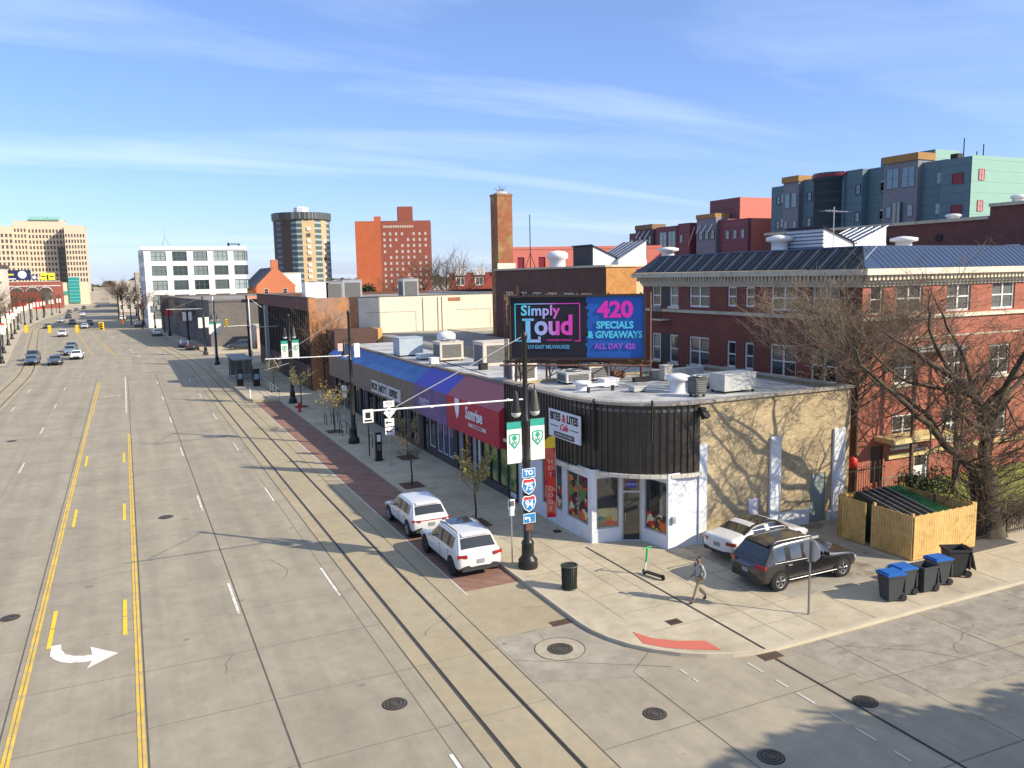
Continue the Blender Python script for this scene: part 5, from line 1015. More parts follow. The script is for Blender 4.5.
for y, x in ((119.8, 93.58), (118.2, 93.58), (116.6, 93.58), (139.5, 93.98), (137.8, 93.98), (136.1, 93.98)):
    F = Fr((x, y, 0), (0, -1, 0)); window(pc, F, 0, 17.6, 1.1, 1.6, BLKM, DGLASS, depth=-.04); window(pc, F, 0, 13.4, 1.1, 1.6, WTRIM, DGLASS, depth=-.04); q = MB(); q.tube([F.p(.6, 20.2, .1), F.p(.6, 18.8, 1.1)], .09, WHITE, n=5); q.build('white_strut', pc)
for (x, ya, yb) in ((93.48, 107, 113), (93.98, 123, 126.5), (94.48, 140.5, 143.5)):
    F = Fr((x, yb, 0), (0, -1, 0))
    for z in (17.4, 13.8):
        for k in range(int((yb-ya)/1.9)): window(pc, F, .6+k*1.9, z, .9, 1.4, GRY, BGL, depth=-.05)
F = Fr((93.78, 132.4, 0), (0, -1, 0)); window(pc, F, .4, 16, 2.3, 3.6, GRY, BGL, depth=-.04, nx=2); window(pc, F, 3.2, 16, 2.3, 3.6, GRY, BGL, depth=-.04, nx=2)
q = MB(); q.tube([(93.6, 122.8, 16.8), (93.6, 121, 20)], .13, mat('pink strut', (.6, .3, .28), .6), n=5); q.build('white_strut', pc)
pk = big('salmon_wing_building', 'long low salmon pink wing with small windows behind the warehouse roof', [(55, 118), (80, 112), (84, 126), (59, 132)], 16.4, PNK, {0: grid(1.6, 13.0, 7, 1, 3.4, 3, 1.1, 1.8)}, gm=MRN, fm=MRN, depth=.15)
vent('roof_ventilator', 'big white fan housing on the dark warehouse roof before the salmon wing', 39, 72, 12.1, .8, 2.2, WHITE, 'mushroom roof vents', 1.3)
b = MB(); b.tube([(37.6, 75.2, 12.3), (37.6, 75.2, 18.0)], .05, BLKM, n=5); b.tube([(36.9, 75.2, 12.3), (37.6, 75.2, 14.2), (38.3, 75.2, 12.3)], .05, BLKM, n=5); tag(b.build('roof_mast', None, base=(37.6, 75.2, 12.3)), 'thin black mast with tripod on the dark warehouse roof', 'mast')
# ---------------------------------------------------------------- vehicles
def car(name, label, x, y, rz, kind='suv', paint=(.7, .7, .72), W=.95, L=4.7, H=1.68, lv=2, group=None, rails=False, pano=False, cladding=True, chrome=False, cat='car', z=ZR, rim='silver', tail='corner'):
    t = thing(name, label, cat, (0, 0, 0), group)
    PM = mat('paint %.2f %.2f %.2f' % paint, paint, .28, var=.02, spec=.6, coat=.9, metal=0.0); GM = glass('car glass', (.012, .014, .016), .04); TR = mat('grey plastic trim', (.035, .035, .036), .65) if cladding else PM
    h = L/2
    # station: y, w, zb, zmid, zbelt, wt, ztop ; faces ahead: side, top
    if kind == 'suv':
        belt = H*.60; st_ = [(-h, .76*W, .52, .68, .80, .70*W, .84, 'P', 'P'), (-h+.05, .91*W, .36, .70, .95, .80*W, .99, 'P', 'P'), (-h+.13, .975*W, .30, .74, belt-.04, .86*W, belt+.02, 'P', 'P'), (-h+.19, .985*W, .29, .74, belt, .86*W, belt+.07, 'P', 'G'),
          (-h+.60, W, .28, .74, belt+.02, .735*W, H-.12, 'P', 'P'), (-h+.68, W, .28, .74, belt+.01, .73*W, H-.06, 'G', 'P'), (-h+1.22, W, .28, .74, belt, .735*W, H-.02, 'K', 'P'), (-h+1.30, W, .28, .74, belt, .735*W, H-.015, 'G', 'R'),
          (-h+2.05, W, .28, .74, belt-.02, .76*W, H, 'K', 'R'), (-h+2.13, W, .28, .74, belt-.02, .76*W, H, 'G', 'R'), (-h+2.55, W, .28, .74, belt-.03, .76*W, H-.01, 'G', 'P'), (-h+2.72, W, .28, .74, belt-.035, .76*W, H-.05, 'G', 'G'),
          (-h+3.50, W, .28, .74, belt-.05, .80*W, belt+.05, 'P', 'P'), (-h+3.62, W, .28, .74, belt-.06, .82*W, belt+.01, 'P', 'P'), (h-.45, .98*W, .28, .72, belt-.14, .84*W, belt-.09, 'P', 'P'), (h-.12, .92*W, .30, .66, belt-.26, .80*W, belt-.22, 'P', 'P'), (h, .78*W, .42, .60, belt-.36, .70*W, belt-.33, 'P', 'P')]
    else:
        belt = .93; st_ = [(-h, .80*W, .48, .66, .86, .72*W, .90, 'P', 'P'), (-h+.08, .92*W, .34, .68, .96, .80*W, 1.04, 'P', 'P'), (-h+.45, .98*W, .26, .68, belt+.02, .78*W, 1.08, 'P', 'P'), (-h+.75, W, .25, .68, belt+.02, .76*W, 1.09, 'P', 'G'),
          (-h+1.42, W, .25, .68, belt, .66*W, H-.06, 'G', 'P'), (-h+1.62, W, .25, .68, belt, .66*W, H-.02, 'G', 'R'), (-h+2.15, W, .25, .68, belt-.01, .68*W, H, 'P', 'R'), (-h+2.22, W, .25, .68, belt-.01, .68*W, H, 'G', 'R'),
          (-h+2.75, W, .25, .68, belt-.02, .68*W, H-.02, 'G', 'P'), (-h+2.90, W, .25, .68, belt-.02, .68*W, H-.06, 'G', 'G'), (-h+3.62, W, .25, .66, belt-.05, .76*W, belt+.03, 'P', 'P'), (-h+3.72, W, .25, .66, belt-.06, .8*W, belt, 'P', 'P'), (h-.5, .97*W, .25, .62, .80, .82*W, .83, 'P', 'P'), (h-.12, .90*W, .28, .56, .68, .78*W, .71, 'P', 'P'), (h, .74*W, .38, .52, .60, .66*W, .62, 'P', 'P')]
    stripk = 'K' if pano else 'P'
    ML = {'P': PM, 'G': GM, 'K': mat('black pillar', (.01, .01, .01), .3), 'R': GM if pano else PM, 'T': TR}
    vs = []; fs = []; fm = []; n = 16
    for (yy, w, zb, zm, zl, wt, zt, a, b_) in st_:
        hf = [(w*.84, zb), (w*.97, zb+.10), (w, zm), (w*.965, zl), (wt+.025, zt-.05 if zt-zl > .15 else zl+(zt-zl)*.6), (wt-.015, zt-.012), (wt*.55, zt)]
        ring = [(0, zb)]+hf+[(0, zt+.005)]+[(-x_, z_) for x_, z_ in hf[::-1]]
        vs += [(x_, yy, z_) for x_, z_ in ring]
    keys = ['T', 'T', 'P', 'P', 'side', 'strip', 'top', 'top', 'top', 'top', 'strip', 'side', 'P', 'P', 'T', 'T']
    for i in range(len(st_)-1):
        for k in range(n):
            fs.append((i*n+k, i*n+(k+1) % n, (i+1)*n+(k+1) % n, (i+1)*n+k)); kk = keys[k]; s_ = st_[i]
            fm.append(s_[7] if kk == 'side' else s_[8] if kk == 'top' else (('K' if pano and (s_[7] in 'GK' or s_[8] in 'GR') else 'P') if kk == 'strip' else kk))
    e = (len(st_)-1)*n; 
    for k in range(1, n//2+0):      # end caps as strips so they subdivide cleanly
        a, b_, c, d = k, n-k, (n-k-1) if k < n//2-0 else None, k+1
        if k+1 <= n//2-0:
            c = n-(k+1)
            q = [k, k+1, c, n-k] if c != k+1 else [k, k+1, n-k]
            fs.append(q[::-1]); fm.append('P'); fs.append([e+v for v in q]); fm.append('P')
    fs.append([1, 0, n-1][::-1][::-1]); fm.append('T'); fs.append([e+0, e+1, e+n-1]); fm.append('T')
    me = bpy.data.meshes.new('tmp'); me.from_pydata(vs, [], fs); me.update()
    import bmesh
    bm = bmesh.new(); bm.from_mesh(me); bmesh.ops.recalc_face_normals(bm, faces=bm.faces); bm.to_mesh(me); bm.free()
    mlist = sorted(set(fm)); 
    for p_, c in zip(me.polygons, fm): p_.material_index = mlist.index(c)
    for q in mlist: me.materials.append(ML[q])
    o = bpy.data.objects.new('tmp', me); COL.objects.link(o); md = o.modifiers.new('s', 'SUBSURF'); md.levels = lv; md.render_levels = lv
    ev = bpy.data.meshes.new_from_object(o.evaluated_get(bpy.context.evaluated_depsgraph_get())); bpy.data.objects.remove(o)
    groups = {'body': [i for i, q in enumerate(mlist) if q in 'PKR' and not (q == 'R' and pano)], 'window_glass': [i for i, q in enumerate(mlist) if q == 'G' or (q == 'R' and pano)], 'lower_trim': [i for i, q in enumerate(mlist) if q == 'T']}
    for nm, ids in groups.items():
        if not ids: continue
        b = MB(); vm = {}; vv = []; ff = {}
        for p_ in ev.polygons:
            if p_.material_index in ids:
                ff.setdefault(p_.material_index, []).append([vm.setdefault(v, len(vm)) for v in p_.vertices])
        inv = sorted(vm, key=vm.get); vv = [ev.vertices[v].co.copy() for v in inv]; first = True
        b.v = vv
        for mi_, lst in ff.items():
            m_ = ML[mlist[mi_]]
            for q in lst: b.f.append(q); b.m.append(b.mi(m_)); b.sm.append(True)
        b.build(nm, t)
    # wheels
    wr = .36 if kind == 'suv' else .33; wy = (-h+.86, h-.92)
    RM = {'silver': mat('alloy rim', (.45, .45, .47), .3, metal=.8), 'dark': mat('dark rim', (.03, .03, .03), .4, metal=.4)}[rim]
    for wyy in wy:
        for s_ in (-1, 1):
            b = MB(); xo = s_*(W-.005)
            b.disc((xo-.02*s_, wyy, wr+.045), (s_, 0, 0), wr*1.19, mat('wheel arch', (.008, .008, .008), .8), n=24, th=.018); b.build('wheel_arch', t)
            b = MB(); prof = [(wr*.62, .0), (wr*.93, .0), (wr, .03), (wr, .18), (wr*.93, .21)]
            pts = []; nn = 24
            for (r_, d_) in prof:
                for j in range(nn): a_ = 2*math.pi*j/nn; pts.append((xo+s_*(.015-d_), wyy+r_*math.cos(a_), wr+r_*math.sin(a_)))
            b.add(pts, [(i*nn+j, i*nn+(j+1) % nn, (i+1)*nn+(j+1) % nn, (i+1)*nn+j) for i in range(4) for j in range(nn)], RUBBER, True); wo = b.build('wheel', t)
            b = MB(); b.disc((xo-s_*.03, wyy, wr), (s_, 0, 0), wr*.64, BLKM, n=20, th=.01)
            for j in range(5 if lv > 1 else 5):
                a_ = 2*math.pi*j/5+.3
                for dd in (-.10, .10): b.tube([(xo-s_*.005, wyy+.05*math.cos(a_), wr+.05*math.sin(a_)), (xo+s_*.0, wyy+wr*.6*math.cos(a_+dd), wr+wr*.6*math.sin(a_+dd))], .022, RM, n=4)
            b.tube([(xo-s_*.0, wyy+wr*.62*math.cos(k_*.5236), wr+wr*.62*math.sin(k_*.5236)) for k_ in range(13)], .018, RM, n=4); b.build('rim', wo)
    # lamps, plate, mirrors
    TLM = mat('red tail lamp', (.30, .008, .012), .2, coat=.5); HL = mat('head lamp', (.6, .62, .65), .15, coat=.5)
    zt_ = belt-.10 if kind == 'suv' else .84
    for s_ in (-1, 1):
        b = MB(); b.obox((s_*W*.78, -h+.075, zt_), (1, s_*.35, 0), (-s_*.35, 1, 0), UP, .21, .045, .065 if tail == 'corner' else .045, TLM); b.build('tail_light', t)
        b = MB(); b.obox((s_*W*.74, h-.15, .70 if kind == 'suv' else .62), (1, -s_*.45, 0), (s_*.45, 1, 0), UP, .19, .06, .06, HL); b.build('headlight', t)
        b = MB(); my = -h+3.05; b.obox((s_*(W+.10), my, belt+.07), (1, 0, 0), (0, 1, 0), UP, .10, .05, .07, PM); b.obox((s_*(W), my, belt+.02), (1, 0, 0), (0, 1, 0), UP, .06, .03, .02, BLKM); b.build('mirror', t)
    if tail == 'bar': b = MB(); b.obox((0, -h+.03, zt_+.01), (1, 0, 0), (0, 1, 0), UP, W*.66, .02, .022, TLM); b.build('light_bar', t)
    b = MB(); b.obox((0, -h-.012, .72 if kind == 'suv' else .70), (1, 0, 0), (0, 1, 0), UP, .16, .01, .08, mat('number plate', (.22, .24, .27), .5)); b.build('number_plate', t)
    b = MB(); b.obox((0, h-.03, .56 if kind == 'suv' else .5), (1, 0, 0), (0, 1, 0), UP, W*.48, .05, .10, BLKM); b.build('grille', t)
    if lv > 1:
        b = MB(); b.obox((0, -h+.07, .42), (1, 0, 0), (0, 1, 0), UP, W*.80, .05, .075, mat('grey plastic trim', (.035, .035, .036), .65)); b.build('rear_bumper', t)
        b = MB()
        for yy in (-h+2.09, -h+1.16):
            for s_ in (-1, 1): b.obox((s_*(W+.001), yy, belt*.72), (1, 0, 0), (0, 1, 0), UP, .004, .004, belt*.24, BLKM); b.obox((s_*(W+.012), yy+.16, belt-.13), (1, 0, 0), (0, 1, 0), UP, .014, .09, .014, ALU if chrome else PM)
        b.build('door_handles', t)
        if kind == 'suv': b = MB(); b.obox((0, -h+.62, H-.085), (1, 0, 0), (0, 1, .25), UP, W*.60, .12, .015, PM); b.build('rear_spoiler', t)
    if rails:
        b = MB()
        for s_ in (-1, 1): b.tube([(s_*W*.72, -h+.75, H-.02), (s_*W*.73, -h+.85, H+.05), (s_*W*.74, -h+1.7, H+.06), (s_*W*.74, -h+2.5, H+.04), (s_*W*.74, -h+2.65, H-.04)], .022, ALU if chrome else BLKM, n=6)
        b.build('roof_rails', t)
    t.location = (x, y, z); t.rotation_euler = (0, 0, R(rz)); return t
WP = (.60, .605, .61)
car('parked_car', 'white crossover with a full width red tail lamp bar, ahead of the other white one', 12.15, 37.3, 0, paint=WP, W=.94, L=4.75, H=1.66, tail='bar')
car('parked_car', 'white crossover with dark glass roof panel and black roof rails, rear to the camera', 12.2, 31.75, 0, paint=WP, W=.98, L=4.95, H=1.76, rails=True, rim='dark')
b = MB(); b.obox((12.2, 31.6, 1.76+ZR+.005), (1, 0, 0), (0, 1, 0), UP, .50, .40, .012, glass('sunroof glass')); sr = b.build('sunroof', None); sr_p = [o for o in bpy.data.objects if o.get('label', '').startswith('white crossover with dark glass')][0]
sr.data.transform(Matrix.Translation((-12.2, -31.75, -ZR))); sr.parent = sr_p
bs_ = car('parked_car', 'black three row utility car with chrome window line, parked on the corner pavement', 23.05, 23.35, -90, paint=(.010, .010, .011), W=.97, L=4.95, H=1.80, rails=True, chrome=True, pano=False, z=0)
b = MB()
for s_ in (-1, 1):
    b.tube([(s_*.955, -1.9, 1.10), (s_*.955, .9, 1.05)], .012, ALU, n=5); b.tube([(s_*.985, -1.2, .38), (s_*.985, 1.2, .38)], .02, ALU, n=5)
bo = b.build('chrome_strips', None); bo.parent = bs_
car('parked_car', 'white sedan with black roof parked against the tan side wall', 23.95, 26.5, -83, 'sedan', paint=WP, W=.92, L=4.85, H=1.44, z=0, pano=True, cladding=False)
traffic = [('dark blue sedan leading in the oncoming kerb lane, on the tram track', -13.4, 144.4, 180, 'sedan', (.04, .07, .12)), ('dark grey car close behind the blue sedan on the tram track', -13.9, 152, 180, 'suv', (.05, .06, .075)),
 ('dark blue grey sedan leading in the middle oncoming lane', -10.1, 142, 180, 'sedan', (.045, .06, .085)), ('white sedan nearest the centre turning lane', -7.6, 150.6, 180, 'sedan', (.75, .76, .78)),
 ('silver blue crossover behind the white sedan', -9.0, 160, 180, 'suv', (.16, .22, .27)), ('dark crossover just behind the silver blue one', -9.2, 168, 180, 'suv', (.05, .07, .09)),
 ('white car with dark windows alone in the middle of the road past the crossing', -13.5, 218, 180, 'suv', (.6, .6, .62)), ('dark car against the left kerb where the road bends', -19.6, 262, 172, 'sedan', (.05, .05, .09)),
 ('silver car at the edge of the building shadow', -10.2, 254, 180, 'sedan', (.45, .48, .5)), ('dark teal van behind the silver car in the shadow', -9.6, 272, 180, 'suv', (.03, .06, .07)), ('black car left of the teal van in the road shadow', -14.5, 280, 180, 'suv', (.02, .02, .03)),
 ('pale grey car left beyond the road shadow', -18.8, 300, 178, 'sedan', (.42, .43, .42)), ('dark crossover beyond the pale grey car', -18.5, 335, 178, 'suv', (.04, .05, .05)), ('white car far up the middle of the road', -14.5, 352, 180, 'sedan', (.75, .75, .74)),
 ('dark car parked at the far left kerb', -21.5, 400, 178, 'sedan', (.10, .06, .05)), ('black pickup-like car far off by the left kerb', -17.8, 450, 180, 'suv', (.03, .03, .03)), ('grey car second from the far left kerb', -20, 425, 180, 'sedan', (.12, .12, .12)), ('small black car farthest off in the open lanes', -11.8, 470, 180, 'suv', (.02, .02, .025)),
 ('dark blue parked car at the right kerb past the crossing', 9.7, 164.5, 3, 'sedan', (.03, .035, .10)), ('black parked car at the right kerb nearest the crossing', 10.5, 157.5, 3, 'suv', (.015, .015, .017)), ('white parked van beside the trees far up the right kerb', 6.3, 205, 4, 'suv', (.7, .7, .7)),
 ('white car far up the right side of the road', -.8, 300, 0, 'suv', (.7, .7, .7)), ('dark car in the forecourt between the signal poles', 18.2, 151, 80, 'suv', (.03, .04, .06)), ('grey car at the far right kerb', 3.2, 250, 4, 'sedan', (.2, .2, .2))]
for lb, x, y, rz, kd, pc_ in traffic: car('moving_car' if rz > 90 else 'parked_car', lb, x, y, rz, kd, pc_, lv=1, H=1.7 if kd == 'suv' else 1.45, group='cars on the avenue', z=ZR if x < 15 else 0)

# ---------------------------------------------------------------- tram and lamp poles
GRN = mat('teal banner', (.02, .30, .24), .7); BWH = mat('white banner cloth', (.78, .74, .66), .75)
def tram_pole(label, x, y, H=9.7, arm=0, armz=7.05, lamps=True, banner=None, rough_=False, group='black tram poles', side=-1, z=0, tie=True, nm='tram_pole', reg=False):
    t = thing(nm, label, 'pole', (x, y, z), group); c = (x, y, z)
    b = MB(); b.lathe(c, [(.40, 0), (.42, .10), (.39, .22), (.40, .34), (.31, .44), (.26, .52), (.25, .98), (.27, 1.02), (.23, 1.12), (.17, 1.2), (.16, 4.4), (.19, 4.5), (.14, 4.62), (.125, 6.0), (.17, 6.05), (.17, 6.15), (.11, 6.25), (.095, H-.3), (.13, H-.25), (.13, H-.12), (.05, H)], BLACK, n=20 if not rough_ else 10); b.build('shaft', t)
    if arm:
        b = MB(); xe = x+side*arm; b.tube([(x, y, z+armz-.05), (xe, y, z+armz+.03)], .034, WHITE, n=8); 
        for k in (.12, .38, .62, .85): b.tube([(x+side*arm*k-.05, y, z+armz-.02), (x+side*arm*k+.05, y, z+armz-.02)], .05, WHITE, n=8)
        if tie: b.tube([(x, y, z+H-.15), (x+side*arm*.84, y, z+armz+.10)], .02, ALU, n=5)
        b.build('arm', t)
        b = MB() if reg else None
        if reg: b.tube([(xe-side*.55, y, z+armz), (xe-side*.9, y, z+armz-.65)], .018, ALU, n=5); b.tube([(xe-side*.3, y, z+armz), (xe-side*.2, y, z+armz-.7)], .018, ALU, n=5); b.tube([(xe-side*1.6, y, z+armz-.35), (xe+side*.05, y, z+armz-.72)], .022, ALU, n=5); b.build('registration_arm', t)
    if lamps:
        for s_ in (-1, 1):
            xx = x+s_*.42
            b = MB(); b.tube([(x, y, z+7.35), (x+s_*.18, y, z+7.62), (xx, y, z+7.58), (xx, y, z+7.36)], .028, BLACK, n=6); b.tube([(x, y, z+7.0), (x+s_*.12, y, z+7.25), (x+s_*.3, y, z+7.35), (x+s_*.2, y, z+7.5)], .02, BLACK, n=6); b.build('bracket', t)
            b = MB(); b.lathe((xx, y, z+6.5), [(.21, 0), (.20, .08), (.16, .30), (.13, .52), (.10, .70), (.05, .86)], mat('lamp housing', (.07, .075, .06), .45) if s_ > 0 else BLACK, n=14); lh = b.build('lamp', t)
            b = MB(); b.lathe((xx, y, z+6.28), [(.05, 0), (.15, .05), (.20, .14), (.205, .22)], mat('clear lamp bowl', (.55, .56, .56), .15, coat=.5), n=14); b.build('lamp_bowl', lh)
    if banner:
        for s_ in (-1, 1):
            xx = x+s_*.52; zt_ = z+6.12+(.05 if s_ > 0 else 0); hh = 1.70; top, col2_, detail = banner
            b = MB(); b.box(xx-.32, xx+.32, y-.01, y+.01, zt_-hh, zt_-.30, col2_); b.box(xx-.32, xx+.32, y-.01, y+.01, zt_-.30, zt_, top)
            bo = b.build('banner', t)
            if detail:
                b = MB(); yy = y-.018
                b.add([(xx+a, yy, zt_+c_) for a, c_ in ((-.25, -.52), (0, -.47), (.25, -.52), (.24, -.85), (0, -1.12), (-.24, -.85))], [(0, 1, 2, 3, 4, 5)], GRN); b.add([(xx+a, yy-.004, zt_+c_) for a, c_ in ((-.19, -.57), (0, -.54), (.19, -.57), (.17, -.82), (0, -1.0), (-.17, -.82))], [(0, 1, 2, 3, 4, 5)], BWH); b.disc((xx, yy-.006, zt_-.66), (0, -1, 0), .11, GRN, th=.003)
                b.build('crest', bo)
                lettering(bo, 'W', (xx, yy-.012, zt_-.86), (1, 0, 0), UP, .22, GRN, bold=.006, depth=.002, base=BASE[bo]); b = MB(); b.box(xx-.22, xx+.22, yy-.003, yy-.001, zt_-1.30, zt_-1.28, mat('pale print', (.6, .5, .42), .7)); b.box(xx-.22, xx+.22, yy-.003, yy-.001, zt_-1.40, zt_-1.38, MATS['pale print']); b.build('small_print', bo)
            b = MB(); b.tube([(x, y, zt_), (xx+s_*.34, y, zt_)], .015, BLACK, n=5); b.tube([(x, y, zt_-hh), (xx+s_*.34, y, zt_-hh)], .015, BLACK, n=5); b.build('banner_rod', t)
    return t
mainp = tram_pole('black ornate tram pole at the corner with route shields, two bell lamps and white arm', 14.26, 29.18, arm=6.4, banner=(GRN, BWH, True))
BLU = mat('sign blue', (.02, .19, .45), .5); SRED = mat('sign red', (.45, .03, .04), .5); SW = mat('sign white', (.80, .80, .80), .5)
y = 29.18-.20
b = MB(); b.box(14.26-.29, 14.26+.29, y-.01, y+.01, 3.83, 4.2, SW); b.box(14.26-.27, 14.26+.27, y-.014, y-.011, 3.85, 4.18, BLU); s_ = b.build('to_plate', mainp); lettering(s_, 'TO', (14.26, y-.015, 4.015), (1, 0, 0), UP, .27, SW, bold=.01, depth=.002, base=BASE[s_])
for num, zc in (('75', 3.46), ('94', 2.74)):
    b = MB(); shp = [(-.28, .24), (-.20, .33), (0, .29), (.20, .33), (.28, .24), (.30, .02), (.20, -.20), (0, -.34), (-.20, -.20), (-.30, .02)]
    b.add([(14.26+a*1.04, y-.002, zc+c_*1.04) for a, c_ in shp], [tuple(range(10))], SW); b.add([(14.26+a*1.04, y+.01, zc+c_*1.04) for a, c_ in shp][::-1], [tuple(range(10))], ALU)
    b.add([(14.26+a, y-.006, zc+c_) for a, c_ in ((-.26, .15), (-.28, .02), (-.19, -.185), (0, -.315), (.19, -.185), (.28, .02), (.26, .15))], [tuple(range(7))], BLU)
    b.add([(14.26-.26, y-.007, zc+.165), (14.26+.26, y-.007, zc+.165), (14.26+.265, y-.007, zc+.23), (14.26+.19, y-.007, zc+.305), (14.26, y-.007, zc+.27), (14.26-.19, y-.007, zc+.305), (14.26-.265, y-.007, zc+.23)], [tuple(range(7))], SRED); s_ = b.build('route_shield', mainp)
    lettering(s_, num, (14.26, y-.012, zc-.03), (1, 0, 0), UP, .40, SW, bold=.012, depth=.002, base=BASE[s_], sx=.88)
b = MB(); b.box(14.26-.27, 14.26+.27, y-.01, y+.01, 1.93, 2.33, SW); b.box(14.26-.25, 14.26+.25, y-.014, y-.011, 1.95, 2.31, BLU); b.box(14.24, 14.30, y-.018, y-.015, 2.0, 2.16, SW); b.box(14.12, 14.30, y-.018, y-.015, 2.12, 2.18, SW); b.add([(14.12, y-.017, 2.07), (14.12, y-.017, 2.23), (14.02, y-.017, 2.15)], [(0, 1, 2)], SW); b.build('arrow_plate', mainp)
b = MB(); b.box(14.1, 14.42, y-.03, y+.1, 1.62, 1.88, mat('brown junction box', (.12, .06, .04), .7)); b.build('junction_box', mainp)
tram_pole('second black tram pole along the kerb, white arm, beside the brown awning shop', 14.48, 58.3, arm=5.95, armz=6.5, reg=True)
bx = MB(); bx.box(14.75, 15.15, 58.1, 58.4, 6.3, 7.3, WHITE); tag(bx.build('control_box', None, base=(14.95, 58.25, 6.3)), 'white control box fixed high on the second tram pole', 'control box'); bx = MB(); bx.box(13.6, 13.95, 58.2, 58.35, 6.8, 7.35, mat('pinkish panel', (.55, .42, .36), .6)); tag(bx.build('small_panel', None, base=(13.8, 58.3, 6.8)), 'small pinkish panel on the left of the second tram pole', 'panel')
tram_pole('black tram pole with twin teal topped banners in front of the brown finned building', 14.22, 80.8, H=8.7, arm=0, banner=(GRN, BWH, True), lamps=True)
tram_pole('tall black tram pole by the stop shelter with one white arm toward the tracks', 14.0, 108.3, H=10.2, arm=5.5, armz=6.1, lamps=False, side=1)
tram_pole('black tram pole on the platform tip with pale banners', 11.6, 125.2, H=9.3, arm=0, lamps=True, banner=(GRN, BWH, False), rough_=True)
tram_pole('black tram pole just across the side crossing with white banners', 11.6, 143.6, H=9.6, arm=5.5, armz=7.6, lamps=False, banner=(BWH, BWH, False), rough_=True)
RBN = mat('red banner', (.55, .05, .05), .7)
for i, (yy, kx) in enumerate(((172, 0), (200, 1), (228, 0), (256, 1), (290, 0), (330, 1))):
    tram_pole('black lamp pole %s, with %s banners' % (('opposite the grey blank wall, first past the crossing', 'opposite the middle of the grey wall', 'at the loft building corner', 'beside the loft building', 'beyond the loft building', 'farthest visible')[i], 'red' if kx else 'white'), 14.1+sh(yy), yy, H=8.4, lamps=False, banner=(RBN if kx else BWH, RBN if kx else BWH, False), rough_=True)
for i, yy in enumerate((147.5, 170, 192, 214, 236, 258, 280, 302, 324, 346, 370, 395)):
    k_ = ('nearest', 'second', 'third', 'fourth', 'fifth', 'sixth', 'seventh', 'eighth', 'ninth', 'tenth', 'eleventh', 'farthest')[i]
    tram_pole('%s black lamp pole with white banners along the left pavement' % k_, -16.4+sh(yy)-(0 if i == 0 else .6), yy, H=7.8, lamps=False, banner=(BWH if i % 3 else RBN, BWH, False), rough_=True, nm='lamp_pole', group='lamp poles on the left pavement')
# grey galvanised poles and signals at the crossing
def signal_head(lb, x, y, z, rz=0, colr=YELN, grp='yellow traffic signals'):
    t = thing('traffic_signal', lb, 'traffic signal', (0, 0, 0), grp); b = MB(); b.box(-.17, .17, -.13, .13, -.55, .55, colr); b.build('housing', t)
    b = MB()
    for k in (-.35, 0, .35):
        b.tube([(0, -.13, k), (0, -.30, k)], .13, colr, n=10, cap=False); b.disc((0, -.135, k), (0, -1, 0), .11, mat('signal lens', (.05, .04, .03), .3), th=.004)
    b.build('visors', t); t.location = (x, y, z); t.rotation_euler = (0, 0, R(rz)); return t
OR_ = mat('orange signal', (.75, .25, .03), .6)
for lb, x, z in (('yellow signal on the span wire nearest the left edge', -12.9, 5.75), ('second yellow signal from the left on the span wire', -10.0, 5.62), ('third yellow signal from the left on the span wire', -6.5, 5.5), ):
    signal_head(lb, x, 135, z, 70)
signal_head('fat yellow signal pair at the right end of the span wire', -3.25, 135, 5.75, 0, YELN).scale = (1.9, 1.5, 1)
signal_head('amber yellow signal beside the grey pole at the near corner of the crossing', 14.2, 135, 5.5, 30)
signal_head('orange signal far off above the road shadow', -.6, 200, 3.6, 0, OR_); signal_head('orange signal on the far right kerb by the dark trees', 6.0, 205, 4.2, 0, OR_)
b = MB(); b.tube([(-16.5, 135, 7.6), (-12.9, 135, 6.5), (-8, 135, 6.2), (-3.25, 135, 6.4), (5, 135, 7.0), (12.4, 133, 8.2)], .022, BLKM, n=4); tag(b.build('span_wire', None, base=(-2, 135, 6.2)), 'thin black wire across the avenue carrying the signals', 'wire')
b = MB(); b.lathe((12.3, 134, 0), [(.2, 0), (.17, .3), (.11, 9.6), (.05, 9.7)], ALU, n=10); tag(b.build('signal_pole', None, base=(12.3, 134, 0)), 'tall pale galvanised pole between the two black ones at the crossing', 'pole')
b = MB(); b.lathe((18.0, 137, 0), [(.18, 0), (.1, 9.0), (.05, 9.1)], ALU, n=10); b.tube([(12.6, 135.2, 4.9), (18, 137, 4.9)], .05, ALU, n=6); tag(b.build('signal_pole', None, base=(18, 137, 0)), 'galvanised signal pole with long low arm right of the amber signal', 'pole')
# ---------------------------------------------------------------- signs and small furniture
def post(mb, x, y, h, r=.03, m=ALU, z=0): mb.tube([(x, y, z), (x, y, z+h)], r, m, n=8)
t = thing('parking_sign', 'small white parking sign on a thin post beside the corner tram pole', 'sign', (13.88, 29.9, 0)); b = MB(); post(b, 13.88, 29.9, 2.75, .028); b.build('post', t)
b = MB(); b.box(13.73, 14.03, 29.86, 29.875, 2.3, 2.75, SW); b.box(13.76, 14.0, 29.854, 29.859, 2.45, 2.68, mat('grey print', (.12, .13, .15), .6)); b.box(13.76, 14.0, 29.86, 29.875, 2.05, 2.28, SW); b.build('plate', t)
t = thing('route_sign', 'stack of white route signs with a diamond on a post near the purple shop', 'sign', (14.63, 49.6, 0)); b = MB(); post(b, 14.63, 49.6, 4.3, .04); b.build('post', t)
b = MB(); b.box(14.28, 14.98, 49.53, 49.55, 3.85, 4.25, SW); b.add([(14.63, 49.52, 3.9), (15.0, 49.52, 3.5), (14.63, 49.52, 3.1), (14.26, 49.52, 3.5)], [(3, 2, 1, 0)], SW); b.box(14.33, 14.93, 49.53, 49.55, 2.62, 3.12, SW); b.box(14.33, 14.93, 49.53, 49.55, 2.05, 2.56, SW); b.build('plates', t)
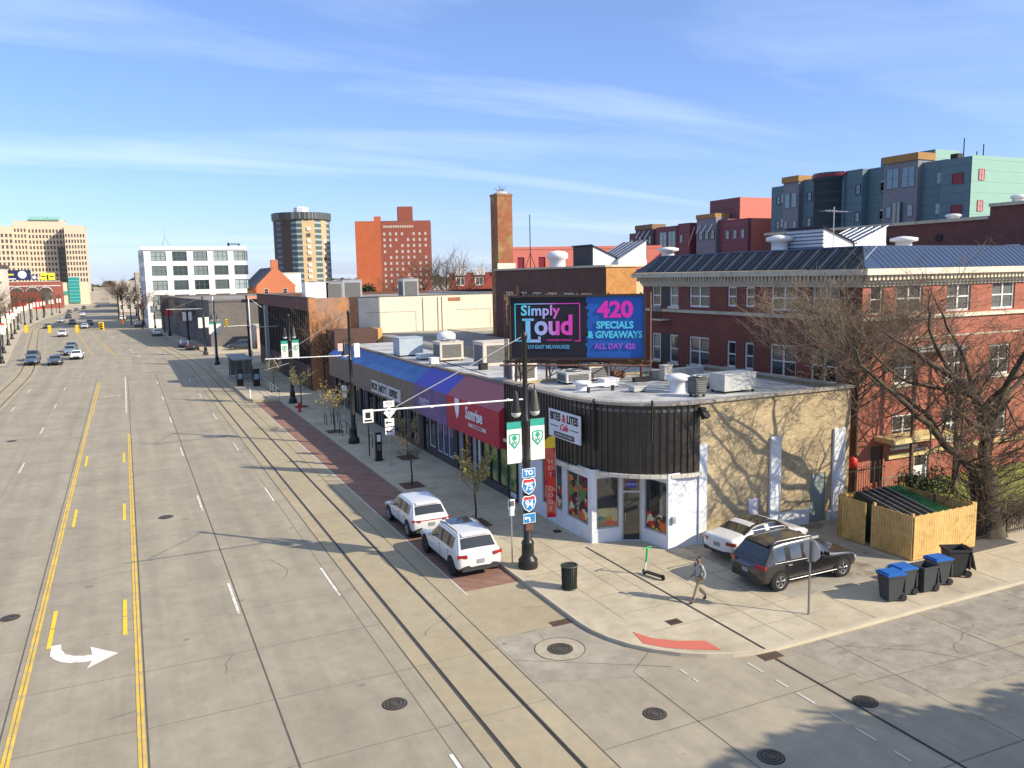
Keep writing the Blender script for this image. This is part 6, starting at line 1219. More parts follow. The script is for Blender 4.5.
lettering(t, 'TO', (14.63, 49.52, 4.05), (1, 0, 0), UP, .28, INK, depth=.002); lettering(t, 'M', (14.63, 49.51, 3.6), (1, 0, 0), UP, .26, INK, depth=.002); lettering(t, '1', (14.63, 49.51, 3.35), (1, 0, 0), UP, .26, INK, depth=.002)
b = MB()
for z in (2.87, 2.3): b.box(14.5, 14.76, 49.515, 49.525, z-.03, z+.04, INK); b.add([(14.5, 49.52, z-.12), (14.5, 49.52, z+.13), (14.36, 49.52, z)], [(0, 1, 2)], INK)
b.build('arrows', t)
t = thing('square_road_sign', 'square white sign with dark symbol on a post left of the route signs', 'sign', (14.29, 53.4, 0)); b = MB(); post(b, 14.29, 53.4, 3.2, .04, BLKM); b.build('post', t)
b = MB(); b.box(13.93, 14.65, 53.33, 53.35, 2.3, 3.2, SW); b.box(14.1, 14.45, 53.322, 53.328, 2.6, 3.0, INK); b.box(14.02, 14.56, 53.322, 53.328, 2.38, 2.5, INK); b.build('plate', t)
t = thing('parking_kiosk', 'black parking pay station with pale lettering beside the square sign', 'parking kiosk', (14.45, 51.7, 0)); b = MB(); b.box(14.25, 14.65, 51.55, 51.85, 0, 1.9, BLACK); b.box(14.2, 14.7, 51.5, 51.9, 0, .12, BLACK); b.build('cabinet', t); b = MB(); b.box(14.33, 14.57, 51.53, 51.545, 1.3, 1.75, SW); b.box(14.33, 14.57, 51.53, 51.545, .7, 1.1, mat('grey print')); b.build('face', t)
t = thing('tall_thin_sign', 'thin pole with two small white notices before the brown finned building', 'sign', (15.9, 66.5, 0)); b = MB(); post(b, 15.9, 66.5, 3.3, .035); b.build('post', t); b = MB(); b.box(15.7, 16.1, 66.44, 66.46, 2.75, 3.2, SW); b.box(15.72, 16.08, 66.44, 66.46, 2.2, 2.65, SW); b.build('plate', t)
def rack(lb, x, y, n=3):
    t = thing('bike_rack', lb, 'bike rack', (x, y, 0), 'hoop bike racks')
    for i in range(n): b = MB(); xx = x+i*.55; b.tube([(xx, y-.1, 0), (xx, y-.1, .85), (xx, y+.7, .85), (xx, y+.7, 0)], .03, BLKM, n=6); b.build('hoop', t)
rack('three hoop bike rack between the golden street trees', 14.4, 66.9); rack('three hoop bike rack nearer the second tram pole', 14.4, 61.6); rack('bike rack between the second tram pole and the square sign', 15.2, 56.0, 2)
t = thing('fire_hydrant', 'red fire hydrant near the banner pole', 'hydrant', (13.75, 75.0, 0)); b = MB(); b.lathe((13.75, 75, 0), [(.2, 0), (.2, .06), (.13, .08), (.13, .6), (.17, .62), (.17, .66), (.12, .8), (.04, .88)], mat('hydrant red', (.55, .03, .03), .5), n=14); b.build('barrel', t)
b = MB(); b.tube([(13.5, 75, .48), (14.0, 75, .48)], .06, MATS['hydrant red'], n=8); b.tube([(13.75, 74.78, .45), (13.75, 75, .45)], .08, MATS['hydrant red'], n=8); b.build('nozzles', t)
t = thing('litter_bin', 'dark green slatted round litter bin near the kerb corner', 'litter bin', (14.62, 26.35, 0)); b = MB(); b.lathe((14.62, 26.35, 0), [(.24, 0), (.27, .05), (.29, .9), (.25, .92)], mat('bin green', (.022, .030, .022), .6), n=24); b.build('body', t)
b = MB()
for k in range(24): a = k*.2618; b.tube([(14.62+.275*math.cos(a), 26.35+.275*math.sin(a), .04), (14.62+.30*math.cos(a), 26.35+.30*math.sin(a), .9)], .012, MATS['bin green'], n=4)
b.tube([(14.62+.31*math.cos(k*.2618), 26.35+.31*math.sin(k*.2618), .92) for k in range(25)], .035, mat('bin rim', (.05, .065, .05), .5), n=6); b.tube([(14.62+.29*math.cos(k*.2618), 26.35+.29*math.sin(k*.2618), .06) for k in range(25)], .025, MATS['bin green'], n=6); b.build('slats', t)
t = thing('scooter', 'green and white electric scooter standing by the cafe door', 'scooter', (18.05, 26.0, 0)); GN = mat('scooter green', (.03, .42, .12), .4)
b = MB(); b.obox((18.12, 25.75, .14), (.3, -1, 0), (1, .3, 0), UP, .42, .09, .03, BLKM); b.build('deck', t)
b = MB(); b.tube([(17.98, 26.22, .12), (18.02, 26.1, 1.12)], .035, WHITE, n=8); b.tube([(18.0, 26.15, .55), (18.02, 26.1, 1.12)], .042, GN, n=8); b.build('stem', t)
b = MB(); b.tube([(17.78, 26.04, 1.13), (18.02, 26.1, 1.15), (18.26, 26.16, 1.13)], .025, GN, n=6); b.build('handlebar', t)
for p_ in ((17.98, 26.25), (18.25, 25.36)): b = MB(); b.tube([(p_[0]-.025, p_[1], .11), (p_[0]+.025, p_[1], .11)], .11, RUBBER, n=16); b.build('wheel', t)
t = thing('stop_sign', 'octagonal sign seen from behind on a grey post at the side street kerb', 'sign', (20.8, 20.35, 0)); b = MB(); b.box(20.77, 20.83, 20.33, 20.37, 0, 2.85, mat('grey channel post', (.16, .16, .16), .5, metal=.4)); b.build('post', t)
b = MB(); pts = [(20.86, 20.35+.40*math.cos(R(22.5+45*k)), 2.3+.40*math.sin(R(22.5+45*k))) for k in range(8)]; b.add(pts+[(p[0]+.01, p[1], p[2]) for p in pts], [tuple(range(7, -1, -1)), tuple(range(8, 16))]+[(k, (k+1) % 8, 8+(k+1) % 8, 8+k) for k in range(8)], mat('sign back', (.42, .42, .42), .5, metal=.3)); so_ = b.build('plate', t)
b = MB(); b.add([(20.877, p[1], p[2]) for p in pts], [tuple(range(8))], SRED); b.build('face', so_); lettering(so_, 'STOP', (20.88, 20.35, 2.3), (0, 1, 0), UP, .26, SW, bold=.006, depth=.002, base=BASE[so_], sx=.9)
b = MB(); b.box(20.45, 21.15, 20.34, 20.36, 2.72, 2.80, mat('sign back')); b.build('name_plate', t)
# wheelie bins
def bin_(lb, x, y, rz, lid, colr=(.045, .05, .055), tilt=0):
    t = thing('wheelie_bin', lb, 'wheelie bin', (0, 0, 0), 'wheelie bins at the kerb'); PM = mat('bin plastic %.2f' % colr[0], colr, .55, var=.1); b = MB()
    lo = [(-.24, -.26), (.24, -.26), (.24, .26), (-.24, .26)]; hi = [(-.31, -.36), (.31, -.36), (.31, .34), (-.31, .34)]
    vs = [(x_, y_, .06) for x_, y_ in lo]+[(x_, y_, 1.0) for x_, y_ in hi]+[(x_*.9, y_*.9, 1.0) for x_, y_ in hi]+[(x_*.8, y_*.8, .3) for x_, y_ in lo]
    b.add(vs, [(3, 2, 1, 0), (0, 1, 5, 4), (1, 2, 6, 5), (2, 3, 7, 6), (3, 0, 4, 7), (4, 5, 9, 8), (5, 6, 10, 9), (6, 7, 11, 10), (7, 4, 8, 11), (8, 9, 13, 12), (9, 10, 14, 13), (10, 11, 15, 14), (11, 8, 12, 15), (12, 13, 14, 15)], PM)
    b.box(-.34, .34, -.39, -.36, .93, 1.0, PM); b.box(-.34, .34, .34, .37, .93, 1.0, PM); b.box(-.34, -.31, -.36, .34, .93, 1.0, PM); b.box(.31, .34, -.36, .34, .93, 1.0, PM); b.build('body', t)
    b = MB(); b.box(-.31, -.12, .345, .40, .30, .85, PM); b.box(.12, .31, .345, .40, .30, .85, PM); b.build('wheel_guards', t)
    if lid: b = MB(); b.box(-.35, .35, -.42, .40, 1.01, 1.05, lid); b.box(-.29, .29, -.34, .30, 1.05, 1.09, lid); b.build('lid', t)
    else: b = MB(); b.obox((0, .47, .66), (1, 0, 0), (0, 1, .25), (0, -.25, 1), .33, .02, .38, PM); b.build('lid', t)
    for s_ in (-1, 1): b = MB(); b.tube([(s_*.27-.03, .33, .13), (s_*.27+.03, .33, .13)], .13, RUBBER, n=14); b.build('wheel', t)
    b = MB(); b.tube([(-.25, .40, .98), (-.25, .46, 1.0), (.25, .46, 1.0), (.25, .40, .98)], .018, PM, n=6); b.build('handle', t)
    b = MB(); b.box(.1, .24, .402, .408, .62, .80, mat('yellow sticker', (.70, .62, .10), .5)); b.build('sticker', t)
    t.location = (x, y, 0); t.rotation_euler = (0, 0, R(rz)); return t
BL = mat('blue bin lid', (.015, .12, .42), .5, var=.08)
bin_('blue lidded dark bin at the left end of the bin row', 24.35, 19.95, -100, BL); bin_('second bin from the left, blue lid pushed up against the first', 25.2, 20.15, -95, BL); bin_('open black bin between two blue lidded ones', 26.15, 20.0, -93, None); bin_('blue lidded bin right of the open black one', 27.15, 20.2, -97, BL); bin_('bigger open black bin standing apart at the right end of the row', 28.5, 20.5, -115, None, (.03, .03, .032)).scale = (1.12,)*3
# timber enclosure and its skip
WOOD = mat('yellow pine boards', (.56, .36, .13), .8, fine=4, famp=.22, kind='stripe', period=.145, duty=.07, col2=(.20, .11, .035), var=.25, scale=1.5)
en = thing('timber_enclosure', 'yellow pine board enclosure round the skip beside the alley', 'enclosure', (30, 24.5, 0))
b = MB()
for i in range(26): x = 28.42+i*.146; b.box(x, x+.14, 22.28, 22.31, .04, 1.88+.03*((i*7) % 3)/2, WOOD)
b.build('front_boards', en)
b = MB()
for i in range(14): yy = 22.33+i*.146; b.box(28.36, 28.39, yy, yy+.14, .04, 1.88+.03*((i*5) % 3)/2, WOOD)
b.build('side_boards', en)
b = MB()
for i in range(9): yy = 24.62+i*.146; b.box(28.30, 28.33, yy, yy+.14, .04, 1.90, WOOD)
b.build('gate', en)
b = MB()
for i in range(27): x = 28.4+i*.146; b.box(x, x+.14, 26.2, 26.23, .04, 1.88, WOOD)
for yy in (22.4, 24.3, 26.1): b.box(32.2, 32.3, yy-.05, yy+.05, 0, 1.95, WOOD)
b.box(32.2, 32.23, 22.33, 26.2, .04, 1.86, WOOD); b.build('rear_boards', en)
b = MB(); 
for (x, yy) in ((28.45, 22.4), (32.1, 22.4), (28.45, 24.3), (28.45, 26.1)): b.box(x-.05, x+.05, yy-.05, yy+.05, 0, 1.98, WOOD)
b.box(28.4, 32.2, 22.32, 22.36, .4, .5, WOOD); b.box(28.4, 32.2, 22.32, 22.36, 1.5, 1.6, WOOD); b.build('frame', en)
dk = thing('skip', 'dark green waste skip with black ribbed sloping lids inside the timber enclosure', 'skip', (30, 24.4, 0)); SG = mat('skip green', (.02, .16, .06), .6)
b = MB(); b.add([(28.75, 23.0, .1), (31.6, 23.0, .1), (31.6, 25.6, .1), (28.75, 25.6, .1), (28.75, 22.9, 1.45), (31.6, 22.9, 1.45), (31.6, 25.7, 2.0), (28.75, 25.7, 2.0)], [(3, 2, 1, 0), (0, 1, 5, 4), (1, 2, 6, 5), (2, 3, 7, 6), (3, 0, 4, 7), (4, 5, 6, 7)], mat('sooty skip side', (.02, .05, .03), .7)); b.build('body', dk)
b = MB(); b.add([(28.75, 22.85, 1.50), (30.75, 22.85, 1.50), (30.75, 25.7, 2.06), (28.75, 25.7, 2.06)], [(0, 1, 2, 3)], BLKM)
for i in range(10): x = 28.85+i*.2; b.tube([(x, 22.9, 1.54), (x, 25.65, 2.09)], .022, ALU if i % 2 else BLKM, n=4)
for i in range(5): x = 30.85+i*.17; b.tube([(x, 22.9, 1.50), (x, 25.65, 2.05)], .03, SG, n=4)
b.build('lid', dk)
# iron fence in front of the lawn
fe = thing('iron_fence', 'low black iron picket fence between the enclosure and the big tree', 'fence', (36, 22.6, 0)); b = MB(); x = 32.4
while x < 46: b.tube([(x, 22.75, 0), (x, 22.75, 1.25)], .010, BLKM, n=4); x += .13
b.build('pickets', fe); b = MB(); 
for z in (.15, 1.1): b.box(32.4, 46, 22.73, 22.77, z, z+.03, BLKM)
for x in (32.4, 35, 37.6, 40.2, 42.8, 45.4): b.box(x-.03, x+.03, 22.72, 22.78, 0, 1.4, BLKM)
b.build('rails', fe)
fe = thing('iron_gate', 'tall black iron gate with a red sign closing the alley beside the shop wall', 'gate', (32.6, 28.6, 0)); b = MB(); x = 31.35
while x < 34.1: b.tube([(x, 28.6, 0), (x, 28.6, 2.2)], .014, BLKM, n=4); x += .16
b.box(31.3, 34.15, 28.58, 28.62, .2, .25, BLKM); b.box(31.3, 34.15, 28.58, 28.62, 2.0, 2.05, BLKM); b.build('bars', fe)
b = MB(); b.lathe((31.75, 28.5, 2.2), [(.02, 0), (.22, .12), (.22, .5), (.02, .62)], mat('red alarm box', (.6, .03, .02), .5), n=8); b.build('red_box', fe)
fe = thing('entrance_railing', 'pale metal railing by the apartment basement entrance', 'railing', (35.5, 29.3, .25)); b = MB(); x = 34.6
while x < 37.6: b.tube([(x, 29.2, .25), (x, 29.2, 1.2)], .012, ALU, n=4); x += .15
b.box(34.6, 37.6, 29.18, 29.22, 1.18, 1.22, ALU); b.build('bars', fe)
# stop shelter and kiosks on the platform
sh_t = thing('stop_shelter', 'glazed tram stop shelter with flat roof on the platform', 'shelter', (12.2, 104, .11)); b = MB()
for (x, yy) in ((11.3, 100), (13.0, 100), (11.3, 107), (13.0, 107), (13.0, 103.5)): b.box(x-.06, x+.06, yy-.06, yy+.06, .11, 2.75, mat('bronze post', (.10, .09, .07), .5))
b.build('posts', sh_t); b = MB(); b.box(11.0, 13.2, 99.5, 107.5, 2.75, 2.9, mat('shelter roof', (.22, .24, .25), .6)); b.build('roof', sh_t)
b = MB(); b.box(12.97, 13.0, 100.1, 106.9, .3, 2.6, mat('smoky shelter glass', (.16, .17, .15), .12)); b.box(11.4, 12.9, 106.97, 107.0, .3, 2.6, MATS['smoky shelter glass']); b.build('glass', sh_t)
for (x, yy, lb) in ((11.3, 97.0, 'black ticket machine with blue screen at the near end of the shelter'), (12.9, 95.5, 'black information pillar on the platform right of the ticket machine')):
    t = thing('ticket_machine', lb, 'ticket machine', (x, yy, .11)); b = MB(); b.box(x-.35, x+.35, yy-.25, yy+.25, .11, 2.1, BLACK); b.build('cabinet', t); b = MB(); b.box(x-.25, x+.25, yy-.27, yy-.25, .9, 1.5, mat('blue screen', (.2, .35, .45), .3)); b.build('screen', t)
t = thing('platform_railing', 'low metal railing along the back of the tram platform', 'railing', (13.6, 92, .1)); b = MB()
for i in range(9): yy = 84.5+i*1.9; b.tube([(13.55, yy, 0), (13.55, yy, 1.05)], .03, ALU, n=5)
b.tube([(13.55, 84.5, 1.05), (13.55, 99.7, 1.05)], .03, ALU, n=5); b.tube([(13.55, 84.5, .55), (13.55, 99.7, .55)], .02, ALU, n=5); b.build('rails', t)
for i, (x, yy, lb) in enumerate(((10.95, 86.2, 'white delineator post on the near tip of the tram platform'), (12.6, 84.4, 'short white post at the back of the platform tip'))): b = MB(); b.lathe((x, yy, .05), [(.06, 0), (.05, .9 if not i else .6), (.02, .95 if not i else .65)], WHITE, n=8); tag(b.build('marker_post', None, base=(x, yy, .05)), lb, 'marker post')

# ---------------------------------------------------------------- the walker
def skin(name, verts, edges, rad, m, lv=2, parent=None, root=0):
    me = bpy.data.meshes.new(name); me.from_pydata(verts, edges, []); o = bpy.data.objects.new(name, me); COL.objects.link(o)
    o.modifiers.new('k', 'SKIN'); sv = me.skin_vertices[0].data
    for i, r_ in enumerate(rad): sv[i].radius = (r_, r_) if not hasattr(r_, '__len__') else r_; sv[i].use_root = (i == root)
    s_ = o.modifiers.new('s', 'SUBSURF'); s_.levels = lv; s_.render_levels = lv
    ev = bpy.data.meshes.new_from_object(o.evaluated_get(bpy.context.evaluated_depsgraph_get())); bpy.data.objects.remove(o)
    ev.materials.clear(); ev.materials.append(m)
    for p_ in ev.polygons: p_.use_smooth = True
    o = bpy.data.objects.new(name, ev); COL.objects.link(o)
    if parent: o.parent = parent
    return o
SK = mat('skin', (.22, .12, .08), .6, var=.04)
# facing -X, mid stride; local coords x forward
J = {'pel': (0, 0, .95), 'wai': (.0, 0, 1.08), 'che': (.02, 0, 1.30), 'nek': (.03, 0, 1.47), 'hd0': (.05, 0, 1.58), 'hd1': (.06, 0, 1.70), 'shL': (.02, .18, 1.40), 'elL': (-.08, .24, 1.13), 'wrL': (.02, .24, .90), 'shR': (.02, -.18, 1.40), 'elR': (-.02, -.25, 1.13), 'wrR': (.18, -.22, .95),
     'hpL': (0, .09, .90), 'knL': (.18, .10, .52), 'anL': (.30, .10, .12), 'toL': (.47, .11, .05), 'hpR': (0, -.09, .90), 'knR': (-.02, -.09, .50), 'anR': (-.33, -.09, .17), 'toR': (-.21, -.09, .04), 'haL': (.05, .24, .82), 'haR': (.25, -.21, .90)}
nm_ = list(J); ed = [('pel', 'wai'), ('wai', 'che'), ('che', 'nek'), ('nek', 'hd0'), ('hd0', 'hd1'), ('che', 'shL'), ('shL', 'elL'), ('elL', 'wrL'), ('wrL', 'haL'), ('che', 'shR'), ('shR', 'elR'), ('elR', 'wrR'), ('wrR', 'haR'), ('pel', 'hpL'), ('hpL', 'knL'), ('knL', 'anL'), ('anL', 'toL'), ('pel', 'hpR'), ('hpR', 'knR'), ('knR', 'anR'), ('anR', 'toR')]
rd_ = {'pel': (.13, .10), 'wai': (.12, .095), 'che': (.14, .11), 'nek': .05, 'hd0': .085, 'hd1': .08, 'shL': .055, 'shR': .055, 'elL': .04, 'elR': .04, 'wrL': .028, 'wrR': .028, 'haL': .035, 'haR': .035, 'hpL': .09, 'hpR': .09, 'knL': .055, 'knR': .055, 'anL': .038, 'anR': .038, 'toL': .04, 'toR': .04}
pn = tag(skin('person', [J[k] for k in nm_], [(nm_.index(a), nm_.index(b_)) for a, b_ in ed], [rd_[k] for k in nm_], SK), 'person in a grey plaid shirt and khaki trousers walking left across the corner pavement', 'person')
def sub(keys, edges, infl, name, m, extra={}, root=0):
    ks = list(keys); return skin(name, [extra.get(k, J.get(k)) for k in ks], [(ks.index(a), ks.index(b_)) for a, b_ in edges], [infl(k) for k in ks], m, parent=pn, root=root)
PLD = mat('plaid shirt', (.30, .30, .30), .85, kind='poster', vs=9, cols=[(.33, .33, .32), (.20, .20, .21), (.40, .39, .37), (.27, .27, .28)]); KH = mat('khaki cloth', (.36, .29, .19), .9, var=.1)
def ir(k, d, dflt=.06):
    r_ = rd_.get(k, dflt); return tuple(v+d for v in r_) if hasattr(r_, '__len__') else (r_+d, r_+d)
sub(['pel', 'wai', 'che', 'nb', 'shL', 'elL', 'wl', 'shR', 'elR', 'wr'], [('pel', 'wai'), ('wai', 'che'), ('che', 'nb'), ('che', 'shL'), ('shL', 'elL'), ('elL', 'wl'), ('che', 'shR'), ('shR', 'elR'), ('elR', 'wr')], lambda k: ir(k, .022, .05), 'shirt', PLD, {'nb': (.03, 0, 1.43), 'wl': (.0, .24, .95), 'wr': (.13, -.225, .99)})
sub(['pel', 'hpL', 'knL', 'al', 'hpR', 'knR', 'ar'], [('pel', 'hpL'), ('hpL', 'knL'), ('knL', 'al'), ('pel', 'hpR'), ('hpR', 'knR'), ('knR', 'ar')], lambda k: ir(k, .018, .052), 'trousers', KH, {'al': (.285, .10, .17), 'ar': (-.30, -.09, .21)})
for s_ in ('L', 'R'): sub(['an'+s_, 'to'+s_], [('an'+s_, 'to'+s_)], lambda k: (.058, .05), 'shoe', mat('dark shoe', (.03, .025, .02), .6), {'anL': (.28, .10, .09), 'anR': (-.34, -.09, .13)})
sub(['h0', 'h1'], [('h0', 'h1')], lambda k: (.095, .095) if k == 'h1' else (.07, .075), 'hair', mat('dark hair', (.02, .014, .01), .8), {'h0': (.0, 0, 1.63), 'h1': (.035, 0, 1.71)})
b = MB(); b.box(.128, .136, -.05, -.02, 1.625, 1.64, BLKM); b.box(.128, .136, .02, .05, 1.625, 1.64, BLKM); b.lathe((.145, 0, 1.585), [(.004, .03), (.014, 0), (.01, -.01)], SK, n=8); b.box(.122, .132, -.022, .022, 1.555, 1.562, mat('lips', (.25, .08, .07), .5)); b.build('face', pn, base=(0, 0, 0))
pn.location = (18.15, 23.0, .0); pn.rotation_euler = (0, 0, R(172))

# ---------------------------------------------------------------- trees
BARK = mat('dark furrowed bark', (.060, .046, .034), .95, kind='stain', col2=(.10, .095, .04), s2=1.3, lo=.5, hi=.65, var=.25, bump=.5)
TWG = mat('grey brown twigs', (.13, .092, .065), .9, var=.2); TWT = mat('tan twigs', (.22, .17, .12), .9, var=.2); TWD = mat('dark twigs', (.085, .06, .045), .9)
def rv(rg): return Vector((rg.gauss(0, 1), rg.gauss(0, 1), rg.gauss(0, 1))).normalized()
def branch(mb, rg, p, d, L, r_, lev, m, m2, nch=5, up=.15, n=5, curl=.35):
    pts = [p.copy()]; k = 4 if lev > 0 else 3
    dd = d.normalized()
    for i in range(k): dd = (dd+rv(rg)*curl*.45+Vector((0, 0, up*.35))).normalized(); p = p+dd*L/k; pts.append(p.copy())
    mb.tube(pts, [r_*(1-.6*i/k) for i in range(k+1)], m if r_ > .03 else m2, n=max(3, n), smooth=True, cap=False)
    if lev > 0:
        for c in range(nch):
            t = .25+.75*(c+rg.random())/nch; q = pts[min(int(t*k), k-1)].lerp(pts[min(int(t*k)+1, k)], t*k-int(t*k) if t < 1 else 1)
            cd = (dd*.75+rv(rg)*.85+Vector((0, 0, up))).normalized(); branch(mb, rg, q, cd, L*rg.uniform(.42, .66), max(.0095, r_*.45), lev-1, m, m2, nch, up, n-1, curl)
def limb(mb, rg, pts, r0, r1, m, m2, lev=2, L=2.4, nch=4, every=1, start=1, up=.02):
    pts = [Vector(p) for p in pts]; k = len(pts)
    fine = []
    for i in range(k-1):
        for j in range(3): fine.append(pts[i].lerp(pts[i+1], j/3)+rv(rg)*.06*(1 if 0 < i+j else 0))
    fine.append(pts[-1]); nf = len(fine); mb.tube(fine, [r0+(r1-r0)*i/(nf-1) for i in range(nf)], m, n=9, cap=False)
    branch(mb, rg, fine[-1], (fine[-1]-fine[-2]), L*.9, r1, 3, m, m2, 4, up)
    for i in range(start*3, nf, every):
        d = (fine[i]-fine[i-1]).normalized(); branch(mb, rg, fine[i], (d*.5+rv(rg)+Vector((0, 0, up*1.5))).normalized(), L*rg.uniform(.6, 1.1), max(.02, (r0+(r1-r0)*i/(nf-1))*.35), lev, m, m2, nch, up)
rg = random.Random(11)
bt = thing('large_bare_tree', 'big bare old tree with thick leaning mossy limbs behind the iron fence', 'tree', (34.3, 23.2, 0))
b = MB(); T0 = Vector((34.3, 23.3, 0))
b.tube([T0+Vector((0, 0, -.05)), T0+Vector((-.02, 0, .5)), T0+Vector((-.05, 0, 1.3)), T0+Vector((-.25, 0, 2.4)), T0+Vector((-.5, 0, 3.1))], [.95, .66, .56, .58, .48], BARK, n=14)
b.build('trunk', bt)
b = MB(); f0 = (33.9, 23.3, 2.6)
limb(b, rg, [f0, (32.6, 23.1, 3.5), (30.9, 23.0, 4.5), (29.6, 22.8, 5.5), (28.0, 23.0, 6.7), (26.3, 23.4, 8.2), (25.6, 23.6, 9.8)], .22, .03, BARK, TWG, lev=3, L=2.2, nch=4, every=1)
limb(b, rg, [f0, (34.1, 23.4, 4.4), (33.3, 23.3, 6.2), (31.6, 23.2, 7.3), (30.2, 23.2, 7.9), (28.3, 23.4, 9.3), (26.8, 23.8, 11.0)], .25, .03, BARK, TWG, lev=3, L=2.2, nch=4, every=1)
limb(b, rg, [(31.6, 23.2, 7.3), (30.9, 23.6, 8.6), (30.6, 23.8, 10.2), (30.4, 23.6, 12.0)], .11, .02, BARK, TWG, lev=3, L=1.8, nch=4, every=1)
limb(b, rg, [(34.1, 23.4, 4.4), (34.9, 23.2, 6.2), (36.0, 23.2, 7.9), (37.2, 22.8, 9.4), (38.0, 22.6, 11.2)], .20, .03, BARK, TWG, lev=3, L=2.4, nch=4, every=1)
limb(b, rg, [f0, (35.4, 24.0, 4.6), (37.4, 24.6, 6.0), (39.6, 24.8, 7.3), (41.6, 25, 9)], .20, .03, BARK, TWG, lev=3, L=2.4, nch=4, every=1)
limb(b, rg, [(34.2, 23.4, 5.0), (34.4, 24.6, 7.2), (34.0, 25.4, 9.6), (33.4, 25.8, 12.0)], .14, .02, BARK, TWG, lev=3, L=2.2, nch=4, every=1)
limb(b, rg, [(30.9, 23.0, 4.5), (30.2, 23.3, 5.8), (29.2, 23.6, 6.6), (27.9, 24.0, 7.2), (26.6, 24.2, 8.3)], .12, .02, BARK, TWG, lev=3, L=1.9, nch=4, every=1)
limb(b, rg, [(33.3, 23.3, 6.2), (32.0, 23.9, 6.7), (30.2, 24.3, 7.0), (28.4, 24.4, 8.2), (27.2, 24.3, 9.0)], .12, .02, BARK, TWG, lev=3, L=1.9, nch=4, every=1)
limb(b, rg, [(34.1, 23.4, 4.0), (33.0, 22.8, 5.0), (31.8, 22.4, 5.4), (30.2, 22.3, 6.4), (29.0, 22.4, 7.8)], .12, .02, BARK, TWG, lev=3, L=1.9, nch=4, every=1)
limb(b, rg, [(33.6, 23.3, 5.6), (33.0, 21.6, 7.4), (32.4, 20.4, 9.4), (31.8, 19.8, 11.4)], .13, .02, BARK, TWG, lev=3, L=2.0, nch=4, every=1)
for i in range(240):     # suckers and fine growth round the trunk
    a = rg.uniform(0, 6.28); z = rg.uniform(.3, 4.6); p_ = Vector((34.1+.6*math.cos(a), 23.3+.55*math.sin(a), z)); branch(b, rg, p_, Vector((math.cos(a), math.sin(a), .7)), rg.uniform(.9, 2.3), .022, 1, TWD, TWG, 5, .1, 3, .7)
for v in b.v:
    if v.z > 8.6: v.z = 8.6+(v.z-8.6)*.6
b.build('crown', bt)
def small_tree(lb, x, y, h, name='street_tree', twig=TWG, cr=1.0, buds=None, dens=7, lev=2, group='small street trees', seed=None, trunk_r=.06, z=0, n0=5, cap=None):
    rg = random.Random(seed if seed is not None else int(x*31+y*7)); t = thing(name, lb, 'tree', (x, y, z), group)
    b = MB(); th = h*.42; b.tube([(x, y, z), (x+.03, y, z+th*.5), (x, y+.03, z+th), (x+.02, y, z+h*.7)], [trunk_r, trunk_r*.8, trunk_r*.7, trunk_r*.35], BARK, n=7); b.build('trunk', t); b = MB()
    for i in range(dens):
        a = i*2.4+rg.random(); zz = z+th+(h*.7-th)*i/dens; branch(b, rg, Vector((x, y, zz)), Vector((math.cos(a)*cr, math.sin(a)*cr, .75)), h*.38*rg.uniform(.8, 1.15)*cr, trunk_r*.38, lev, BARK, twig, n0, .25, 4)
    if buds:
        vs = [v.copy() for v in b.v]; 
        for v in rg.sample(vs, min(len(vs), buds[1])):
            if v.z < z+th*1.05: continue
            s_ = .035+.035*rg.random(); a_, b_ = rv(rg)*s_, rv(rg)*s_; c = v+rv(rg)*.08; b.add([c-a_, c+b_, c+a_, c-b_], [(0, 1, 2, 3)], buds[0])
    if z == 0 and h < 4:
        q = MB(); q.box(x-.6, x+.6, y-.75, y+.75, .004, .009, mat('soil pit', (.10, .06, .04), .95, var=.3)); q.build('soil_pit', t)
    if cap:
        for v in b.v:
            if v.z > cap: v.z = cap+(v.z-cap)*.55
    b.build('crown', t); return t
GOLD = mat('golden catkins', (.36, .29, .09), .85, var=.3); OLV = mat('olive buds', (.22, .22, .08), .85, var=.3)
small_tree('small bare brown tree in a pavement pit ahead of the parked white cars', 14.3, 44.4, 3.0, twig=TWG, cr=.9)
small_tree('golden budding young tree between the parked white cars and the red shop', 14.7, 35.8, 3.3, twig=TWT, buds=(GOLD, 900), cr=.95)
small_tree('golden sapling beside the bike racks', 14.3, 63.6, 3.4, twig=TWT, buds=(GOLD, 700))
small_tree('thin budding tree behind the route signs', 16.4, 51.6, 2.8, twig=TWT, buds=(GOLD, 350))
small_tree('golden sapling next to the twin banner pole', 14.5, 78.0, 3.3, twig=TWT, buds=(OLV, 600)); small_tree('olive sapling left of the banner pole by the platform railing', 14.0, 90.6, 3.3, twig=TWT, buds=(OLV, 600))
small_tree('bushy bare tree filling the gap before the orange brick wall', 18.6, 86.3, 7.2, 'bare_tree', TWG, 1.25, None, 13, 3, None, trunk_r=.13, n0=4)
small_tree('second bare tree in the gap, right against the brown awning shop', 20.8, 86.6, 6.6, 'bare_tree', TWG, 1.1, None, 10, 3, None, trunk_r=.1, n0=4)
small_tree('pale twiggy tree in the alley by the shop wall, its crown over the apartment side', 32.9, 29.4, 11.2, 'bare_tree', TWT, 1.15, None, 26, 3, None, trunk_r=.13, n0=6, seed=5, cap=9.6)
small_tree('bare tree spreading before the lit apartment front left of the big one', 38.2, 27.8, 8.5, 'bare_tree', TWG, .9, None, 11, 3, None, trunk_r=.12, n0=4, z=.25, cap=8)
small_tree('bare tree at the right edge on the apartment lawn', 45.5, 27.0, 9, 'bare_tree', TWG, 1.0, None, 11, 3, None, trunk_r=.15, n0=4, z=.25, cap=8.5)
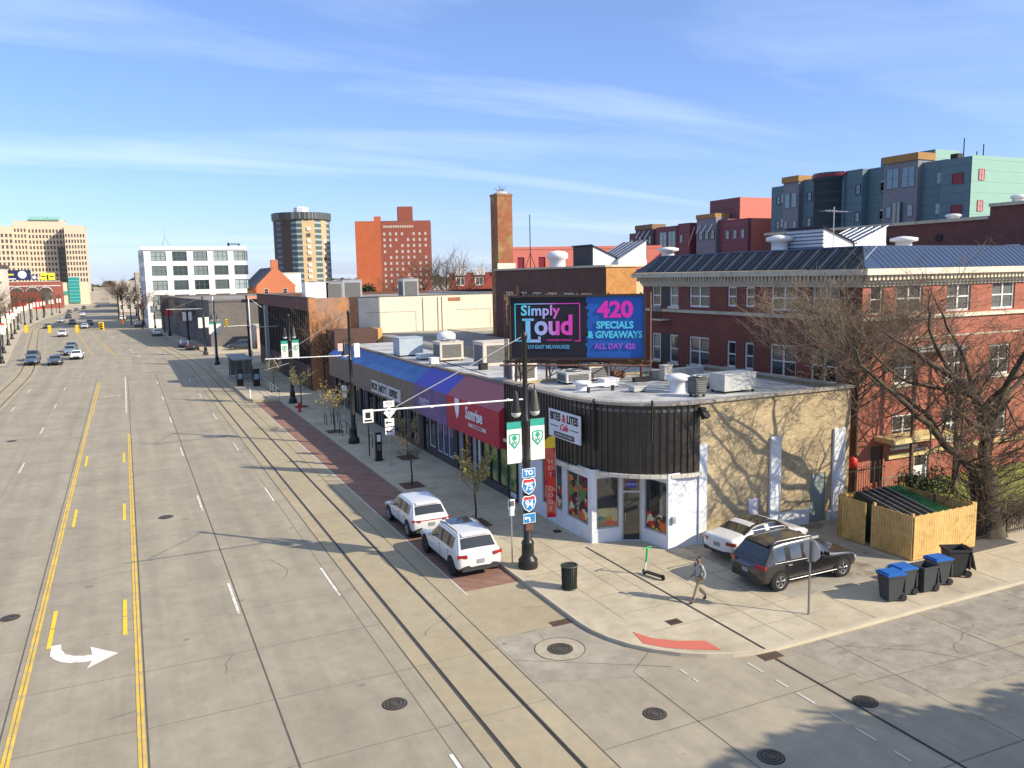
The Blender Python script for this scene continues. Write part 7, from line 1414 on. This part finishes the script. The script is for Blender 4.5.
# trees farther off
proto = small_tree('bare tree in front of the grey blank wall', 12.5, 196, 8, 'bare_tree', TWG, 1.1, None, 12, 2, 'bare trees along the right pavement', trunk_r=.14, n0=6)
for i, (x, y, s_, lb) in enumerate(((11, 176, 1.0, 'bare tree at the bend before the grey blank wall'), (8.4, 214, 1.15, 'bare tree covering the left end of the grey wall'), (4.0, 236, 1.25, 'bare tree at the loft building corner'), (1.5, 262, 1.4, 'dark bare tree left of the loft building'), (-.5, 285, 1.5, 'bare tree beyond the left side of the loft building'), (-2, 320, 1.6, 'bare tree far up the right pavement'), (-2, 360, 1.6, 'farthest bare tree on the right pavement'))):
    dup(proto, (x, y, 0), i*1.3, lb, scale=s_)
for i in range(22):
    y = 152+i*12; x = -18.4+sh(y)-(i % 3)*1.6
    dup(proto, (x-.8, y, 0), i*2.1, '%s small bare tree along the left pavement, counted from the camera' % ('1st 2nd 3rd 4th 5th 6th 7th 8th 9th 10th 11th 12th 13th 14th 15th 16th 17th 18th 19th 20th 21st 22nd'.split()[i]), 'bare trees along the left pavement', 1.05+.2*(i % 3))
for (x, y, s_, lb) in ((52, 150, 1.9, 'tall bare tree before the red brick tower foot'), (57.5, 152, 2.0, 'bare tree right of the tallest one above the cream wall'), (62.5, 154, 1.75, 'bare tree in front of the low red flats'), (46, 150, 1.45, 'low bare tree left of the group above the cream wall')):
    dup(proto, (x, y, 0), x, lb, 'bare trees behind the cream wall', s_)
# evergreen bits
def bush(name, lb, c, rad, m, n=900, leaf=.07, cat='shrub', seed=1, trunk=False, grp=None):
    rg = random.Random(seed); t = thing(name, lb, cat, (c[0], c[1], c[2]-rad[2]), grp); b = MB(); lobes = [Vector((rg.uniform(-.6, .6)*rad[0], rg.uniform(-.6, .6)*rad[1], rg.uniform(-.45, .6)*rad[2])) for _ in range(12)]
    for i in range(n):
        l = rg.choice(lobes); v = rv(rg)*(rg.random()**.4); p_ = Vector(c)+l+Vector((v.x*rad[0]*.5, v.y*rad[1]*.5, v.z*rad[2]*.45)); a_, b_ = rv(rg)*leaf, rv(rg)*leaf; b.add([p_-a_, p_+b_, p_+a_, p_-b_], [(0, 1, 2, 3)], m)
    b.build('crown' if trunk else 'foliage', t)
    if trunk: b = MB(); b.tube([(c[0], c[1], 0), (c[0], c[1], c[2])], [.3, .12], BARK, n=8); b.build('trunk', t)
    return t
EVG = mat('dark evergreen leaf', (.025, .045, .015), .7, var=.4); 
bush('evergreen_shrub', 'dark green evergreen shrub by the apartment steps', (37.0, 28.6, .9), (1.6, .9, .8), EVG, 2200, .06)
BRU = mat('brown brush', (.13, .10, .05), .9, var=.35)
hb = MB(); rg = random.Random(8)
for i in range(420):
    x = rg.uniform(32.6, 46); y = rg.uniform(23.0, 24.2); branch(hb, rg, Vector((x, y, 0)), Vector((rg.uniform(-.6, .6), rg.uniform(-.6, .6), 1)), rg.uniform(.8, 1.7), .012, 1, TWG, TWG, 3, .2, 3, .6)
tag(hb.build('bare_hedge', None, base=(39, 23.6, 0)), 'tangled bare hedge along the inside of the iron fence', 'hedge')
bush('evergreen_tree', 'dense evergreen tree across the side street', (25.6, -.5, 8.3), (4.4, 3.2, 3.3), EVG, 9000, .22, 'tree', 4, True)
bush('evergreen_tree', 'second dense evergreen across the side street', (31.6, .0, 7.8), (4.6, 3.6, 3.8), EVG, 9000, .22, 'tree', 6, True)
bush('roof_shrub', 'dark shrub rising in front of the orange tower slab', (40, 150, 9.6), (3.0, 1.5, 1.6), EVG, 1200, .16, seed=9)
# far treeline
rg = random.Random(21); ft = MB(); FT = mat('distant woods', (.09, .085, .06), .95, var=.3, scale=.02); FT2 = mat('distant roofs', (.30, .27, .24), .9, var=.3, scale=.02)
for i in range(900):
    x = rg.uniform(-900, 2600); y = 1500+rg.uniform(-250, 700)-abs(x)*.15; s_ = rg.uniform(8, 26); z = rg.uniform(0, 9); c = Vector((x, y, z)); a_, b_ = Vector((s_, 0, rg.uniform(-3, 3))), Vector((0, s_*.4, rg.uniform(4, 9)))
    ft.add([c-a_-Vector((0, 0, 8)), c+a_-Vector((0, 0, 8)), c+a_*.5+b_, c+Vector((0, 0, 12*rg.random())), c-a_*.6+b_*.8], [(0, 1, 2, 3, 4)], FT)
tag(ft.build('distant_woods'), 'hazy line of far woods and roofs on the horizon', 'woods', kind='stuff')
rb_ = MB()
for (x, y, w, h_, lb) in ((-30, 600, 16, 7, 0), (-8, 560, 14, 8, 0), (10, 620, 30, 9, 0), (-22, 760, 60, 9, 0)):
    t = plain('far_building', 'low far building %s' % {600: 'left of the avenue end', 560: 'right of the avenue end', 620: 'behind the right one at the avenue end', 760: 'closing the avenue vista'}[y], x, x+w, y, y+20, h_, FT2)
